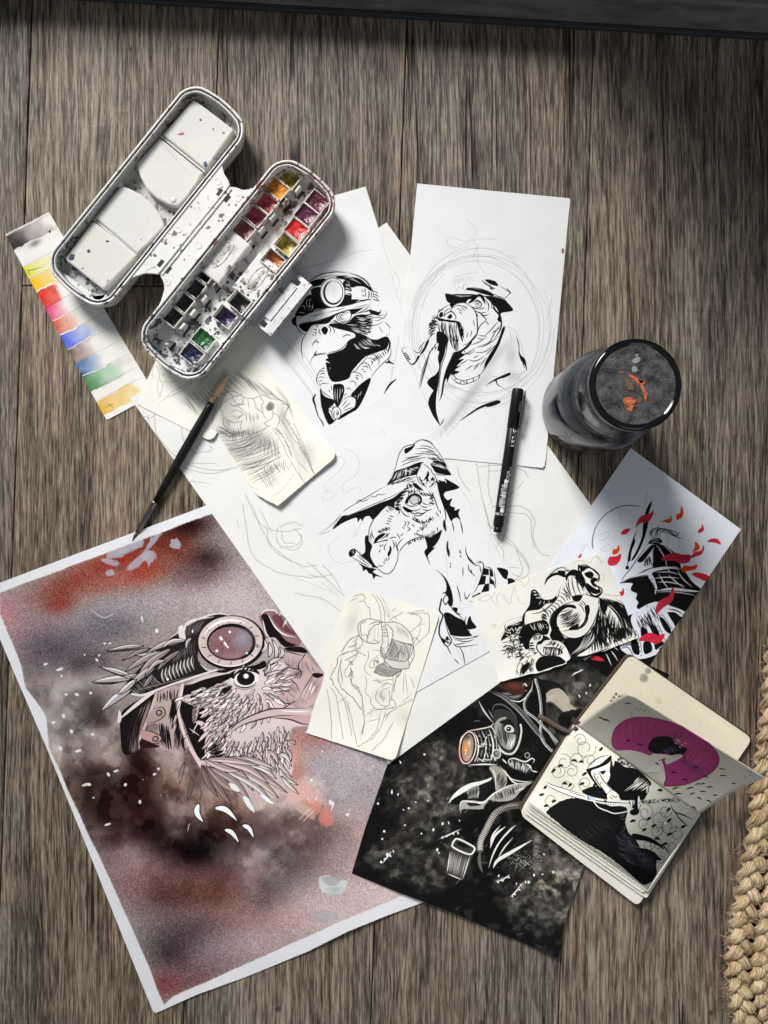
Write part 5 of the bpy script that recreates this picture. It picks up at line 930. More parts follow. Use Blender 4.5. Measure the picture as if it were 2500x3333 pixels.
def draw_leaf():
    """the turned page; drawn in the page's own frame through the homography set by the caller"""
    s = Art((0, 0, 560, 330), (.80, .79, .74), 23, .03)
    s.H = LEAF_H
    def P(p, s=s):
        p = pts(p); q = np.c_[1670 + p[:, 0] / 1.9988, 2110 + p[:, 1] / 1.9988, np.ones(len(p))] @ s.H.T
        return q[:, :2] / q[:, 2:3]
    s.P = P; s.k = 1.6
    moon = "615 600 640 530 720 470 830 445 960 455 1080 490 1200 560 1290 660 1308 740 1270 810 1180 860 1080 885 980 880 950 870 965 830 920 750 930 720 1000 705 960 690 880 680 850 690 800 670 720 650 640 645"
    s.fill(moon, (.70, .22, .46), .95, smooth=5, rough=.3); s.fill(moon, (.46, .18, .38), .4, smooth=5, tooth=1)
    s.hatch("700 500 850 460 1050 490", "690 620 820 560 980 540", 30, 4, 12, .1, col=(.74, .36, .52), a=.5); s.hatch("1100 520 1220 600 1290 720", "1000 640 1100 740 1170 850", 36, 4, 12, .1, col=(.74, .36, .52), a=.5)
    s.blob(1150, 790, 60, 30, (.32, .2, .4), .6, tooth=.5); s.line(pts(moon)[:20], 4, col=(.3, .08, .18), prof='c')
    s.fill("840 640 870 590 930 570 990 575 1010 610 1070 640 1095 650 1070 690 1020 710 980 690 930 680 890 680 850 665", (.07, .06, .07)); s.hatch("930 660 970 640 1010 640", "960 685 1000 680 1030 670", 9, 4, 2, col=(.4, .4, .6))
    for x, y in ((1040, 600), (1060, 625), (1020, 615), (1080, 610), (1045, 640), (1030, 590)): s.blob(x, y, 10, 7, (.75, .76, .72), .9, pw=2)
    s.lines("1000 590 1010 570 1020 540;1030 590 1050 560 1062 555;1060 700 1080 710 1070 740 1100 760", 4)
    s.fill("950 720 980 700 1050 690 1060 710 1000 740 960 750", (.82, .82, .76), .9); s.fill("900 740 930 720 960 830 940 860 890 800 800 800 850 760", (.84, .84, .80), .9); s.lines("900 735 930 725 960 820 945 870;780 790 860 790 930 800", 3)
    R = np.random.RandomState(8)
    for x, y in ((570, 470), (600, 480), (720, 600), (790, 625), (1010, 805), (1090, 855), (1160, 780), (1230, 845), (1350, 838), (1430, 895), (1130, 910), (1180, 890), (1215, 890), (1265, 915), (1050, 935), (1150, 945), (1220, 940), (1200, 980), (1310, 972), (1270, 1005), (1030, 900), (900, 745), (1340, 790), (1170, 1035), (740, 365)):
        a = R.uniform(-.2, .6); d = np.array([math.cos(a), math.sin(a)]) * R.uniform(30, 52); s.feather([(x - d[0] / 2, y - d[1] / 2), (x, y - 4), (x + d[0] / 2, y + d[1] / 2)], 7, fillc=(.09, .09, .09), ew=2, vein=False)
    s.pencils("800 345 830 350 810 375;790 380 780 395 800 400 790 410;805 400 815 385 825 400;830 410 850 390 860 410;740 430 760 425 745 445 765 450;1290 610 1300 630 1310 610 1330 640;1220 570 1240 560 1250 590;1240 560 1270 600;1500 790 1540 800 1530 830 1560 820;1480 830 1510 830 1500 850;900 470 1100 560 1300 650 1500 760", w=3, a=.7)
    s.fill("1500 930 1560 870 1640 845 1600 880 1540 905", (.80, .86, .93), .9)
    return s

def draw_eagle():
    s = Art((-75, 1540, 1495, 3305), (.86, .867, .89), 31, .015)
    h, w = s.h, s.w; R = s.rng
    s.tf(0, 1600, 1.185)
    paper = s.c.copy()
    s.c[:] = np.array([.60, .58, .59])
    B = lambda x, y, rx, ry, c, a=.8, rot=0: s.blob(x, y, rx, ry, c, a, rot)
    for q in ((150, 520, 160, 90, (.58, .50, .55), .8, -.4), (20, 480, 60, 90, (.72, .52, .58), .8), (450, 450, 200, 60, (.60, .60, .66), .8, -.36), (900, 420, 170, 120, (.73, .72, .75), .9), (1050, 560, 120, 100, (.76, .74, .77), .8), (640, 430, 150, 60, (.64, .62, .67), .8, -.36), (330, 560, 170, 60, (.44, .42, .48), .8, -.2), (190, 610, 110, 70, (.35, .33, .40), .9), (430, 520, 90, 50, (.42, .41, .47), .7), (330, 660, 150, 60, (.30, .27, .31), .85),
              (260, 360, 150, 55, (.52, .30, .26), .9, -.37), (230, 430, 60, 40, (.52, .24, .17), .8, -.3), (460, 260, 190, 55, (.56, .26, .17), 1, -.37), (560, 300, 110, 60, (.60, .28, .18), .95, -.3), (600, 200, 130, 50, (.54, .26, .18), .9, -.37), (420, 350, 120, 40, (.60, .38, .33), .7, -.3), (720, 130, 110, 65, (.16, .11, .11), .95, -.3), (790, 260, 85, 60, (.22, .17, .17), .9), (740, 320, 100, 50, (.42, .34, .34), .7), (690, 220, 60, 80, (.45, .20, .15), .6),
              (1300, 1130, 260, 220, (.67, .66, .71), .9), (1380, 1000, 120, 120, (.72, .70, .75), .8), (1420, 1330, 120, 90, (.72, .60, .61), .6), (1200, 950, 90, 50, (.68, .50, .48), .8), (1130, 1060, 50, 130, (.78, .56, .53), .7, -.1), (1180, 1180, 90, 50, (.76, .56, .52), .7, .6),
              (600, 1120, 300, 150, (.40, .325, .30), .95, .3), (380, 1000, 170, 150, (.42, .39, .38), .9), (250, 860, 140, 110, (.42, .41, .42), .9), (200, 1020, 90, 110, (.58, .57, .58), .7), (330, 1150, 130, 100, (.38, .33, .31), .85), (900, 1220, 260, 100, (.43, .35, .32), .95, .3), (1150, 1330, 180, 90, (.52, .46, .45), .9, .4), (520, 1250, 180, 90, (.37, .30, .28), .9),
              (620, 1360, 240, 90, (.33, .29, .29), .95), (740, 1390, 90, 70, (.18, .15, .16), .85), (1080, 1430, 170, 110, (.44, .41, .43), .9), (880, 1520, 150, 70, (.48, .33, .30), .8), (560, 1490, 150, 90, (.56, .42, .44), .85), (470, 1420, 60, 120, (.52, .42, .43), .6), (790, 1560, 150, 60, (.43, .29, .24), .85, .2), (640, 1570, 120, 70, (.38, .28, .26), .8), (1050, 1560, 110, 100, (.27, .24, .26), .9), (930, 1500, 60, 90, (.62, .53, .55), .6), (900, 1650, 150, 60, (.60, .44, .42), .8), (740, 1700, 160, 80, (.36, .31, .35), .85), (680, 1780, 110, 80, (.24, .21, .24), .9), (830, 1790, 120, 60, (.52, .47, .53), .8), (1000, 1740, 170, 70, (.70, .62, .66), .85), (1300, 1620, 220, 110, (.78, .75, .77), .95), (1380, 1480, 140, 120, (.70, .64, .66), .8), (640, 1900, 80, 60, (.52, .28, .29), .85), (760, 1880, 110, 40, (.48, .33, .36), .7, -.35), (1120, 1640, 90, 60, (.72, .60, .60), .7), (1480, 1560, 120, 60, (.80, .76, .78), .9)):
        B(*q)
    # cloudy washes with drying edges
    n = fbm(h, w, 130, 41, 5); n2 = fbm(h, w, 46, 42, 4)
    yy, xx = np.mgrid[0:h, 0:w]
    def glow(x, y, r):
        c = s.P([[x, y]])[0]; return np.exp(-((xx - c[0]) ** 2 + (yy - c[1]) ** 2) / (r / s.k) ** 2)
    reg = np.clip(glow(260, 900, 230) + glow(450, 1100, 260) + glow(720, 1160, 260) + glow(1050, 1290, 230), 0, 1)
    k = (reg * np.clip((n - .5) * 5, -1, 1) * .17)[..., None]; s.c += k
    s.c -= (reg * (np.clip((n2 - .5) * 30, 0, 1) * .07 + np.clip((n - .55) * 40, 0, 1) * -.06))[..., None] * np.array([.9, 1, 1.05])
    lm = s.c.mean(-1, keepdims=True); s.c[:] = lm + (s.c - lm) * np.array([1.0, .8, .72]); s.c[:] = ((s.c - .5) * 1.15 + .465) * np.array([.99, .955, .93])
    # sprayed grain everywhere outside the washes
    g = vnoise(h, w, 1.6, 51) * .7 + vnoise(h, w, 3.0, 52) * .3 - .5
    lum = s.c.mean(-1, keepdims=True)
    s.c += (g[..., None] * .40 * (1 - .75 * reg[..., None])) * np.clip(1.15 - abs(lum - .5) * 1.2, .4, 1)
    # wet marks at the top
    for x, y, rx, ry, rot in ((500, 215, 60, 20, -.4), (420, 270, 40, 12, .3), (590, 190, 50, 12, -.9), (570, 245, 26, 24, 0), (680, 205, 22, 18, 0), (530, 270, 60, 14, -.7), (460, 235, 50, 14, -.3), (425, 315, 20, 12, 0), (530, 200, 30, 18, -.4)):
        s.blob(x, y, rx, ry, (.66, .66, .72), .85, rot, ragged=1.1, seed=3)
    s.blob(455, 385 - 90, 10, 10, (.4, .3, .3), .7)
    # the pale border left by the masking tape
    q = np.array([(-67, 1922), (925, 1550), (1486, 2891), (507, 3297)], float)
    s.tf(0, 0, 1)
    inner = s.P("0 1929 170 1866 690 1672 900 1592 1440 2860 1130 2990 560 3245 533 3270 470 3110 330 2800 300 2740 235 2600 160 2430 150 2330 130 2300 85 2240 70 2170 40 2090 0 2000")
    wob = inner; wob = densify(wob, 5); wob = wob + R.normal(0, .5, wob.shape) + .8 * np.stack([np.sin(np.arange(len(wob)) * .23), np.cos(np.arange(len(wob)) * .17)], 1)
    x, y, m = s.mask(wob, 1.0); M = np.zeros((h, w), np.float32)
    ax, ay = max(x, 0), max(y, 0); sub = m[ay - y:, ax - x:][:h - ay, :w - ax]; M[ay:ay + sub.shape[0], ax:ax + sub.shape[1]] = sub
    s.c[:] = s.c * M[..., None] + paper * (1 - M[..., None])
    s.tf(0, 1600, 1.185)
    # ---------------- the bird
    s.tf(280, 1960, 1.9988)
    pale, pink, ink = (.86, .83, .83), (.80, .68, .67), (.07, .055, .06)
    s.fill("640 560 760 480 960 440 1120 430 1240 380 1340 440 1400 560 1360 680 1460 690 1450 800 1340 820 1330 960 1350 1080 1300 1200 1240 1260 1100 1240 900 1180 740 1070 680 900 620 700", (.84, .79, .79), .95, soft=2)
    s.fill("740 1060 900 1020 1240 1080 1370 1200 1250 1270 1200 1300 1100 1360 980 1240 900 1200 800 1150", (.76, .69, .68), .8, soft=3)
    # skin round the beak
    s.fill("1300 340 1400 320 1500 420 1550 470 1500 640 1400 690 1290 650 1240 560 1320 480 1310 420", (.74, .64, .64), .95, soft=1.5)
    s.hatch("1290 560 1330 520 1370 560", "1380 640 1390 600 1400 560", 16, 3, 6, .1, col=(.45, .38, .39), a=.6); s.hatch("1480 480 1510 500 1530 520", "1400 640 1430 650 1480 640", 20, 3, 8, 0, col=(.4, .34, .35), a=.6)
    s.lines("1320 440 1350 430 1400 450 1390 490 1350 490;1300 400 1340 420;1310 480 1340 510 1370 540 1400 600;1400 370 1380 420 1400 460;1430 330 1400 380;1480 460 1460 500 1420 560 1380 640;1240 560 1300 580 1350 560;1240 600 1300 660 1380 640;1180 690 1280 690 1360 640;1280 310 1340 330 1420 350", 6, col=ink)
    s.fill("1470 470 1500 460 1545 470 1520 490 1490 490", ink); s.blob(1375, 465, 26, 16, (.3, .25, .26), .8, -.3); s.lines("1490 540 1460 600;1470 520 1450 580", 10, col=(.93, .92, .92))
    s.hatch('1300 360 1380 350 1470 420', '1320 440 1400 470 1500 470', 22, 3, 8, .05, col=(.3, .25, .26), a=.6); s.hatch('1290 600 1340 620 1400 600', '1300 680 1380 690 1450 660', 18, 3, 8, .05, col=(.35, .29, .3), a=.6)
    s.blob(1430, 600, 60, 70, (.85, .74, .73), .5)
    # upper right goggle
    s.fill("1125 90 1160 60 1220 55 1300 110 1400 220 1380 290 1300 300 1240 200 1170 240 1150 160", (.52, .40, .41)); s.fill("1140 90 1180 80 1240 170 1300 250 1370 280 1290 290 1230 230 1180 230 1160 150", ink); s.lines("1130 90 1165 55 1230 55 1250 90;1180 70 1230 160 1290 210 1370 230;1150 110 1170 200 1200 240", 12, col=pale); s.fill("1210 100 1260 80 1300 150 1370 210 1290 190", (.40, .24, .26)); s.lines("1280 170 1300 110;1250 90 1280 60", 7, col=pale); s.fill("1290 300 1400 290 1440 330 1330 320", ink)
    # cap and strap
    s.fill("540 240 600 190 680 130 760 100 860 78 940 92 880 110 800 150 750 200 735 290 730 380 800 440 850 450 700 490 560 545 440 580 300 600 250 560 280 500 360 420 430 330", (.10, .09, .095), .97)
    s.line("530 245 610 190 700 125 850 75 960 95", 12, col=pale); s.line("600 210 640 240 640 170 690 120 830 95", 20, col=pale); s.fill("600 160 640 175 640 230 610 240", pale); s.hatch("660 140 720 120 800 110", "660 230 690 220 740 190", 20, 4, 6, .1, col=(.4, .36, .37)); s.hatch("600 330 640 290 700 240", "560 400 620 380 700 350", 20, 4, 8, .1, col=(.4, .37, .38))
    s.line("300 597 370 605 450 575 560 535 700 488 850 440", 14, col=pale, prof='c'); s.line("290 585 380 560 560 515 720 470", 6, col=(.5, .47, .48))
    s.hatch("290 560 360 500 430 450", "360 590 430 570 500 540", 16, 5, 6, .1, col=(.55, .52, .53))
    # goggle
    el = lambda cx, cy, rx, ry, a0=0, a1=6.2832, n=44: [(cx + rx * math.cos(t) - .12 * ry * math.sin(t), cy + ry * math.sin(t) + .05 * rx * math.cos(t)) for t in np.linspace(a0, a1, n)]
    s.fill(el(945, 262, 222, 176), ink); s.fill(el(940, 255, 208, 164), (.80, .74, .73)); s.fill(el(945, 262, 158, 118), ink)
    s.fill(el(940, 265, 142, 104), (.52, .40, .42)); s.blob(1020, 240, 60, 60, (.56, .57, .63), .9); s.blob(880, 290, 70, 50, (.50, .32, .33), .7); s.blob(960, 350, 60, 20, (.62, .48, .48), .7)
    gx, gy = s.P([[940, 265]])[0].astype(int); s.c[gy - 55:gy + 55, gx - 72:gx + 72] += (g[gy - 55:gy + 55, gx - 72:gx + 72] * .22)[..., None]
    for t in np.linspace(.2, 6.4, 15): s.line([(940 + 160 * math.cos(t), 260 + 122 * math.sin(t)), (940 + 195 * math.cos(t + .05), 260 + 152 * math.sin(t + .05))], 6, col=(.25, .2, .2))
    s.line(el(940, 258, 180, 140, 3.4, 5.2), 16, col=(.94, .93, .93), smooth=0); s.line(el(945, 262, 155, 116, 3.6, 5.6), 14, col=ink, smooth=0); s.line(el(945, 262, 156, 117, .1, 1.2), 12, col=ink, smooth=0)
    s.line(el(940, 258, 200, 158, .4, 2.4), 9, col=(.93, .91, .91), smooth=0)
    for x, y, a, b in ((935, 193, 9, 9), (878, 235, 10, 17), (905, 270, 8, 20), (850, 315, 11, 10), (920, 290, 6, 12), (1045, 330, 9, 7)): s.blob(x, y, a, b, (.95, .95, .96), 1, -.5, pw=3)
    s.line("740 400 790 440 850 450", 10, col=pale)
    # spring
    for i in range(9):
        x = 505 + i * 24; y = 480 - i * 11; s.fill([(x + 13 * math.cos(t) + 8 * math.sin(t), y + 55 * math.sin(t)) for t in np.linspace(0, 6.28, 14)], (.17, .15, .15)); s.line([(x - 5, y - 48), (x - 12, y), (x + 8, y + 50)], 9, col=(.82, .8, .8)); s.line([(x + 4, y - 40), (x, y + 40)], 4, col=(.55, .52, .52))
    s.blob(530, 500, 9, 9, (.97, .97, .97), 1, pw=3)
    # crest feathers
    fe = dict(edge=ink, ew=5)
    for p, wd, c in (("380 285 260 290 130 318", 26, pale), ("420 300 330 330 235 380", 26, (.66, .61, .61)), ("470 300 400 340 320 345", 28, pale), ("500 320 380 370 250 455", 40, (.72, .67, .67)), ("300 485 200 450 90 420", 34, pale), ("340 470 260 490 150 490", 36, (.7, .66, .66)), ("300 495 180 500 35 520", 44, pale), ("640 250 520 270 390 330", 40, (.78, .74, .74)), ("655 250 560 255 490 300", 30, pale), ("560 300 430 380 340 470", 40, (.70, .65, .65)), ("620 310 520 380 460 450", 32, (.60, .55, .56)), ("450 420 370 470 260 560", 44, (.75, .71, .71)), ("440 470 400 520 370 560", 30, (.6, .56, .56)), ("300 560 200 620 95 710", 52, (.84, .84, .86)), ("330 500 260 560 205 600", 40, pale), ("690 230 660 260 650 310", 22, pale), ("520 380 450 400 380 480", 26, pale)):
        s.feather(p, wd, fillc=c, shade=(.3, .27, .28, .35), **fe)
    s.lines("130 325 250 315 380 300;100 430 200 470 290 500;40 530 160 530 260 510", 9, col=ink)
    # neck collar of leather
    s.fill("225 730 300 660 380 620 440 600 430 680 400 760 360 860 350 960 300 990 240 980 225 860", ink); s.fill("330 700 380 680 420 640 400 760 350 860 330 960 290 970 280 880 300 780", (.62, .52, .51), .9, soft=3); s.hatch("330 660 370 650 410 640", "250 960 290 970 330 960", 24, 6, 8, .05, col=ink)
    s.line("215 765 300 690 390 620 460 575", 24, col=pale); s.line("465 570 440 650 400 760 355 870 345 960", 24, col=(.78, .70, .69)); s.line("452 580 425 660 385 770 340 880", 5, col=ink); s.line("478 575 455 655 415 770 365 880", 5, col=ink); s.fill("205 780 215 700 232 740 225 780", pale)
    s.fill("470 590 620 550 600 690 590 800 570 900 590 980 540 970 480 940 470 800 440 770", (.70, .63, .62)); s.hatch("480 590 540 570 610 560", "470 650 540 640 600 650", 16, 5, 5, 0, col=ink); s.hatch("560 620 590 640 600 680", "540 760 560 800 560 840", 22, 6, 6, 0, col=ink); s.hatch("480 780 510 800 540 800", "490 930 530 950 560 960", 18, 7, 6, 0, col=ink)
    s.fill("400 740 450 690 500 680 520 720 490 760 400 800", (.66, .57, .56)); s.line("395 790 470 770 515 730 500 685 450 690", 6, col=ink); s.fill("360 830 420 840 490 870 490 900 450 920 390 900 355 870", (.72, .57, .56)); s.line("360 830 430 845 490 875 480 910 440 920 360 890", 6, col=ink); s.fill("360 890 450 925 480 940 400 950 350 940", (.16, .08, .07))
    for cx, cy in ((476, 720), (452, 890)): s.fill(el(cx, cy, 18, 17), (.55, .47, .46)); s.line(el(cx, cy, 18, 17), 6, col=ink, prof='c', smooth=0); s.blob(cx - 4, cy - 4, 6, 6, (.85, .8, .8), .9)
    # dark behind the ear
    s.fill("620 560 700 530 780 500 960 460 930 500 800 560 700 620 660 660 800 700 820 760 780 850 790 1010 740 1020 690 930 650 820 610 700", ink); s.hatch("600 700 610 800 640 900", "580 800 590 900 650 980", 14, 8, 8, 0, col=ink)
    s.line("628 540 612 640 600 720 640 860 690 970 745 1065", 20, col=(.85, .78, .77), prof='c'); s.line("618 560 600 700 560 800", 9, col=pale); s.line("615 650 590 720 600 800 570 960", 6, col=ink)
    s.feather("700 800 720 680 780 580", 46, fillc=(.72, .66, .66), shade=(.35, .3, .3, .5), **fe)
    for i in range(10):
        t = i / 9; cx, cy = 735 + 80 * t ** .7, 785 + 120 * t ** 1.3; s.fill(el(cx, cy, 22, 14), (.82, .77, .76)); s.line(el(cx, cy, 22, 14, .5, 3.4, 10), 5, col=ink, smooth=0)
    s.line("790 900 780 960 785 1030", 16, col=(.78, .68, .67)); s.lines("670 820 740 870;690 860 720 800 760 770", 8, col=pale)
    # face feathers, following the flow away from the eye
    cand = []
    for yy0 in range(470, 1010, 31):
        for xx0 in range(640, 1340, 38):
            x = xx0 + R.uniform(-9, 9) + (19 if (yy0 // 31) % 2 else 0); y = yy0 + R.uniform(-7, 7)
            top = 600 - (x - 640) * .33 if x < 960 else 545
            if x > 1110: top = 420
            left = 640 if y < 650 else 780 + (y - 650) * .12
            right = 1290 if y < 640 else (1200 if y < 800 else 1320)
            if y < top or x < left or x > right: continue
            if (x - 1040) ** 2 / 95 ** 2 + (y - 505) ** 2 / 66 ** 2 < 1: continue
            if y < 690 and x > 1120 and y > 560 + (1290 - x): continue
            if 0 < (y - (860 - (x - 930) * .33)) + 40 < 90 and x > 930: continue
            cand.append((y, x))
    for y, x in sorted(cand):
        dx, dy = x - 1060, y - 470
        if y < 780: a = math.atan2(dy * .9 + 60, dx - 160)
        else: a = math.atan2(1.0, -.9 + (x - 850) / 420)
        if x > 1110 and y < 640: a = math.atan2(y - 560, x - 1110) + (.2 if y < 500 else 0)
        L = R.uniform(66, 100) * (1 if y < 780 else 1.25); d = np.array([math.cos(a), math.sin(a)]) * L; nb = np.array([-d[1], d[0]]) * R.uniform(-.16, .16)
        v = R.uniform(.78, 1.0); pk = R.uniform(.90, .995); c = (v, v * pk, v * pk)
        s.feather([(x, y), (x + d[0] * .5 + nb[0], y + d[1] * .5 + nb[1]), (x + d[0], y + d[1])], R.uniform(19, 27), fillc=c, edge=(.09, .07, .07), ew=3.4, vein=R.rand() < .4, shade=(.25, .2, .2, .5) if R.rand() < .6 else None)
    for i in range(130):
        x, y = R.uniform(650, 1010), R.uniform(520, 960)
        if y < 640 - (x - 640) * .3 or (x - 1040) ** 2 / 100 ** 2 + (y - 505) ** 2 / 70 ** 2 < 1 or (y > 760 and x > 960): continue
        a = math.atan2((y - 470) * .9 + 60, x - 1220); s.line([(x, y), (x + 30 * math.cos(a), y + 30 * math.sin(a))], 4, col=ink)
    s.hatch("780 960 800 1000 830 1020", "850 900 880 950 920 990", 14, 9, 8, 0, col=ink); s.hatch("900 560 930 540 960 540", "860 610 890 600 920 590", 12, 6, 6, 0, col=ink)
    # eye
    s.fill("945 470 980 445 1040 430 1090 440 1120 480 1110 530 1050 565 985 560 950 520", (.9, .88, .88)); s.fill("930 470 980 440 1050 425 1110 440 1130 470 1090 455 1040 448 980 470 960 500", ink)
    s.fill(el(1040, 495, 58, 46), ink); s.blob(1040, 480, 18, 17, (.98, .98, .98), 1, pw=4); s.line(el(1035, 505, 84, 62, .3, 2.8), 7, col=(.5, .46, .46), smooth=0); s.line(el(1035, 500, 78, 56, .2, 3), 8, col=ink, smooth=0)
    s.hatch("960 470 1010 445 1080 450", "985 430 1030 410 1090 430", 12, 5, 3, 0, col=pale); s.fill("840 450 960 430 1100 410 1160 380 1170 420 1110 440 1040 425 960 440 900 460", ink)
    for p, wd in (("1140 330 1170 290 1160 240", 24), ("1190 360 1200 310 1190 260", 26), ("1230 370 1240 310 1210 240", 26), ("1170 420 1220 380 1280 360", 24), ("1250 360 1280 330 1260 290", 24), ("1150 450 1210 420 1250 390", 22), ("1160 480 1220 460 1290 440", 20), ("1160 470 1190 430 1190 380", 20)): s.feather(p, wd, fillc=(.88, .84, .84), **fe)
    # pipe from the beak
    s.fill("930 845 980 790 1060 750 1180 705 1300 690 1470 690 1465 740 1300 735 1180 750 1080 780 1000 810 945 845", (.78, .71, .70)); s.lines("930 845 980 790 1060 745 1180 700 1300 690 1465 690;945 845 1010 805 1090 775 1200 748 1300 737 1465 740", 8, col=ink); s.fill("1200 750 1300 738 1465 742 1455 795 1380 785 1330 765", (.76, .63, .62)); s.line("1200 752 1320 762 1400 790 1455 796", 8, col=ink); s.line("1260 705 1360 712 1460 712", 7, col=(.97, .97, .97))
    # breast feathers
    for p, wd in (("1270 960 1310 890 1320 840", 24), ("1250 990 1300 1000 1340 1070", 28), ("1290 940 1330 990 1330 1040", 22), ("1300 900 1350 910 1360 930", 16), ("1230 1000 1270 1070 1340 1140", 30), ("1200 1000 1220 1060 1240 1110", 26), ("1140 1000 1160 1060 1200 1100", 28), ("1260 1080 1290 1140 1380 1190", 30), ("1060 980 1080 1030 1130 1070", 30), ("980 960 1000 1010 1040 1040", 30), ("1270 1130 1320 1190 1385 1250", 26), ("1180 960 1230 1000 1250 1060", 26), ("1100 960 1130 1000 1150 1040", 26)):
        s.feather(p, wd, fillc=(.88, .82, .81) if R.rand() < .6 else (.94, .93, .93), shade=(.4, .3, .3, .35), edge=ink, ew=4)
    for p, wd, c in (("760 1060 850 1190 950 1330", 46, (.58, .50, .48)), ("750 1060 800 1180 860 1270", 40, (.54, .46, .44)), ("780 1060 900 1180 1000 1240", 50, (.66, .58, .56)), ("800 1070 980 1180 1100 1370", 44, (.7, .66, .66)), ("800 1040 1000 1120 1090 1230", 46, (.72, .64, .62)), ("900 1090 1080 1180 1220 1312", 44, (.86, .85, .86)), ("950 1080 1120 1160 1255 1275", 46, (.84, .80, .79)), ("780 1030 950 1080 1060 1150", 46, (.76, .67, .65)), ("1000 1070 1130 1120 1310 1240", 44, (.80, .72, .70)), ("850 1030 1050 1080 1190 1180", 46, (.84, .78, .77)), ("760 1020 900 1080 1000 1100", 44, (.84, .76, .75)), ("1050 1050 1150 1080 1240 1150", 40, (.9, .88, .88)), ("900 1010 1080 1040 1220 1100", 40, (.9, .86, .85)), ("780 1020 950 1030 1130 1065", 36, (.86, .80, .79)), ("1000 1000 1130 1040 1240 1090", 30, pale)):
        s.feather(p, wd, fillc=c, shade=(.35, .27, .26, .4), edge=ink, ew=4)
    s.fills("1020 1265 1060 1280 1100 1370 1050 1330;930 1175 980 1195 1000 1235 950 1215;1130 1250 1180 1270 1225 1312 1180 1300", col=(.93, .96, .98), a=.9)
    s.feather("640 1040 620 1110 610 1180", 26, fillc=None, edge=(.2, .15, .14), ew=4); s.feather("690 1140 680 1210 660 1290", 34, fillc=(.42, .36, .34), edge=(.2, .15, .14), ew=4)
    for p, wd in (("735 1308 722 1370 767 1436", 40), ("832 1338 910 1350 992 1430", 40), ("1013 1450 1060 1470 1095 1540", 34), ("898 1478 950 1500 1000 1570", 34)): s.feather(p, wd, fillc=(.93, .96, .97), edge=(.1, .08, .08), ew=6, vein=False)
    s.line("740 1300 750 1250 740 1190", 8, col=(.2, .15, .15), a=.6); s.lines("660 1500 670 1450 680 1440;1130 1290 1150 1350", 6, col=(.85, .78, .76)); s.line("1440 1270 1460 1300 1490 1290 1500 1260", 10, col=(.93, .93, .94)); s.line("1580 1290 1610 1310 1590 1360", 10, col=(.93, .93, .94))
    s.lines("30 40 70 80 130 100 200 60", 9, col=(.78, .75, .78), a=.7)
    # reddish edge of the cloud
    s.blob(1480, 1330, 60, 40, (.83, .55, .5), .7, .6, ragged=.9, seed=5); s.blob(1560, 1400, 50, 60, (.84, .5, .45), .7, 0, ragged=.9, seed=6); s.blob(1420, 1350, 60, 30, (.78, .66, .62), .8, .5, ragged=.9, seed=7); s.lines("1380 1420 1430 1370 1480 1330;1400 1440 1460 1380 1500 1340", 6, col=(.86, .76, .72))
    # white spatter
    for x, y, a, b, rot in ((365, 110, 10, 30, -.2), (460, 185, 18, 22, 0), (620, 160, 16, 18, .6), (692, 188, 9, 18, 0), (120, 267, 14, 8, 0), (155, 267, 16, 8, -.3), (85, 345, 10, 14, .6), (70, 375, 14, 18, -.9), (45, 860, 16, 8, -.4), (145, 1120, 16, 22, -.5), (195, 1098, 30, 12, -.3), (20, 1185, 20, 15, 0), (255, 1187, 18, 18, .5), (470, 1083, 14, 14, 0), (445, 1118, 20, 12, -.4), (350, 1300, 18, 20, 0), (140, 1445, 40, 12, -.3), (1140, 985, 8, 12, 0), (1535, 970, 9, 9, 0), (1465, 1160, 14, 10, 0), (1545, 1160, 7, 7, 0), (125, 990, 5, 9, 0), (485, 1255, 5, 5, 0), (370, 1153, 5, 5, 0), (480, 1150, 4, 4, 0), (1300, 130, 9, 22, 0), (-130, 600, 18, 10, 0), (-60, 600, 24, 14, .4), (30, 590, 18, 12, 0), (-160, 480, 12, 10, 0), (-10, 340, 9, 9, 0)):
        s.blob(x, y, a * .6, b * .68, (.88, .89, .91), .95, rot, pw=3, ragged=.5, seed=int(x))
    s.tf(0, 1600, 1.185)
    for x, y, a, b in ((245, 865, 8, 12), (205, 890, 9, 9), (275, 925, 9, 12), (232, 990, 10, 14), (300, 1000, 16, 8), (330, 1130, 20, 9), (175, 665, 11, 6), (230, 685, 18, 8), (355, 935, 8, 6), (360, 1180, 6, 4), (1340, 1245, 9, 9), (1200, 1110, 8, 7), (1275, 1200, 8, 16), (215, 1440, 4, 4)): s.blob(x, y, a * .8, b * .7, (.88, .89, .91), .9, -.3, pw=3, ragged=.5, seed=int(y))
    s.fill("1230 1490 1270 1480 1310 1500 1340 1500 1320 1550 1270 1550 1240 1540", (.80, .82, .82), .8); s.fill("1240 1490 1300 1485 1310 1510 1270 1520", (.6, .62, .63), .8); s.blob(1290, 1535, 25, 15, (.62, .66, .66), .8); s.blob(1240, 1640, 70, 25, (.62, .61, .65), .5, ragged=.5)
    return s

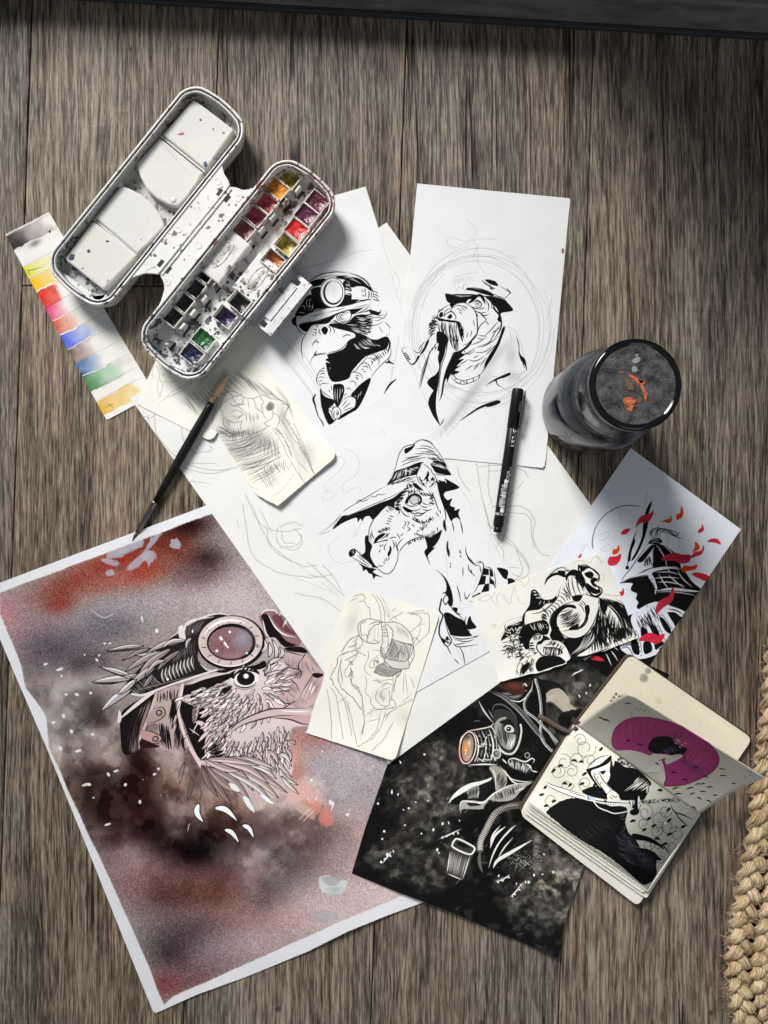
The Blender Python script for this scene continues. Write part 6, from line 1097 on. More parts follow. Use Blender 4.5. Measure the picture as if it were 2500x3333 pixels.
def draw_endpaper():
    s = Art((1860, 2115, 2460, 2660), (.87, .85, .765), 24, .03); s.tf(1670, 2110, 1.9988)
    for x, y, r in ((850, 192, 27), (877, 145, 20)): s.blob(x, y, r, r, (.60, .60, .54), .8, ragged=.3, seed=2); s.blob(x + 5, y + 3, r * .6, r * .6, (.50, .50, .46), .6)
    s.blob(950, 340, 26, 22, (.78, .76, .62), .5, ragged=.4, seed=3)
    for i in range(70): s.blob(s.rng.uniform(500, 1550), s.rng.uniform(60, 700), s.rng.uniform(1.5, 4), None, (.45, .42, .35), .5, pw=3)
    u = np.array([.80, .59]); v = np.array([-.55, .83])
    for i in range(3):
        for j in range(3):
            c = np.array([668, 285]) + u * 27 * i + v * 27 * j
            s.fill([c, c + u * 19, c + u * 19 + v * 19, c + v * 19], (.47, .46, .40), .9, smooth=0)
    s.lines("697 308 718 322;702 313 712 305 707 300 718 312 712 306 720 300", 4, col=(.47, .46, .40))
    s.blob(1350, 500, 200, 30, (.97, .95, .84), .3, .6)
    return s

# homography from the layout to the turned page's own frame
def homography(src, dst):
    A = []
    for (x, y), (u, v) in zip(src, dst): A += [[x, y, 1, 0, 0, 0, -u * x, -u * y, -u], [0, 0, 0, x, y, 1, -v * x, -v * y, -v]]
    return np.linalg.svd(np.array(A, float))[2][-1].reshape(3, 3)
LEAF_H = homography([(1878, 2362), (2276, 2650), (2048, 2256), (2492, 2531)], [(0, 330), (560, 330), (0, 0), (560, 0)])

# ------------------------------------------------------------------ materials
def wood_mat(name, tint=(1, 1, 1), seed=0.0):
    t = NT(name); c = t.coord('Object')
    rnd = t.n('ShaderNodeObjectInfo').outputs['Random']
    off = t.n('ShaderNodeCombineXYZ', i_X=t.math('MULTIPLY', rnd, 37.0), i_Y=t.math('MULTIPLY', rnd, 91.0), i_Z=t.math('MULTIPLY', rnd, 13.0)).outputs[0]
    v = t.n('ShaderNodeVectorMath', operation='ADD', i_0=c, i_1=off).outputs[0]
    warp = t.n('ShaderNodeTexNoise', i_Vector=t.map(v, (9, 2.2, 1)), i_Scale=1.0, i_Detail=3.0).outputs['Color']
    vw = t.n('ShaderNodeVectorMath', operation='MULTIPLY_ADD', i_0=warp, i_1=(.018, .0, 0), i_2=v).outputs[0]
    fine = t.noise(t.map(vw, (640, 40, 1)), 1, 3, .7); mid = t.noise(t.map(vw, (350, 7.5, 1)), 1, 2, .5); wide = t.noise(t.map(vw, (40, 3.2, 1)), 1, 5, .62, .5)
    tone = t.noise(t.map(v, (7, 4, 1)), 1, 3, .5); saw = t.noise(t.map(v, (14, 300, 1), rot=(0, 0, .26)), 1, 4, .7)
    f = t.math('ADD', t.math('MULTIPLY', fine, .62), t.math('ADD', t.math('MULTIPLY', mid, .30), t.math('MULTIPLY', wide, .24)))
    sawm = t.math('MULTIPLY', t.rng(saw, .52, .72), t.rng(tone, .5, .64))
    f = t.math('ADD', f, t.math('MULTIPLY', sawm, .03))
    base = t.ramp(f, ((.455, (.020, .016, .012)), (.545, (.098, .081, .064)), (.605, (.180, .151, .120)), (.70, (.33, .285, .232))))
    base = t.mix(t.rng(tone, .35, .65), base, t.mix(1.0, base, (.93, 1.0, 1.06), 'MULTIPLY'))
    base = t.mix(.55, base, t.mix(1.0, base, (1.10, .97, .84), 'MULTIPLY'))
    crk = t.noise(t.map(vw, (34, .42, 1)), 1, 2, .5); k = t.math('ABSOLUTE', t.math('SUBTRACT', crk, .5))
    kmask = t.math('MULTIPLY', t.rng(k, .0060, .0022), t.rng(t.noise(t.map(v, (9, 7, 1), loc=(3, 5, 0)), 1, 2), .53, .60))
    base = t.mix(kmask, base, (.012, .009, .007))
    spots = t.n('ShaderNodeTexVoronoi', i_Vector=t.map(v, (1, 1, 1)), i_Scale=16.0); sm = t.rng(spots.outputs['Distance'], .055, .03)
    base = t.mix(t.math('MULTIPLY', sm, .75), base, (.015, .012, .010))
    base = t.mix(1.0, base, t.mix(rnd, (.86, .87, .90), (1.10, 1.06, 1.0)), 'MULTIPLY')
    t.base(base).set(roughness=t.rng(f, .4, .7, .62, .46), specular=.32)
    hgt = t.math('SUBTRACT', t.math('ADD', fine, t.math('MULTIPLY', mid, .8)), t.math('MULTIPLY', kmask, 2.0))
    return t.bump(hgt, .7, .0014).m

def paper_image(art, name):
    img = bpy.data.images.new(name, art.w, art.h, alpha=False)
    px = np.ones((art.h, art.w, 4), np.float32); px[..., :3] = np.clip(art.c[::-1], 0, 1)
    img.pixels.foreach_set(px.ravel()); img.update(); img.pack(); return img
def drawn_paper(name, art, rough=.9, grain=.25, gscale=900, spec=.10):
    t = NT(name); uv = t.n('ShaderNodeUVMap', uv_map='UVMap').outputs[0]
    im = t.n('ShaderNodeTexImage', i_Vector=uv, image=paper_image(art, name), extension='EXTEND')
    o = t.coord('Object'); n1 = t.noise(o, gscale, 3, .6); n2 = t.noise(o, 45, 3, .5); n3 = t.noise(o, 11, 2, .5)
    return t.base(im.outputs[0]).set(roughness=rough, specular=spec).bump(t.math('ADD', n1, t.math('ADD', t.math('MULTIPLY', n2, 2.2), t.math('MULTIPLY', n3, 7.0))), grain, .0009).m

def stained_plastic(name, base=(.74, .74, .73), amount=.5, c1=(.035, .04, .07), c2=(.22, .05, .06), scale=1.0, rough=.34, wash=.3):
    """white moulded plastic with dried paint: thin washes, splashes and fine specks"""
    t = NT(name); o = t.coord('Object')
    big = t.noise(o, 30 * scale, 4, .6); sm = t.noise(t.map(o, loc=(3, 1, 0)), 150 * scale, 3, .6); den = t.noise(t.map(o, loc=(7, 2, 0)), 45 * scale, 2, .5)
    vor = t.n('ShaderNodeTexVoronoi', i_Vector=o, i_Scale=330.0 * scale); rnd = t.n('ShaderNodeSeparateColor', i_0=vor.outputs['Color']).outputs[0]
    hue = t.rng(t.n('ShaderNodeSeparateXYZ', i_0=t.map(o, rot=(0, 0, -.9))).outputs[0], .05, .13)
    stain = t.mix(hue, c1, c2); thin = t.mix(.45, base, t.mix(hue, (.30, .34, .45), (.50, .26, .24)))
    a = t.rng(big, .50, .66); b = t.math('MULTIPLY', t.rng(sm, .66 - .07 * amount, .68 - .07 * amount), t.rng(den, .40, .52))
    c = t.math('MULTIPLY', t.math('MULTIPLY', t.rng(vor.outputs['Distance'], .42, .34), t.math('LESS_THAN', rnd, .22 * amount)), t.rng(den, .42, .50))
    k = t.mix(t.math('MULTIPLY', a, wash), base, thin); k = t.mix(t.math('MULTIPLY', b, .9), k, stain); k = t.mix(t.math('MULTIPLY', c, .9), k, t.mix(.5, stain, (.02, .02, .025)))
    return t.base(k).set(roughness=t.rng(sm, .3, .7, rough - .06, rough + .14), specular=.5).bump(t.math('ADD', sm, t.math('MULTIPLY', b, .5)), .12, .0006).m

def wet_paint(name, c, rough=.18, lumps=.5):
    t = NT(name); o = t.coord('Object'); n = t.noise(o, 170, 4, .6); n2 = t.noise(o, 520, 3, .6)
    k = t.mix(t.rng(n, .38, .68), [v * .45 for v in c], [min(v * 1.35 + .01, 1) for v in c])
    return t.base(k).set(roughness=t.rng(n2, .3, .7, rough, rough + .25), specular=.5).bump(t.math('ADD', n, t.math('MULTIPLY', n2, .3)), lumps, .002).m

def fibre_mat(name):
    t = NT(name); uv = t.n('ShaderNodeUVMap', uv_map='UVMap').outputs[0]
    n = t.noise(t.map(uv, (1.6, 13, 1), rot=(0, 0, .06)), 1, 3, .75); n2 = t.noise(t.coord('Object'), 75, 3, .5)
    c = t.ramp(t.math('ADD', t.math('MULTIPLY', n, .68), t.math('MULTIPLY', n2, .36)), ((.36, (.10, .06, .028)), (.47, (.42, .30, .165)), (.56, (.66, .51, .32)), (.68, (.86, .73, .53))))
    return t.base(c).set(roughness=.8, specular=.2).bump(n, 1.0, .003).m

M = {}
M['wood'] = wood_mat('grey_brown_plank')
M['sub'] = plain('dark_subfloor', (.012, .010, .009), .9)
t_ = NT('scuffed_frame_paint'); n_ = t_.noise(t_.map(t_.coord('Object'), (14, 60, 60)), 1, 5, .65); t_.base(t_.mix(t_.rng(n_, .4, .65), (.10, .105, .105), (.20, .205, .195))).set(roughness=t_.rng(n_, .3, .7, .35, .65)).bump(n_, .3, .001); M['painted'] = t_.m  # the white frame's backlit grey is put into the paint colour
M['seal'] = plain('dark_seal', (.03, .035, .038), .6)
M['edge'] = plain('paper_edge', (.78, .77, .74), .9)

# ------------------------------------------------------------------ the setting
floor = obj('floor', prism(bmesh.new(), [(-.75, -.85), (.75, -.85), (.75, .75), (-.75, .75)], -.022, -.0085), M['sub']); tag(floor, kind='structure')
SLOPE = -.036
def seam_x(k, y): return 105 + 611 * k + SLOPE * y
joints = {0: (-400, 3100), 1: (-900, 930), 2: (-300, 2300), 3: (-1100, 2050), 4: (-700, 3600), -1: (-500, 2150), 5: (-200, 2700), 6: (100, 2400)}
for k in range(-2, 6):
    ys = [-2100] + [j for j in joints.get(k + 1, (500,))] + [4700]
    for y0, y1 in zip(ys[:-1], ys[1:]):
        g = 1.5
        q = [W(seam_x(k, y0) + g, y0 + g), W(seam_x(k + 1, y0) - g, y0 + g), W(seam_x(k + 1, y1) - g, y1 - g), W(seam_x(k, y1) + g, y1 - g)]
        c = sum(q, Vector()) / 4
        bm = prism(bmesh.new(), [v - c for v in q], -.008, 0, .0010)
        o = obj('plank', bm, M['wood']); o.location = c; o.parent = floor
# low white frame of the glazed door along the top edge
d = Vector((math.cos(-.058), math.sin(-.058))); nrm = Vector((-d.y, d.x))
f0 = W(1250, 42)
sill = empty('door_sill', (f0.x, f0.y, 0)); tag(sill, kind='structure')
def sbox(name, off0, off1, z0, z1, mat, bev=.001, l0=-.9, l1=.9):
    a = f0.xy
    part(name, prism(bmesh.new(), [a + d * l0 + nrm * off0, a + d * l1 + nrm * off0, a + d * l1 + nrm * off1, a + d * l0 + nrm * off1], z0, z1, bev), mat, sill)
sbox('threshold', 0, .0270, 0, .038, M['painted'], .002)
sbox('seal_strip', -.0050, -.0004, 0, .004, M['seal'], .001)
sbox('track', .0278, .060, 0, .020, M['seal'], .001)
sbox('shading_rail', .0608, .11, 0, .100, M['painted'], .002)  # out of view, made tall to lengthen the shadow on the floor
sbox('shading_jamb', .1104, .19, 0, .9, M['painted'], .002, .07, .9)  # unseen upright added to shade the floor's upper right

# ------------------------------------------------------------------ height of everything lying below, so that sheets drape
G = 5
HM = np.zeros((3900 // G, 3100 // G), np.float32); HX, HY = -300, -200
def hcell(x, y): return int((y - HY) / G), int((x - HX) / G)
def hmask(poly):
    a = Art((0, 0, HM.shape[1], HM.shape[0]), (0, 0, 0), 1, 0)
    p = (pts(poly) - [HX, HY]) / G
    x, y, m = a.mask(p); full = np.zeros(HM.shape, bool)
    ax, ay = max(x, 0), max(y, 0); sub = m[ay - y:, ax - x:][:HM.shape[0] - ay, :HM.shape[1] - ax] > .5
    full[ay:ay + sub.shape[0], ax:ax + sub.shape[1]] = sub; return full
def drape(poly, gap=.0003, it=10, lift=None):
    m = hmask(poly); ys, xs = np.where(m); pad = 6
    y0, y1, x0, x1 = max(ys.min() - pad, 0), ys.max() + pad, max(xs.min() - pad, 0), xs.max() + pad
    hm, mm = HM[y0:y1, x0:x1], m[y0:y1, x0:x1].astype(np.float32)
    floor_ = hm + gap; z = floor_ * mm
    for _ in range(it):
        z = np.maximum(floor_, blur(z * mm, 4) / np.maximum(blur(mm, 4), 1e-3)) * mm
    zz = blur(z * mm, 1.5) / np.maximum(blur(mm, 1.5), 1e-3)
    z = np.maximum(zz, floor_ + .00005)
    if lift is not None:
        yy, xx = np.mgrid[y0:y1, x0:x1]; z = z + lift(xx * G + HX, yy * G + HY).astype(np.float32)
    Z = np.zeros_like(HM); Z[y0:y1, x0:x1] = z
    Z[~m] = -1
    # carry the sheet's height a little past its edge for sampling
    ext = Z.copy()
    for _ in range(3):
        for ax_ in (0, 1):
            for sft in (1, -1):
                r = np.roll(ext, sft, ax_); ext = np.where(ext < 0, r, ext)
    HM[:] = np.where(m, np.maximum(HM, Z), HM)
    def sample(x, y):
        fy, fx = (y - HY) / G - .5, (x - HX) / G - .5
        iy, ix = int(min(max(fy, 0), HM.shape[0] - 2)), int(min(max(fx, 0), HM.shape[1] - 2)); ty, tx = fy - iy, fx - ix
        c = ext[iy:iy + 2, ix:ix + 2]
        if c.min() < 0: return float(c.max())
        return float((c[0, 0] * (1 - tx) + c[0, 1] * tx) * (1 - ty) + (c[1, 0] * (1 - tx) + c[1, 1] * tx) * ty)
    return sample

def round_poly(p, radii, n=5):
    """p: corner list, radii: one per corner (0 keeps it sharp)"""
    p = [Vector(q) for q in pts(p)]; out = []
    for i, q in enumerate(p):
        r = radii[i] if not isinstance(radii, (int, float)) else radii
        if r <= 0: out.append(q); continue
        a, b = (p[i - 1] - q).normalized() * r, (p[(i + 1) % len(p)] - q).normalized() * r
        for k in range(n + 1):
            t = k / n; out.append((q + a) * (1 - t) ** 2 + q * 2 * t * (1 - t) + (q + b) * t * t)
    return np.array([(v.x, v.y) for v in out])
def torn(a, b, n, amp, seed):
    """points of a torn edge from a to b (ends included once)"""
    r = np.random.RandomState(seed); a, b = np.array(a, float), np.array(b, float); t = np.linspace(0, 1, n)
    p = a + (b - a) * t[:, None]; d = (b - a) / np.hypot(*(b - a)); nn = np.array([-d[1], d[0]])
    w = np.convolve(r.normal(0, amp, n + 8), np.ones(5) / 2.2, 'same')[4:-4] + r.normal(0, amp * .3, n); w[0] = w[-1] = 0
    return p + nn * w[:, None]

def sheet(name, label, cat, poly, art, thick=.00022, step=28, axis=None, group=None, lift=None, gap=.0003, it=10, **mk):
    poly = pts(poly); samp = drape(poly, gap, it, lift)
    bm = bmesh.new(); bm.faces.new([bm.verts.new((x, y, 0)) for x, y in poly])
    ax = Vector(axis or (1, 0)).normalized(); ay = Vector((-ax.y, ax.x))
    for dv in (ax, ay):
        pr = poly @ np.array([dv.x, dv.y]); k = pr.min() + step * .5
        while k < pr.max():
            bmesh.ops.bisect_plane(bm, geom=bm.verts[:] + bm.edges[:] + bm.faces[:], plane_co=(dv.x * k, dv.y * k, 0), plane_no=(dv.x, dv.y, 0)); k += step
    bmesh.ops.triangulate(bm, faces=[f for f in bm.faces if len(f.verts) > 4])
    uvl = bm.loops.layers.uv.new('UVMap')
    for f in bm.faces:
        for l in f.loops: l[uvl].uv = ((l.vert.co.x - art.x0) / art.w, 1 - (l.vert.co.y - art.y0) / art.h)
    for v in bm.verts:
        x, y = v.co.x, v.co.y; v.co = W(x, y, samp(x, y) + thick)
    bmesh.ops.reverse_faces(bm, faces=bm.faces[:])
    bm.normal_update()
    if sum(f.normal.z for f in bm.faces) < 0: bmesh.ops.reverse_faces(bm, faces=bm.faces[:])
    c = W(*poly.mean(0)); c.z = 0
    for v in bm.verts: v.co -= c
    o = obj(name, bm, drawn_paper(name + '_picture', art, **mk), smooth=True); o.location = c
    o.data.materials.append(M['edge'])
    md = o.modifiers.new('thickness', 'SOLIDIFY'); md.thickness = thick; md.offset = -1; md.material_offset_rim = 1; md.material_offset = 1
    es = o.modifiers.new('crisp_edge', 'EDGE_SPLIT'); es.split_angle = math.radians(45)
    HM[:] += hmask(poly) * thick
    return tag(o, label, cat, group)

# ------------------------------------------------------------------ jute rug
jute = fibre_mat('jute_braid')
rug = empty('braided_rug', W(2480, 2900)); tag(rug, 'natural jute braided rug with curved edge at the right side', 'rug')
edge = spline("2530 1950 2486 2100 2473 2184 2442 2463 2417 2686 2390 2825 2362 2993 2345 3132 2359 3262 2400 3380 2470 3500", False, 40)
edge = np.array([[(q[0] - 1250) * S, (1666.5 - q[1]) * S] for q in edge])
def braid(off, phase, name, lift, pitch=.046, amp=.0069, rs=.0047):
    seg = np.r_[0, np.cumsum(np.hypot(*np.diff(edge, axis=0).T))]; L = seg[-1]; N = int(L / .0016)
    s_ = np.linspace(0, L, N); P2 = np.stack([np.interp(s_, seg, edge[:, 0]), np.interp(s_, seg, edge[:, 1])], 1)
    T = np.gradient(P2, axis=0); T /= np.hypot(*T.T)[:, None]; Nn = np.stack([-T[:, 1], T[:, 0]], 1)
    root = empty(name, (0, 0, 0)); root.parent = rug; root.location = -rug.location
    r = np.random.RandomState(int(off * 1e5) + 3)
    for k in range(3):
        th = 2 * math.pi * s_ / pitch + 2 * math.pi * k / 3 + phase
        lat = amp * np.sin(th); z = .0040 * np.sin(2 * th)
        c = np.c_[P2 + Nn * (off + lat)[:, None] if np.ndim(off) else P2 + Nn * (off + lat[:, None]), .0085 + lift + z]
        tg = np.gradient(c, axis=0); tg /= np.linalg.norm(tg, axis=1)[:, None]
        up = np.cross(tg, np.c_[Nn, np.zeros(N)]); up /= np.linalg.norm(up, axis=1)[:, None]; sd = np.cross(up, tg)
        wob = 1 + .10 * np.sin(s_ * 190 + k * 2) + .06 * r.normal(0, 1, N).cumsum() / (np.arange(N) ** .5 + 8)
        n = 12; vs, fs = [], []
        for i in range(N):
            for j in range(n):
                a = 2 * math.pi * j / n; rr = rs * wob[i] * (1 + .05 * math.sin(5 * a + i * .35)); vs.append(c[i] + (sd[i] * math.cos(a) * 1.12 + up[i] * math.sin(a) * .72) * rr)
        for i in range(N - 1):
            for j in range(n): fs.append((i * n + j, i * n + (j + 1) % n, (i + 1) * n + (j + 1) % n, (i + 1) * n + j))
        me = bpy.data.meshes.new('strand'); me.from_pydata([tuple(v) for v in vs], [], fs)
        uv = me.uv_layers.new(name='UVMap'); data = np.zeros((len(fs) * 4, 2), np.float32)
        for q, f in enumerate(fs):
            i, j = divmod(q, n)
            data[q * 4:q * 4 + 4] = ((s_[i] * 60, j / n * 1.2), (s_[i] * 60, (j + 1) / n * 1.2), (s_[i + 1] * 60, (j + 1) / n * 1.2), (s_[i + 1] * 60, j / n * 1.2))
        uv.data.foreach_set('uv', data.ravel())
        part('strand', me, jute, root, True)
for i, (o_, ph) in enumerate(((.0115, 0.0), (.0330, 1.7), (.0545, .6), (.0760, 2.6))): braid(o_, ph, 'braid', 0 if i else -.0008)
# loose fibres and sewing threads
r_ = random.Random(5); bm = bmesh.new()
for i in range(1100):
    t = r_.random(); q = edge[int(t * (len(edge) - 1))]; off = r_.choice([.0015, .006, .0125, .024, .024, .036, .047, .058]) + r_.gauss(0, .003)
    p = Vector((q[0] + off, q[1], .0095 + r_.uniform(-.002, .009))); a = r_.uniform(-.5, .9) + (math.pi if off < .004 else 0)
    L = r_.uniform(.004, .012); dr = Vector((math.cos(a), math.sin(a), r_.uniform(-.3, .5))); sd_ = Vector((-dr.y, dr.x, 0)).normalized() * .00016
    mid = p + dr * L * .5 + Vector((r_.gauss(0, .001), r_.gauss(0, .001), .0012)); e = p + dr * L
    v = [bm.verts.new(x) for x in (p - sd_, p + sd_, mid + sd_, mid - sd_, e)]
    bm.faces.new(v[:4]); bm.faces.new((v[3], v[2], v[4]))
fib = part('loose_fibres', bm, plain('pale_fibre', (.62, .47, .28), .7), rug); fib['kind'] = 'stuff'

# ------------------------------------------------------------------ sheets of paper, lowest first
def bump_at(x0, y0, r, h): return lambda x, y: h * np.exp(-((x - x0) ** 2 + (y - y0) ** 2) / r ** 2)
SHEETS = {}
SH = sheet
SHEETS['swatch'] = SH('swatch_strip', 'long narrow card of painted colour swatches beside the paint box', 'swatch card', np.vstack([torn((17, 764), (160, 690), 8, .6, 1), [(348, 1020)], torn((475, 1232), (493, 1290), 4, .5, 2), [(350, 1366), (343, 1360)], torn((343, 1360), (17, 764), 30, .5, 3)[1:-1]]), draw_swatches(), axis=(.48, .88), grain=.35, thick=.0004)
# the bristles push the edge of the big painting up a little
for x, y in np.stack([np.linspace(462, 436, 12), np.linspace(1700, 1752, 12)], 1):
    i, j = hcell(x, y); HM[i - 2:i + 3, j - 2:j + 3] = .0042
SHEETS['eagle'] = SH('watercolour_painting', 'large bird in goggles painting with sprayed rust and grey background', 'painting', "-67 1922 240 1806 570 1683 925 1550 1120 2016 1310 2470 1486 2891 1375 2938 1250 2984 1130 3033 1000 3098 800 3180 640 3238 520 3292 507 3297 497 3290 400 3050 300 2800 150 2430 60 2222 0 2080 -30 2010", draw_eagle(), axis=(.935, -.35), thick=.0005, step=40, grain=.5, gscale=650, lift=lambda x, y: .0036 * np.exp(-((x - 1130) ** 2 + (y - 3040) ** 2) / 160 ** 2) + .0012 * np.exp(-((x - 640) ** 2 + (y - 3230) ** 2) / 140 ** 2))
SHEETS['dark'] = SH('ink_painting', 'black ink painting of a masked figure with an orange lens', 'painting', "1145 2842 1190 2690 1262 2485 1400 2150 1505 1900 1850 2050 2178 2194 2100 2390 1960 2680 1897 2832 1850 2960 1830 3045 1820 3116 1812 3117 1700 3068 1480 2974 1300 2906", draw_dark(), axis=(.926, .377), thick=.0005, step=36, grain=.45, gscale=650, rough=.8, spec=.12, lift=lambda x, y: .0065 * np.clip((x * .926 + y * .377 - (1600 * .926 + 3026 * .377)) / 240, 0, 1) ** 2 * np.clip((y - 2700) / 350, 0, 1) + .0045 * np.exp(-((x - 1480) ** 2 + (y - 2975) ** 2) / 220 ** 2))
SHEETS['backing'] = SH('backing_sheet', 'large off-white sheet with faint pencil outlines beneath the ink drawings', 'paper', "425 1297 1258 724 2094 1880 1265 2487", draw_backing(), axis=(.82, -.57), thick=.0004, step=44, grain=.22, gscale=650)
SHEETS['bird'] = SH('bird_drawing', 'ink drawing of a beaked bird in helmet and goggles', 'drawing', "1190 607 1229 733 1313 1025 1439 1451 959 1590 710 745", draw_bird(), axis=(.96, -.28), step=40)
SHEETS['walrus'] = SH('walrus_drawing', 'ink drawing of a walrus in a hat smoking a pipe', 'drawing', np.vstack([[(1358, 597)], [(1600, 621), (1852, 645), (1856, 650)], torn((1855, 655), (1815, 1080), 12, .4, 5)[1:], [(1778, 1480), (1773, 1515), (1766, 1523), (1530, 1500), (1274, 1473)]]), draw_walrus(), axis=(.995, .1), step=40, lift=bump_at(1770, 1520, 60, .0012))
SHEETS['horse'] = SH('horse_drawing', 'ink drawing of a horse in a wide hat smoking a cigar', 'drawing', np.vstack([torn((867, 1500), (1307, 1254), 22, 1.2, 8), [(1400, 1413), (1540, 1653), (1760, 2027), (1319, 2273)]]), draw_horse(), axis=(.873, -.487), step=40)
SHEETS['samurai'] = SH('armoured_figure_drawing', 'ink drawing of an armoured helmeted figure among red petals', 'drawing', "2053 1458 2412 1723 2270 1932 2050 2259 1690 1990", draw_samurai(), axis=(.8, .6), step=36)
SHEETS['tree'] = SH('branch_sketch', 'small cream notebook page with thin pencil branches under the paint box', 'sketch', np.vstack([torn((447, 1316), (520, 1130), 12, 1.6, 9), [(560, 1090), (655, 1040), (893, 1068)], round_poly([(893, 1068), (690, 1438), (447, 1316)], (0, 26, 0))[1:-1]]), draw_tree_sketch(), axis=(.87, .5), thick=.0002, lift=bump_at(680, 1425, 45, .0022))
SHEETS['wsk'] = SH('walrus_sketch', 'torn cream page with a pencil sketch of a walrus head', 'sketch', np.vstack([[(795, 1112)], round_poly([(795, 1112), (1100, 1482), (904, 1647)], (0, 28, 0))[1:-1], torn((904, 1647), (838, 1612), 6, 1.5, 10), torn((834, 1606), (700, 1400), 20, 1.5, 11), torn((697, 1397), (585, 1300), 14, 2, 12)]), draw_walrus_sketch(), axis=(.64, .77), thick=.0002, lift=lambda x, y: .003 * np.exp(-((x - 1090) ** 2 + (y - 1480) ** 2) / 110 ** 2) + .0035 * np.exp(-((x - 900) ** 2 + (y - 1640) ** 2) / 120 ** 2))
SHEETS['ox'] = SH('ox_sketch', 'torn cream page with a pencil sketch of a horned animal in goggles', 'sketch', np.vstack([round_poly([(1168, 1919), (1432, 1996), (1285, 2478), (995, 2385)], (3, 26, 22, 0))[:-1], torn((995, 2385), (1055, 2199), 16, 1.3, 13), torn((1055, 2196), (1099, 2013), 16, 1.3, 14), torn((1101, 2008), (1166, 1922), 8, 2.0, 15)[:-1]]), draw_ox(), axis=(.95, .29), thick=.0002, lift=lambda x, y: .0045 * np.clip((y - 2330) / 150, 0, 1) ** 1.5 + .001 * np.exp(-((x - 1420) ** 2 + (y - 2000) ** 2) / 120 ** 2))
SHEETS['elephant'] = SH('elephant_drawing', 'torn cream page with an ink drawing of an elephant holding up its trunk', 'drawing', np.vstack([round_poly([(1516, 1953), (1962, 1790), (2074, 2076)], (24, 24, 0))[:-1], torn((2074, 2076), (1905, 2141), 14, 1.6, 16), torn((1903, 2143), (1742, 2193), 14, 1.6, 17), torn((1740, 2192), (1627, 2219), 10, 1.6, 18)]), draw_elephant(), axis=(.94, -.35), thick=.0002, lift=lambda x, y: .0024 * np.exp(-((x - 1965) ** 2 + (y - 1800) ** 2) / 60 ** 2) + .0042 * np.clip((y + .35 * (x - 1850) - 2090) / 120, 0, 1) ** 1.4)
def hz(x, y):
    i, j = hcell(x, y); return float(HM[i, j])

# ------------------------------------------------------------------ watercolour box
BU, BV = Vector((.627, .779)), Vector((.779, -.627))          # along and across the box
ZB, RIM = .0026, .0250
def uvw(u, v, z): return W(.627 * u + .779 * v, -.779 * u + .627 * v, z)
M['shell'] = stained_plastic('stained_white_plastic', (.68, .68, .675), .45, (.03, .035, .06), (.10, .03, .04))
M['shell2'] = stained_plastic('paint_spattered_plastic', (.66, .66, .66), 1.9, (.018, .020, .030), (.13, .035, .025), .75, wash=.6)
t = NT('mixing_well_plastic'); n_ = t.noise(t.coord('Object'), 24, 3, .5); t.base(t.mix(t.rng(n_, .50, .54), (.61, .60, .57), (.64, .64, .635))).set(roughness=t.rng(n_, .48, .56, .30, .14), specular=.5); M['well'] = t.m
M['panw'] = stained_plastic('pan_plastic', (.66, .65, .61), 1.5, (.012, .012, .016), (.12, .03, .02))
M['grime'] = stained_plastic('blue_stained_plastic', (.46, .455, .43), 1.6, (.02, .025, .05), (.06, .03, .04), .8, wash=.7)
M['shell3'] = stained_plastic('stained_tray_rim', (.66, .65, .64), 1.5, (.014, .016, .022), (.22, .06, .05), .8, wash=.6)
M['groove'] = stained_plastic('dark_groove', (.16, .155, .16), 1.5, (.01, .01, .014), (.10, .03, .03))  # darker base colour for the groove between the rim ridges
M['slot'] = plain('dark_slot', (.008, .008, .009), .7)
paintbox = empty('watercolour_box', (*((uvw(-197, 771, RIM) + uvw(-197, 1153, RIM)) / 2).xy, ZB)); tag(paintbox, 'open white plastic watercolour box with paint-stained tray and mixing lid', 'paint box')
def outline(L, Wd, r, bulge, n=9):
    """half length, half width, corner radius, bulge of the ends"""
    out = []
    for sx, sy, a0 in ((1, 1, 0), (-1, 1, 90), (-1, -1, 180), (1, -1, 270)):
        for k in range(n):
            a = math.radians(a0 + 90 * k / (n - 1)); x = sx * (L - r) + r * math.cos(a); y = sy * (Wd - r) + r * math.sin(a); out.append((x, y))
        if sy == sx:   # end after the 1st corner of each pair is a long side; the bulged ends follow below
            pass
    res = []
    for x, y in out:
        k = max(abs(x) - (L - r * 1.4), 0) / (r * 1.4); res.append((x + math.copysign(bulge * (1 - (y / Wd) ** 2) * k, x), y))
    # extra points on the ends
    fin = []
    m = len(res)
    for i in range(m):
        a, b = res[i], res[(i + 1) % m]; fin.append(a)
        if abs(a[0]) > L * .9 and abs(b[0]) > L * .9 and abs(a[1] - b[1]) > .3 * Wd:
            for t in np.linspace(0, 1, 9)[1:-1]:
                y = a[1] + (b[1] - a[1]) * t; fin.append((math.copysign(L + bulge * (1 - (y / Wd) ** 2), a[0]), y))
        elif abs(a[1] - b[1]) < 1e-5:
            for t in np.linspace(0, 1, 14)[1:-1]: fin.append((a[0] + (b[0] - a[0]) * t, a[1]))
    return fin
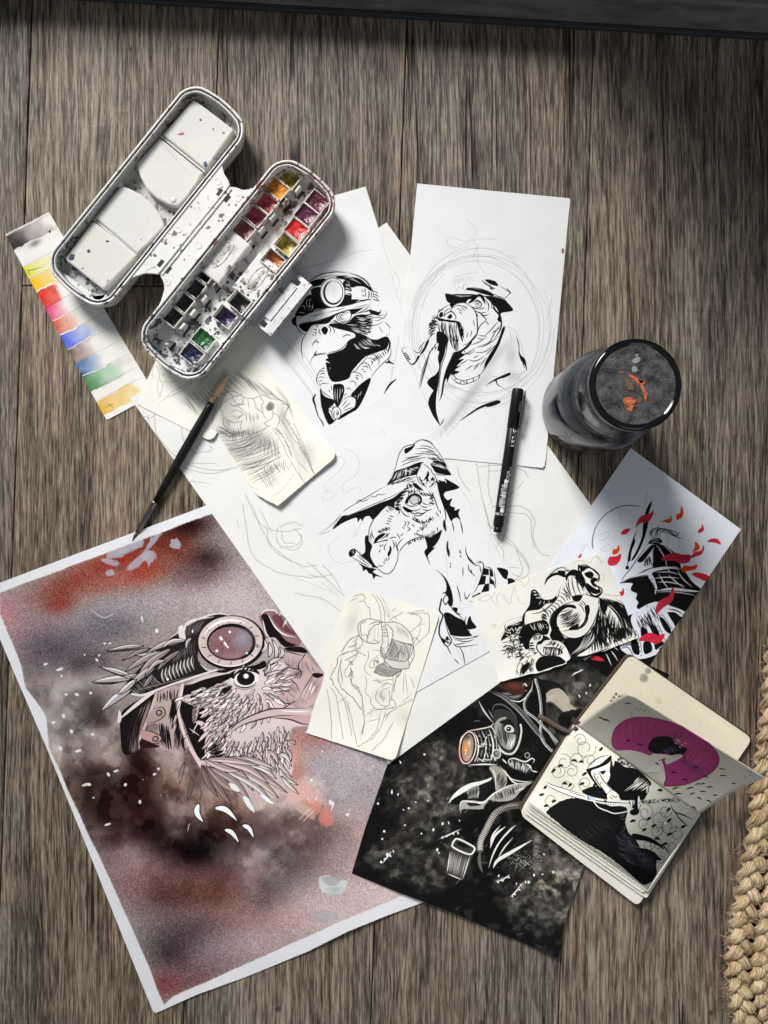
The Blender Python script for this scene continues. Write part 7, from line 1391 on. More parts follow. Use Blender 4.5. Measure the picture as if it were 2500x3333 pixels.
def shell(name, cu, cv, floor_z, mat, inner):
    c = uvw(cu, cv, RIM); L, Wd, R0, Bg = .1010, .0338, .0140, .0062
    prof = ((-.0045, ZB), (-.0030, ZB + .001), (-.0008, ZB + .010), (-.0004, RIM - .0045), (.0006, RIM - .0040), (.0008, RIM - .0010), (.0002, RIM), (-.0010, RIM), (-.0015, RIM - .0007), (-.0018, RIM - .0022), (-.0027, RIM - .0022), (-.0030, RIM - .0004), (-.0035, RIM - .0001), (-.0041, RIM - .0004), (-.0044, RIM - .0015), (-.0050, floor_z + .002), (-.0060, floor_z))
    bm = bmesh.new(); rings = []
    for off, z in prof:
        rings.append([bm.verts.new((c.x + BU.x * x + BV.x * y, c.y + BU.y * x + BV.y * y, z)) for x, y in outline(L + off, Wd + off, max(R0 + off, .004), Bg)])
    n = len(rings[0])
    for A, B in zip(rings[:-1], rings[1:]):
        for i in range(n): bm.faces.new((A[i], B[i], B[(i + 1) % n], A[(i + 1) % n]))
    bm.faces.new(rings[0]); bm.faces.new(list(reversed(rings[-1])))
    bmesh.ops.triangulate(bm, faces=[f for f in bm.faces if len(f.verts) > 4]); bmesh.ops.recalc_face_normals(bm, faces=bm.faces[:])
    o = part(name, bm, mat, paintbox); o.data.materials.append(inner); o.data.materials.append(M['groove'])
    for p in o.data.polygons:
        if p.center.z < RIM - .001 and all(v >= n * 13 for v in p.vertices): p.material_index = 1
        elif all(n * 8 <= v < n * 12 for v in p.vertices): p.material_index = 2
    for p in o.data.polygons: p.use_smooth = len(p.vertices) == 4
    return o
lid = shell('lid', -197, 771, .0105, M['shell'], M['grime']); tray = shell('tray', -197, 1153, .0075, M['shell3'], M['shell2'])
tray['label'] = 'paint-spattered tray holding the colour pans'
# mixing wells of the lid
for i, p in enumerate(("630 321 763 422 669 553 527 437", "519 447 662 562 640 600 612 640 588 664 577 671 548 666 510 646 478 616 458 580 447 548 445 529", "394 601 420 612 456 630 498 664 524 700 534 730 534 741 490 787 447 828 307 707", "302 717 447 832 336 943 208 842")):
    q = round_poly(p, 9 if i in (0, 3) else 4, 4)
    part('mixing_well', prism(bmesh.new(), [W(a, b, .0185) for a, b in q], .0108, .0185, .0016), M['well'], paintbox)
    if i in (0, 3):
        pass
# rims of the two palettes: a raised rib between their halves
for a, b in (((522, 441), (667, 558)), ((304, 712), (447, 830))):
    A, B = W(*a, .0165), W(*b, .0165); dd = (B - A).xy.normalized()
    part('well_rib', box(bmesh.new(), ((A + B) / 2).xy, dd, Vector((-dd.y, dd.x)), (B - A).xy.length / 2, .0010, .0108, .0165, .0005), M['well'], paintbox)
for x, y in ((396, 607), (572, 662)):
    part('thumb_knob', lathe(bmesh.new(), [(0, .0036), (.0060, .0036), (.0078, .0028), (.0083, .0012)], W(x, y, .0108), n=20), M['well'], paintbox, True)
# wire-like bars at the ends of the lid
def bar(name, p, z, w, mat, zb=.0108):
    c = [W(a, b, z) for a, b in spline(p, False, 4)]
    bm = bmesh.new()
    L, Rr = [], []
    for i, q in enumerate(c):
        t = (c[min(i + 1, len(c) - 1)] - c[max(i - 1, 0)]).xy.normalized(); n = Vector((-t.y, t.x)) * w; L.append(q.xy + n); Rr.append(q.xy - n)
    return part(name, prism(bm, L + Rr[::-1], zb, z, min(.0006, w * .5)), mat, paintbox)
for p, w in (("678 315 720 345 765 388", .0024), ("632 318 642 305 660 302 676 308", .0011), ("768 385 782 400 788 422 776 442", .0011), ("200 893 230 915 294 962", .0024), ("200 890 188 872 190 852 204 846", .0011), ("296 964 312 978 334 974 345 960", .0011)):
    bar('end_bar', p, .0150, w, M['shell'])
# hinge
plate1 = [(45, 893), (30, 906), (16, 925), (10, 946), (0, 962), (-372, 962), (-380, 948), (-396, 926), (-424, 908), (-452, 893)]
plate2 = [(0, 968), (9, 984), (12, 1000), (26, 1016), (52, 1032), (-472, 1032), (-430, 1020), (-396, 1006), (-380, 988), (-372, 968)]
for pl in (plate1, plate2):
    q = [uvw(a, b, RIM - .0008) for a, b in pl]
    q = [Vector(v) for v in q]; q = [Vector((a, b)) for a, b in round_poly([(v.x, v.y) for v in q], .0018, 3)]
    part('hinge_plate', prism(bmesh.new(), q, RIM - .0030, RIM - .0008, .0005), M['shell'], paintbox)
for v0 in (958, 971): part('hinge_rib', prism(bmesh.new(), [uvw(-6, v0 - 3, RIM).xy, uvw(-6, v0 + 3, RIM).xy, uvw(-366, v0 + 3, RIM).xy, uvw(-366, v0 - 3, RIM).xy], RIM - .0026, RIM + .0002, .0005), M['shell'], paintbox)
part('hinge_pin', lathe(bmesh.new(), [(0, .0010), (.0990, .0010)], (*uvw(-368, 965, RIM).xy, RIM - .0016), (*BU, 0), n=12), M['shell'], paintbox, True)
for x, y in ((708, 590), (581, 746), (481, 866), (774, 644), (645, 798), (544, 917)):
    c = W(x, y, RIM); bm = lathe(bmesh.new(), [(0, .0029), (.0004, .0029), (.0004, .0025), (.00022, .0024)], (c.x, c.y, RIM - .0009), n=20); part('rivet', bm, M['shell'], paintbox, False)
for x, y in ((715, 625), (739, 645), (522, 856), (547, 877)):
    part('hinge_slot', box(bmesh.new(), W(x, y, RIM).xy, BU, BV, .0034, .0017, RIM - .0030, RIM - .0006), M['slot'], paintbox)
# clasp on the far side of the tray
def strip_u(name, u0, u1, prof, mat):
    bm = bmesh.new(); A = [bm.verts.new(uvw(u0, v, z)) for v, z in prof]; B = [bm.verts.new(uvw(u1, v, z)) for v, z in prof]; n = len(prof)
    for i in range(n): bm.faces.new((A[i], A[(i + 1) % n], B[(i + 1) % n], B[i]))
    bm.faces.new(A[::-1]); bm.faces.new(B); bmesh.ops.triangulate(bm, faces=[f for f in bm.faces if len(f.verts) > 4]); bmesh.ops.recalc_face_normals(bm, faces=bm.faces[:]); return part(name, bm, mat, paintbox)
M['clasp'] = stained_plastic('clasp_plastic', (.36, .37, .39), .5)
strip_u('clasp', -300, -86, ((1262, .0225), (1282, .0225), (1292, .0195), (1306, .0165), (1325, .0160), (1346, .0180), (1356, .0195), (1372, .0205), (1378, .0190), (1379, .0100), (1376, .0095), (1368, .0170), (1345, .0150), (1320, .0135), (1290, .0140), (1268, .0190)), M['clasp'])
strip_u('clasp_panel', -262, -122, ((1314, .0150), (1314, .0170), (1340, .0186), (1340, .0150)), M['clasp'])
for u in (-108, -282): part('clasp_hole', box(bmesh.new(), uvw(u, 1328, .018).xy, BU, BV, .0022, .0024, .0148, .0182), M['slot'], paintbox)
# spacer blocks with a raised brand name
def text_mesh(s, size, depth=.0002):
    cu = bpy.data.curves.new('lettering', 'FONT'); cu.body = s; cu.size = size; cu.align_x = 'CENTER'; cu.align_y = 'CENTER'; cu.extrude = depth; cu.resolution_u = 3
    o = bpy.data.objects.new('tmp', cu); col.objects.link(o); bpy.context.view_layer.update()
    me = bpy.data.meshes.new_from_object(o.evaluated_get(bpy.context.evaluated_depsgraph_get())); bpy.data.objects.remove(o); bpy.data.curves.remove(cu); return me
for c, q in (((712, 770), "655 662 735 630 860 730 705 935 565 800"), ((965, 945), "985 822 1098 912 940 1080 830 1000")):
    off = lambda a, b: (400 + a / 2.212, 480 + b / 2.212)
    zt = .0190 if c[0] == 712 else .0155
    ctr = W(*off(*c), zt).xy
    hw = .0145 if c[0] == 712 else .0130
    bl = part('spacer_block', box(bmesh.new(), ctr, BU, BV, .0225 if c[0] == 712 else .0200, hw, .0077, zt, .0016), M['shell2'], paintbox)
    e = [ctr + BU * (.0145 * math.cos(t)) + BV * (.0056 * math.sin(t)) for t in np.linspace(0, 6.2832, 40)]
    bm = bmesh.new(); vo = [bm.verts.new((p.x, p.y, zt + .0004)) for p in e[:-1]]; vi = [bm.verts.new((ctr.x + (p.x - ctr.x) * .92, ctr.y + (p.y - ctr.y) * .92, zt + .0004)) for p in e[:-1]]; vb = [bm.verts.new((p.x, p.y, zt - .0002)) for p in e[:-1]]; n = len(vo)
    for i in range(n): bm.faces.new((vo[i], vo[(i + 1) % n], vi[(i + 1) % n], vi[i])); bm.faces.new((vb[i], vb[(i + 1) % n], vo[(i + 1) % n], vo[i]))
    o = part('oval_moulding', bm, M['panw'], bl)
    o.location = (0, 0, 0)
    me = text_mesh('Sennelier', .0062); ang = math.atan2(BU.y, BU.x)
    me.transform(Matrix.Translation((ctr.x, ctr.y, zt + .0003)) @ Matrix.Rotation(ang, 4, 'Z'))
    o = part('raised_lettering', me, plain('worn_gilt_print', (.52, .50, .42), .5), bl); o.location = (0, 0, 0)
# clips between the rows of pans
for x, y in ((1258, 300), (1165, 395), (1075, 500), (995, 590), (905, 690), (665, 985), (585, 1090), (505, 1190), (430, 1290), (330, 1400)):
    c = W(400 + x / 2.212, 480 + y / 2.212, .015); bm = bmesh.new(); box(bm, c.xy, BU, BV, .0036, .0013, .0077, .0165, .0005)
    part('pan_clip', bm, M['panw'], paintbox)
    part('clip_slot', box(bmesh.new(), c.xy + BV * .0030 - BU * .0008, BU, BV, .0042, .0009, .0070, .0079), M['slot'], paintbox)
# the half pans, each lifted out separately
pan_rows = [  # crop point, colour, fill depth, label
    ((1195, 222), (.36, .27, .012), .0065, 'half pan of olive yellow at the hinge side corner of the tray'),
    ((1115, 300), (.66, .24, .015), .0020, 'nearly full half pan of crumbly bright orange paint'),
    ((1035, 400), (.42, .035, .05), .0050, 'half pan of crimson red between orange and rose pans'),
    ((955, 492), (.30, .02, .07), .0060, 'half worn pan of rose crimson paint'),
    ((868, 592), (.22, .05, .03), .0040, 'half pan of reddish brown beside the raised spacer block'),
    ((588, 898), (.010, .009, .016), .0060, 'dark violet black pan just past the raised spacer block'),
    ((512, 1005), (.010, .011, .013), .0070, 'worn black pan showing a pale bottom, second below the spacer block'),
    ((430, 1108), (.008, .010, .018), .0065, 'black pan with a small pale hollow, third below the spacer block'),
    ((352, 1212), (.010, .020, .012), .0065, 'greenish black pan at the lower end of the hinge side row'),
    ((1400, 395), (.13, .022, .04), .0022, 'glossy maroon pan at the upper end of the clasp side row'),
    ((1322, 490), (.085, .008, .045), .0022, 'dark plum purple pan next to the maroon pan'),
    ((1252, 595), (.66, .02, .022), .0022, 'bright scarlet red pan in the clasp side row'),
    ((1178, 700), (.36, .26, .02), .0065, 'mustard yellow pan worn down at its centre'),
    ((1082, 815), (.30, .075, .010), .0035, 'burnt orange pan with a dark hollow at its centre'),
    ((840, 1115), (.009, .009, .010), .0065, 'black pan beside the low spacer block on the clasp side'),
    ((738, 1218), (.035, .018, .085), .0065, 'dark violet pan with a glossy round hollow'),
    ((582, 1385), (.012, .095, .03), .0025, 'glossy bottle green pan near the lower end of the tray'),
    ((500, 1490), (.012, .016, .06), .0030, 'navy blue pan at the lowest corner of the tray')]
PU, PV, ZT = .00770, .0094, .0180
for k, ((x, y), c, depth, lab) in enumerate(pan_rows):
    p = W(400 + x / 2.212, 480 + y / 2.212, ZT - .002); z0 = .0077
    o = empty('paint_pan', (p.x, p.y, z0)); tag(o, lab, 'paint pan', 'half pans in the tray')
    tw = random.Random(k).uniform(-.035, .035); U = (Matrix.Rotation(tw, 2) @ BU); V = (Matrix.Rotation(tw, 2) @ BV)
    bm = bmesh.new(); loops = []
    for h, s_ in ((z0, .90), (ZT - .001, 1.0), (ZT, .99), (ZT, .92), (ZT - .0005, .885), (z0 + .0012, .82)):
        loops.append([bm.verts.new((*(p.xy + U * a * PU * s_ + V * b * PV * s_), h)) for a, b in ((-1, -1), (1, -1), (1, 1), (-1, 1))])
    for A, B in zip(loops[:-1], loops[1:]):
        for i in range(4): bm.faces.new((A[i], A[(i + 1) % 4], B[(i + 1) % 4], B[i]))
    bm.faces.new(loops[-1]); bm.faces.new(loops[0][::-1]); bmesh.ops.recalc_face_normals(bm, faces=bm.faces[:])
    part('pan_wall', bm, M['panw'], o)
    bm = bmesh.new(); N = 14; rr = random.Random(k + 50); hx, hy = rr.uniform(-.2, .2), rr.uniform(-.2, .2); gr = []
    hol = .0024 if depth > .003 else .0008
    for i in range(N + 1):
        row = []
        for j in range(N + 1):
            a, b = 2 * i / N - 1, 2 * j / N - 1; rd = math.hypot(a - hx, b - hy)
            z = ZT - depth - hol * math.exp(-(rd / .55) ** 2) + .0012 * max(abs(a), abs(b)) ** 6 + rr.gauss(0, .00018 if 'crumbly' not in lab else .0006)
            row.append(bm.verts.new((*(p.xy + U * a * PU * .88 + V * b * PV * .88), max(z, z0 + .0016))))
        gr.append(row)
    for i in range(N):
        for j in range(N): bm.faces.new((gr[i][j], gr[i + 1][j], gr[i + 1][j + 1], gr[i][j + 1]))
    part('paint', bm, wet_paint('paint_%02d' % k, c, .16 if 'crumbly' not in lab else .6), o, True)
# dried drops on the wells
drop_m = {k: wet_paint('drop_' + k, c, .3, .2) for k, c in (('navy', (.015, .03, .10)), ('plum', (.08, .01, .02)), ('rose', (.55, .22, .22)), ('brown', (.22, .14, .05)), ('black', (.01, .01, .012)))}
for x, y, r, k, e in ((653, 390, 3.2, 'plum', 1.8), (590, 435, 6, 'rose', 2.0), (694, 419, 3.5, 'rose', 1.5), (727, 432, 4, 'brown', 1.2), (668, 534, 6.5, 'navy', 1.6), (350, 785, 3.6, 'black', 1.5), (289, 817, 6, 'navy', 1.2), (269, 873, 2.4, 'black', 1.6), (352, 912, 2.4, 'black', 1.3), (459, 779, 2, 'black', 1.2), (234, 838, 9, 'navy', 1.4), (702, 515, 5, 'navy', 1.6), (350, 918, 2, 'black', 1)):
    c = W(x, y, .0186); bm = bmesh.new(); rr = random.Random(x); a0 = rr.uniform(0, 3)
    ring = [bm.verts.new((c.x + S * .97 * r * (math.cos(t) * e * math.cos(a0) - math.sin(t) * math.sin(a0)) * rr.uniform(.75, 1.2), c.y + S * .97 * r * (math.cos(t) * e * math.sin(a0) + math.sin(t) * math.cos(a0)) * rr.uniform(.75, 1.2), .01856)) for t in np.linspace(0, 6.28, 15)[:-1]]
    top = bm.verts.new((c.x, c.y, .0188))
    for i in range(len(ring)): bm.faces.new((ring[i], ring[(i + 1) % len(ring)], top))
    part('paint_drop', bm, drop_m[k], paintbox, True)

# ------------------------------------------------------------------ brush
M['black_lacquer'] = NT('chipped_black_lacquer'); t = M['black_lacquer']; n_ = t.noise(t.coord('Object'), 300, 4, .6); t.base(t.mix(t.rng(n_, .68, .74), (.006, .006, .007), (.06, .055, .05))).set(roughness=t.rng(n_, .3, .7, .3, .5), specular=.2); M['black_lacquer'] = t.m
t = NT('bare_handle_wood'); n_ = t.noise(t.map(t.coord('Object'), (60, 60, 60)), 1, 4, .6); t.base(t.mix(n_, (.42, .27, .14), (.66, .49, .30))).set(roughness=.6); M['bare'] = t.m
t = NT('scuffed_brown_wood'); n_ = t.noise(t.coord('Object'), 900, 3, .6); t.base(t.mix(t.rng(n_, .4, .6), (.06, .035, .02), (.48, .33, .2))).set(roughness=.8).bump(n_, .6, .0008); M['scuffed'] = t.m
M['nickel'] = plain('nickel_ferrule', (.20, .19, .18), .25, metallic=1.0)
M['bristle'] = plain('dark_bristle', (.04, .025, .015), .6)
za, zb_ = hz(700, 1300) + .0045, .0034
A, B = W(741, 1220, za), W(432, 1762, zb_); ax = (B - A); LB = ax.length; ax.normalize()
brush = empty('paint_brush', ((A + B) / 2).xy.to_3d()); tag(brush, 'black handled paint brush with bare wooden tip lying across the sketches', 'brush')
f_ = lambda x, y: (W(x, y, .004) - A).dot(ax)
t1, t2, t3, t4 = f_(703, 1288), f_(690, 1312), f_(507, 1632), f_(447, 1735)
part('wooden_tip', lathe(bmesh.new(), [(0, .0008), (.0012, .0018), (.004, .0024), (t1 * .6, .0028), (t1, .0030)], A, ax, 20), M['bare'], brush, True)
part('scuffed_band', lathe(bmesh.new(), [(t1, .0030), (t1 + .002, .0033), (t2 - .001, .0033), (t2, .0032)], A, ax, 20), M['scuffed'], brush, True)
part('handle', lathe(bmesh.new(), [(t2, .0032), (t2 + .006, .0035), (t2 + (t3 - t2) * .3, .0039), (t2 + (t3 - t2) * .55, .0040), (t2 + (t3 - t2) * .8, .0032), (t3, .0024)], A, ax, 24), M['black_lacquer'], brush, True)
part('ferrule', lathe(bmesh.new(), [(t3, .0028), (t3 + .002, .0030), (t3 + .003, .0026), (t3 + .005, .0030), (t3 + .006, .0026), (t3 + .008, .0029), (t4 - .004, .0025), (t4, .0022)], A, ax, 24), M['nickel'], brush, True)
part('bristles', lathe(bmesh.new(), [(t4, .0021), (t4 + .003, .0022), (LB, .0006)], A, ax, 16), M['bristle'], brush, True)

# ------------------------------------------------------------------ brush pen
M['pen'] = plain('matt_black_pen', (.006, .006, .007), .38, specular=.2); M['print'] = plain('white_print', (.72, .72, .72), .6)
RP = .0047; zp = max(hz(1660, 1450), hz(1680, 1300), hz(1620, 1720)) + RP + .0004
A, B = W(1687, 1266, zp), W(1619, 1733, zp); ax = (B - A); LP = ax.length; ax.normalize(); side = Vector((-ax.y, ax.x, 0)); up = Vector((0, 0, 1))
pen = empty('brush_pen', ((A + B) / 2).xy.to_3d()); tag(pen, 'black brush pen with white barcode lying over the walrus drawing', 'pen')
fp = lambda y: (y - 1266) / (1733 - 1266) * LP
c0, c1 = 0, fp(1395); c2, c3 = fp(1713), LP
part('cap', lathe(bmesh.new(), [(0, .0044), (.0006, .0050), (.002, .0053), (c1 - .0004, .0052), (c1, .0048)], A, ax, 40), M['pen'], pen, True)
part('barrel', lathe(bmesh.new(), [(c1, .0046), (c1 + .0004, .0049), (c1 + .02, .0048), (c2 - .001, .0047), (c2, .0045)], A, ax, 40), M['pen'], pen, True)
part('end_plug', lathe(bmesh.new(), [(c2, .0037), (c3 - .0006, .0037), (c3, .0033)], A, ax, 32), M['pen'], pen, True)
rside = side if side.x > 0 else -side
def penpt(t, ang, r): return A + ax * t + (rside * math.sin(ang) + up * math.cos(ang)) * r
bm = bmesh.new(); cl = []
for i in range(17):
    t = fp(1272) + (fp(1395) - fp(1272)) * i / 16; r = .0062 + .0012 * math.sin(math.pi * min(i / 12, 1)) - (.0006 if i > 14 else 0)
    cl.append([bm.verts.new(penpt(t, a, q)) for a, q in ((.98, r), (1.30, r), (1.30, r + .0010), (.98, r + .0010))])
for P_, Q_ in zip(cl[:-1], cl[1:]):
    for i in range(4): bm.faces.new((P_[i], P_[(i + 1) % 4], Q_[(i + 1) % 4], Q_[i]))
bm.faces.new(cl[0]); bm.faces.new(cl[-1][::-1]); bmesh.ops.recalc_face_normals(bm, faces=bm.faces[:])
part('clip', bm, NT('glossy_black_clip').base((.012, .012, .013)).set(roughness=.12, specular=.6).m, pen)
part('clip_window', prism(bmesh.new(), [Vector(penpt(fp(y), .45, .0053)[:2]) + rside.xy * o_ for y, o_ in ((1307, 0), (1307, .0017), (1342, .0017), (1342, 0))], zp + .0036, zp + .00500, .0003), plain('grey_clip_window', (.035, .035, .036), .3), pen)
part('clip_tip', lathe(bmesh.new(), [(0, .0002), (.001, .0008), (.002, .0002)], penpt(fp(1390), 1.1, .0072), ax, 10), M['nickel'], pen, True)
def wrap_text(s, size, t_mid, c_mid, r=.00478, name='lettering'):
    """text running towards the pen's end, glyph tops to the right"""
    me = text_mesh(s, size, 0)
    for v in me.vertices:
        x, y = v.co.x, v.co.y; v.co = penpt(t_mid + x, (c_mid + y) / r, r + .00006)
    o = part(name, me, M['print'], pen); return o
wrap_text('Brush', .0072, fp(1425), .0022, .00488); wrap_text('PIN BR-200', .0030, fp(1545), .0030); wrap_text('BLACK', .0032, fp(1551), .0011); wrap_text('49 02778 730824', .0029, fp(1614), -.0021)
wrap_text('MADE IN VIET', .0026, fp(1674), .0, .0047).name = 'origin_print'
me = pen.children[-1].data
me2 = text_mesh('MADE IN VIET', .0030, 0)
for v in me2.vertices: v.co = penpt(fp(1674) - v.co.y, v.co.x / .0048 * .85, .00482)
pen.children[-1].data = me2; me2.materials.append(M['print'])
def bars(name, spans):
    bm = bmesh.new()
    for t0, t1, ca, cb in spans:
        n = 6
        for i in range(n):
            a0, a1 = ca + (cb - ca) * i / n, ca + (cb - ca) * (i + 1) / n
            bm.faces.new([bm.verts.new(penpt(t, a / .0048, .00484)) for t, a in ((t0, a0), (t0, a1), (t1, a1), (t1, a0))])
    bmesh.ops.recalc_face_normals(bm, faces=bm.faces[:]); return part(name, bm, M['print'], pen)
rb = random.Random(9); sp = []; t = fp(1562); sp.append((t, t + .0028, -.0010, .0026)); t += .0034
while t < fp(1657): w_ = rb.choice([.0003, .0003, .0006, .0009]); sp.append((t, t + w_, -.0010, .0026)); t += w_ + rb.choice([.0003, .0004, .0006, .0008])
sp.append((t, t + .0028, -.0010, .0026)); bars('barcode', sp)
bars('white_mark', [(fp(1422), fp(1424.5), -.0042, -.0012)])

# ------------------------------------------------------------------ jar
t = NT('smoky_glass'); n_ = t.noise(t.coord('Object'), 40, 4, .55); sep = t.n('ShaderNodeSeparateXYZ', i_0=t.coord('Object')).outputs[2]
t.base(t.mix(t.rng(n_, .35, .7), (.006, .009, .018), (.030, .033, .040))).set(roughness=t.rng(n_, .4, .62, .05, .30), specular=.35, coat=.0, coat_roughness=.08); M['jarglass'] = t.m
M['lidblack'] = plain('glossy_black_lid', (.004, .004, .005), .07, specular=.45)
t = NT('dusty_lid_top'); o_ = t.coord('Object'); n1 = t.noise(o_, 130, 5, .7); n2 = t.noise(o_, 900, 3, .65)
t.base(t.mix(t.rng(t.math('ADD', t.math('MULTIPLY', n1, .6), t.math('MULTIPLY', n2, .4)), .42, .66), (.016, .016, .017), (.13, .13, .135))).set(roughness=.75, specular=.3).bump(n2, .5, .0008); M['dust'] = t.m
jc = Vector(((1908 - 1250) * S, (1666.5 - 1334) * S, 0)); JZ = .139
jar = empty('lidded_jar', jc); tag(jar, 'dark smoky lidded jar with orange paint smears on its black lid', 'jar')
part('jar_body', lathe(bmesh.new(), [(.0002, .034), (.0008, .038), (.003, .0408), (.008, .0418), (.030, .0420), (.062, .0420), (.074, .0412), (.082, .0392), (.088, .0360), (.092, .0332), (.100, .0325)], jc, n=72), M['jarglass'], jar, True)
lidp = part('jar_lid', lathe(bmesh.new(), [(.0925, .0318), (.0925, .0333), (.0940, .0337), (.0955, .0333), (.0970, .0332), (.128, .0330), (.1290, .0332), (.1310, .0340), (.1360, .0342), (.1380, .0336), (JZ, .0322), (JZ + .0002, .0310), (JZ - .0004, .0298), (JZ - .0016, .0288), (JZ - .0018, .001)], jc, n=72), M['lidblack'], jar, True)
part('lid_top', lathe(bmesh.new(), [(JZ - .0024, .0291), (JZ - .0012, .0291), (JZ - .0012, .001)], jc, n=64), M['dust'], jar)
t = NT('flaking_orange_paint'); n_ = t.noise(t.coord('Object'), 500, 4, .65); t.base(t.mix(t.rng(n_, .35, .65), (.20, .06, .025), (.68, .16, .055))).set(roughness=.55).bump(n_, .6, .0008); M['orange'] = t.m
M['greyp'] = plain('pale_grey_smear', (.24, .25, .26), .7)
M['brownp'] = plain('brown_smear', (.12, .075, .035), .75)
for i, (p, m_) in enumerate((("950 460 975 465 1010 480 1050 500 1055 525 1075 545 1105 528 1112 545 1095 560 1112 610 1128 650 1115 712 1098 650 1078 600 1060 565 1040 550 1010 515 975 485", 'orange'), ("890 432 905 440 920 450 905 455", 'orange'), ("910 690 950 668 990 672 1000 690 1030 690 1020 720 985 740 1020 740 1000 762 985 800 940 770 965 755 925 730", 'orange'), ("1000 330 1040 305 1068 318 1055 350 1020 365 995 350", 'greyp'), ("1025 285 1045 280 1042 300 1022 298", 'greyp'), ("990 400 1020 390 1045 430 1000 440", 'greyp'), ("930 510 960 505 1000 560 1005 600 950 590", 'brownp'), ("1040 680 1075 660 1080 700 1050 720", 'brownp'))):
    q = spline(p, True, 3); q = [W(1700 + a / 2.765, 1050 + b / 2.765, JZ) for a, b in q]
    part('paint_smear', prism(bmesh.new(), [v.xy for v in q], JZ - .0014, JZ - (.0008 if m_ == 'orange' else .00105)), M[m_], lidp).location = (0, 0, 0)

# ------------------------------------------------------------------ sketchbook
M['cover'] = NT('brown_leatherette'); t = M['cover']; n_ = t.noise(t.coord('Object'), 700, 3, .6); t.base(t.mix(n_, (.045, .030, .022), (.075, .052, .038))).set(roughness=.6).bump(n_, .3, .0005); M['cover'] = t.m
t = NT('page_edges'); n_ = t.noise(t.map(t.coord('Object'), (20, 20, 1500)), 1, 2, .5); t.base(t.mix(n_, (.60, .58, .50), (.82, .81, .75))).set(roughness=.9).bump(n_, .5, .0008); M['edges'] = t.m
zk = max(hz(x, y) for x, y in ((1750, 2600), (1900, 2450), (2000, 2200), (1850, 2700), (1800, 2640), (2040, 2240), (1960, 2290))) + .0006
book = empty('sketchbook', W(2050, 2500)); tag(book, 'open brown sketchbook with a sword drawing and a magenta moon page', 'sketchbook')
def slab(name, p, z0, z1, mat, bev=.0002, rad=None):
    q = round_poly(p, rad if rad is not None else 0, 5); return part(name, prism(bmesh.new(), [W(a, b, z1).xy for a, b in q], z0, z1, bev), mat, book)
slab('back_cover', "1866 2352 2290 2652 2094 2950 1684 2634", zk, zk + .0022, M['cover'], .0006, (0, 0, 22, 22))
slab('front_cover', "2044 2122 2456 2402 2290 2650 1868 2354", zk - .0002, zk + .0020, M['cover'], .0006, (26, 26, 0, 0))
slab('spine', "1872 2340 1868 2356 2286 2656 2294 2636", zk - .0004, zk + .0100, M['cover'], .0006)
# page block, a few bundles of leaves lying unevenly
for i, (p, h0, h1) in enumerate((("1872 2356 2282 2650 2076 2950 1692 2652", .0023, .0050), ("1874 2358 2280 2650 2104 2926 1697 2640", .0050, .0074), ("1875 2360 2279 2651 2094 2908 1705 2632", .0074, .0095), ("1876 2361 2278 2651 2108 2904 1712 2624", .0095, .0112))):
    slab('leaf_bundle', p, zk + h0, zk + h1, M['edges'], .0002, (0, 3, 10 if i else 20, 22))
art = draw_page(); zt = zk + .0115
poly = round_poly("1876 2361 2277 2650 2252 2692 2180 2786 2106 2894 1716 2618", (0, 0, 2, 0, 4, 20), 5)
bm = bmesh.new(); bm.faces.new([bm.verts.new((x, y, 0)) for x, y in poly])
gd = np.array([.814, .581]); gn = np.array([-.581, .814])
for k in np.arange(10, 320, 14):
    c_ = np.array([1876, 2361]) + gn * k; bmesh.ops.bisect_plane(bm, geom=bm.verts[:] + bm.edges[:] + bm.faces[:], plane_co=(*c_, 0), plane_no=(*gn, 0))
bmesh.ops.triangulate(bm, faces=[f for f in bm.faces if len(f.verts) > 4])
uvl = bm.loops.layers.uv.new('UVMap')
for f in bm.faces:
    for l in f.loops: l[uvl].uv = ((l.vert.co.x - art.x0) / art.w, 1 - (l.vert.co.y - art.y0) / art.h)
for v in bm.verts:
    dd = (np.array([v.co.x, v.co.y]) - [1876, 2361]) @ gn; h = .0007 * math.sin(min(max(dd, 0) / 120, 1) * math.pi) + .0012 * max(0, dd - 230) / 90
    v.co = W(v.co.x, v.co.y, zt + h)
bm.normal_update()
if sum(f.normal.z for f in bm.faces) < 0: bmesh.ops.reverse_faces(bm, faces=bm.faces[:])
pg = part('drawn_page', bm, drawn_paper('sword_page', art, grain=.3), book, True); md = pg.modifiers.new('thickness', 'SOLIDIFY'); md.thickness = .0002; md.offset = -1
pg['label'] = 'page with a robed figure holding a sword'
# inside of the front cover
art = draw_endpaper()
poly = round_poly("2052 2130 2449 2404 2284 2648 1874 2358", (24, 24, 0, 0), 5)
bm = bmesh.new(); f = bm.faces.new([bm.verts.new((x, y, 0)) for x, y in poly]); uvl = bm.loops.layers.uv.new('UVMap')
for l in f.loops: l[uvl].uv = ((l.vert.co.x - art.x0) / art.w, 1 - (l.vert.co.y - art.y0) / art.h)
for v in bm.verts: v.co = W(v.co.x, v.co.y, zk + .0026)
bm.normal_update()
if f.normal.z < 0: f.normal_flip()
ep = part('endpaper', bm, drawn_paper('cream_endpaper', art, grain=.2), book); md = ep.modifiers.new('thickness', 'SOLIDIFY'); md.thickness = .0004; md.offset = -1
ep['label'] = 'cream endpaper with grey spots and a small printed mark'
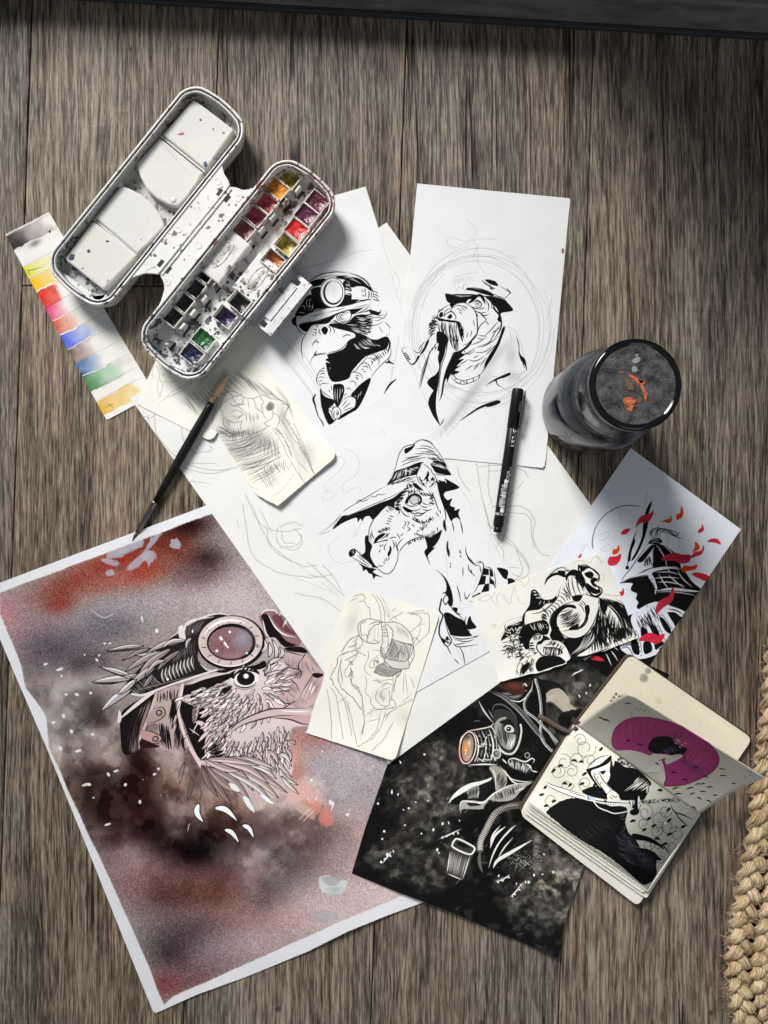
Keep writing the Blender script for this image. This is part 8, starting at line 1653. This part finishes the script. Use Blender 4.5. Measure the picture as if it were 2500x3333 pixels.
# the page being turned, standing up from the gutter
zg = zt + .0004
gl, gr_, fl, fr = W(1878, 2362, zg), W(2276, 2650, zg), W(2048, 2256, .086), W(2492, 2531, .084)
art = draw_leaf(); bm = bmesh.new(); uvl = bm.loops.layers.uv.new('UVMap'); nx, ny = 40, 30; gv = []
nrm_ = (gr_ - gl).cross(fl - gl).normalized()
for i in range(nx + 1):
    row = []
    for j in range(ny + 1):
        s_, t_ = i / nx, j / ny
        p = (gl * (1 - s_) + gr_ * s_) * (1 - t_) + (fl * (1 - s_) + fr * s_) * t_
        p = p + nrm_ * (-.0035 * math.sin(math.pi * t_) * (1 + .4 * math.sin(3 * s_)))
        row.append((bm.verts.new(p), s_, t_))
    gv.append(row)
rc = 26 / 490
for i in range(nx):
    for j in range(ny):
        q = [gv[i][j], gv[i + 1][j], gv[i + 1][j + 1], gv[i][j + 1]]
        sx, ty = (i + .5) / nx * 560, (j + .5) / ny * 330
        if sx < 28 and ty > 302 and math.hypot(28 - sx, ty - 302) > 28: continue
        f = bm.faces.new([v[0] for v in q])
        for l, v in zip(f.loops, q): l[uvl].uv = (v[1], v[2])
bmesh.ops.delete(bm, geom=[v for v in bm.verts if not v.link_faces], context='VERTS')
t = NT('moon_page'); im = t.n('ShaderNodeTexImage', i_Vector=t.n('ShaderNodeUVMap', uv_map='UVMap').outputs[0], image=paper_image(art, 'moon_page'), extension='EXTEND')
t.base(im.outputs[0]).set(roughness=.85, specular=.2).bump(t.noise(t.coord('Object'), 900, 3, .6), .25, .0005)
lf = part('turned_page', bm, t.m, book, True); lf['label'] = 'upright page with a magenta moon and scattered leaves'
md = lf.modifiers.new('thickness', 'SOLIDIFY'); md.thickness = .00018; md.offset = 0
# ribbon marker
t = NT('ribbed_ribbon'); n_ = t.n('ShaderNodeTexWave', i_Vector=t.coord('Object'), i_Scale=420.0, bands_direction='DIAGONAL').outputs['Fac']; t.base(t.mix(n_, (.045, .030, .024), (.13, .09, .07))).set(roughness=.7).bump(n_, .5, .0004)
rp = [(1752, 2329, hz(1752, 2329) + .0010), (1775, 2341, hz(1775, 2341) + .0014), (1805, 2360, hz(1800, 2358) + .0025), (1835, 2377, zk + .0040), (1853, 2386, zk + .0085), (1868, 2376, zk + .0118), (1878, 2366, zk + .0121)]
bm = bmesh.new(); L, R2 = [], []
for i, q in enumerate(rp):
    p = W(*q); a, b = W(*rp[max(i - 1, 0)]), W(*rp[min(i + 1, len(rp) - 1)]); tt = (b - a).xy.normalized(); n = Vector((-tt.y, tt.x, 0)) * .0021; L.append(bm.verts.new(p + n)); R2.append(bm.verts.new(p - n))
for i in range(len(rp) - 1): bm.faces.new((L[i], L[i + 1], R2[i + 1], R2[i]))
rbn = part('ribbon_marker', bm, t.m, book, True); md = rbn.modifiers.new('thickness', 'SOLIDIFY'); md.thickness = .0004; md.offset = 0
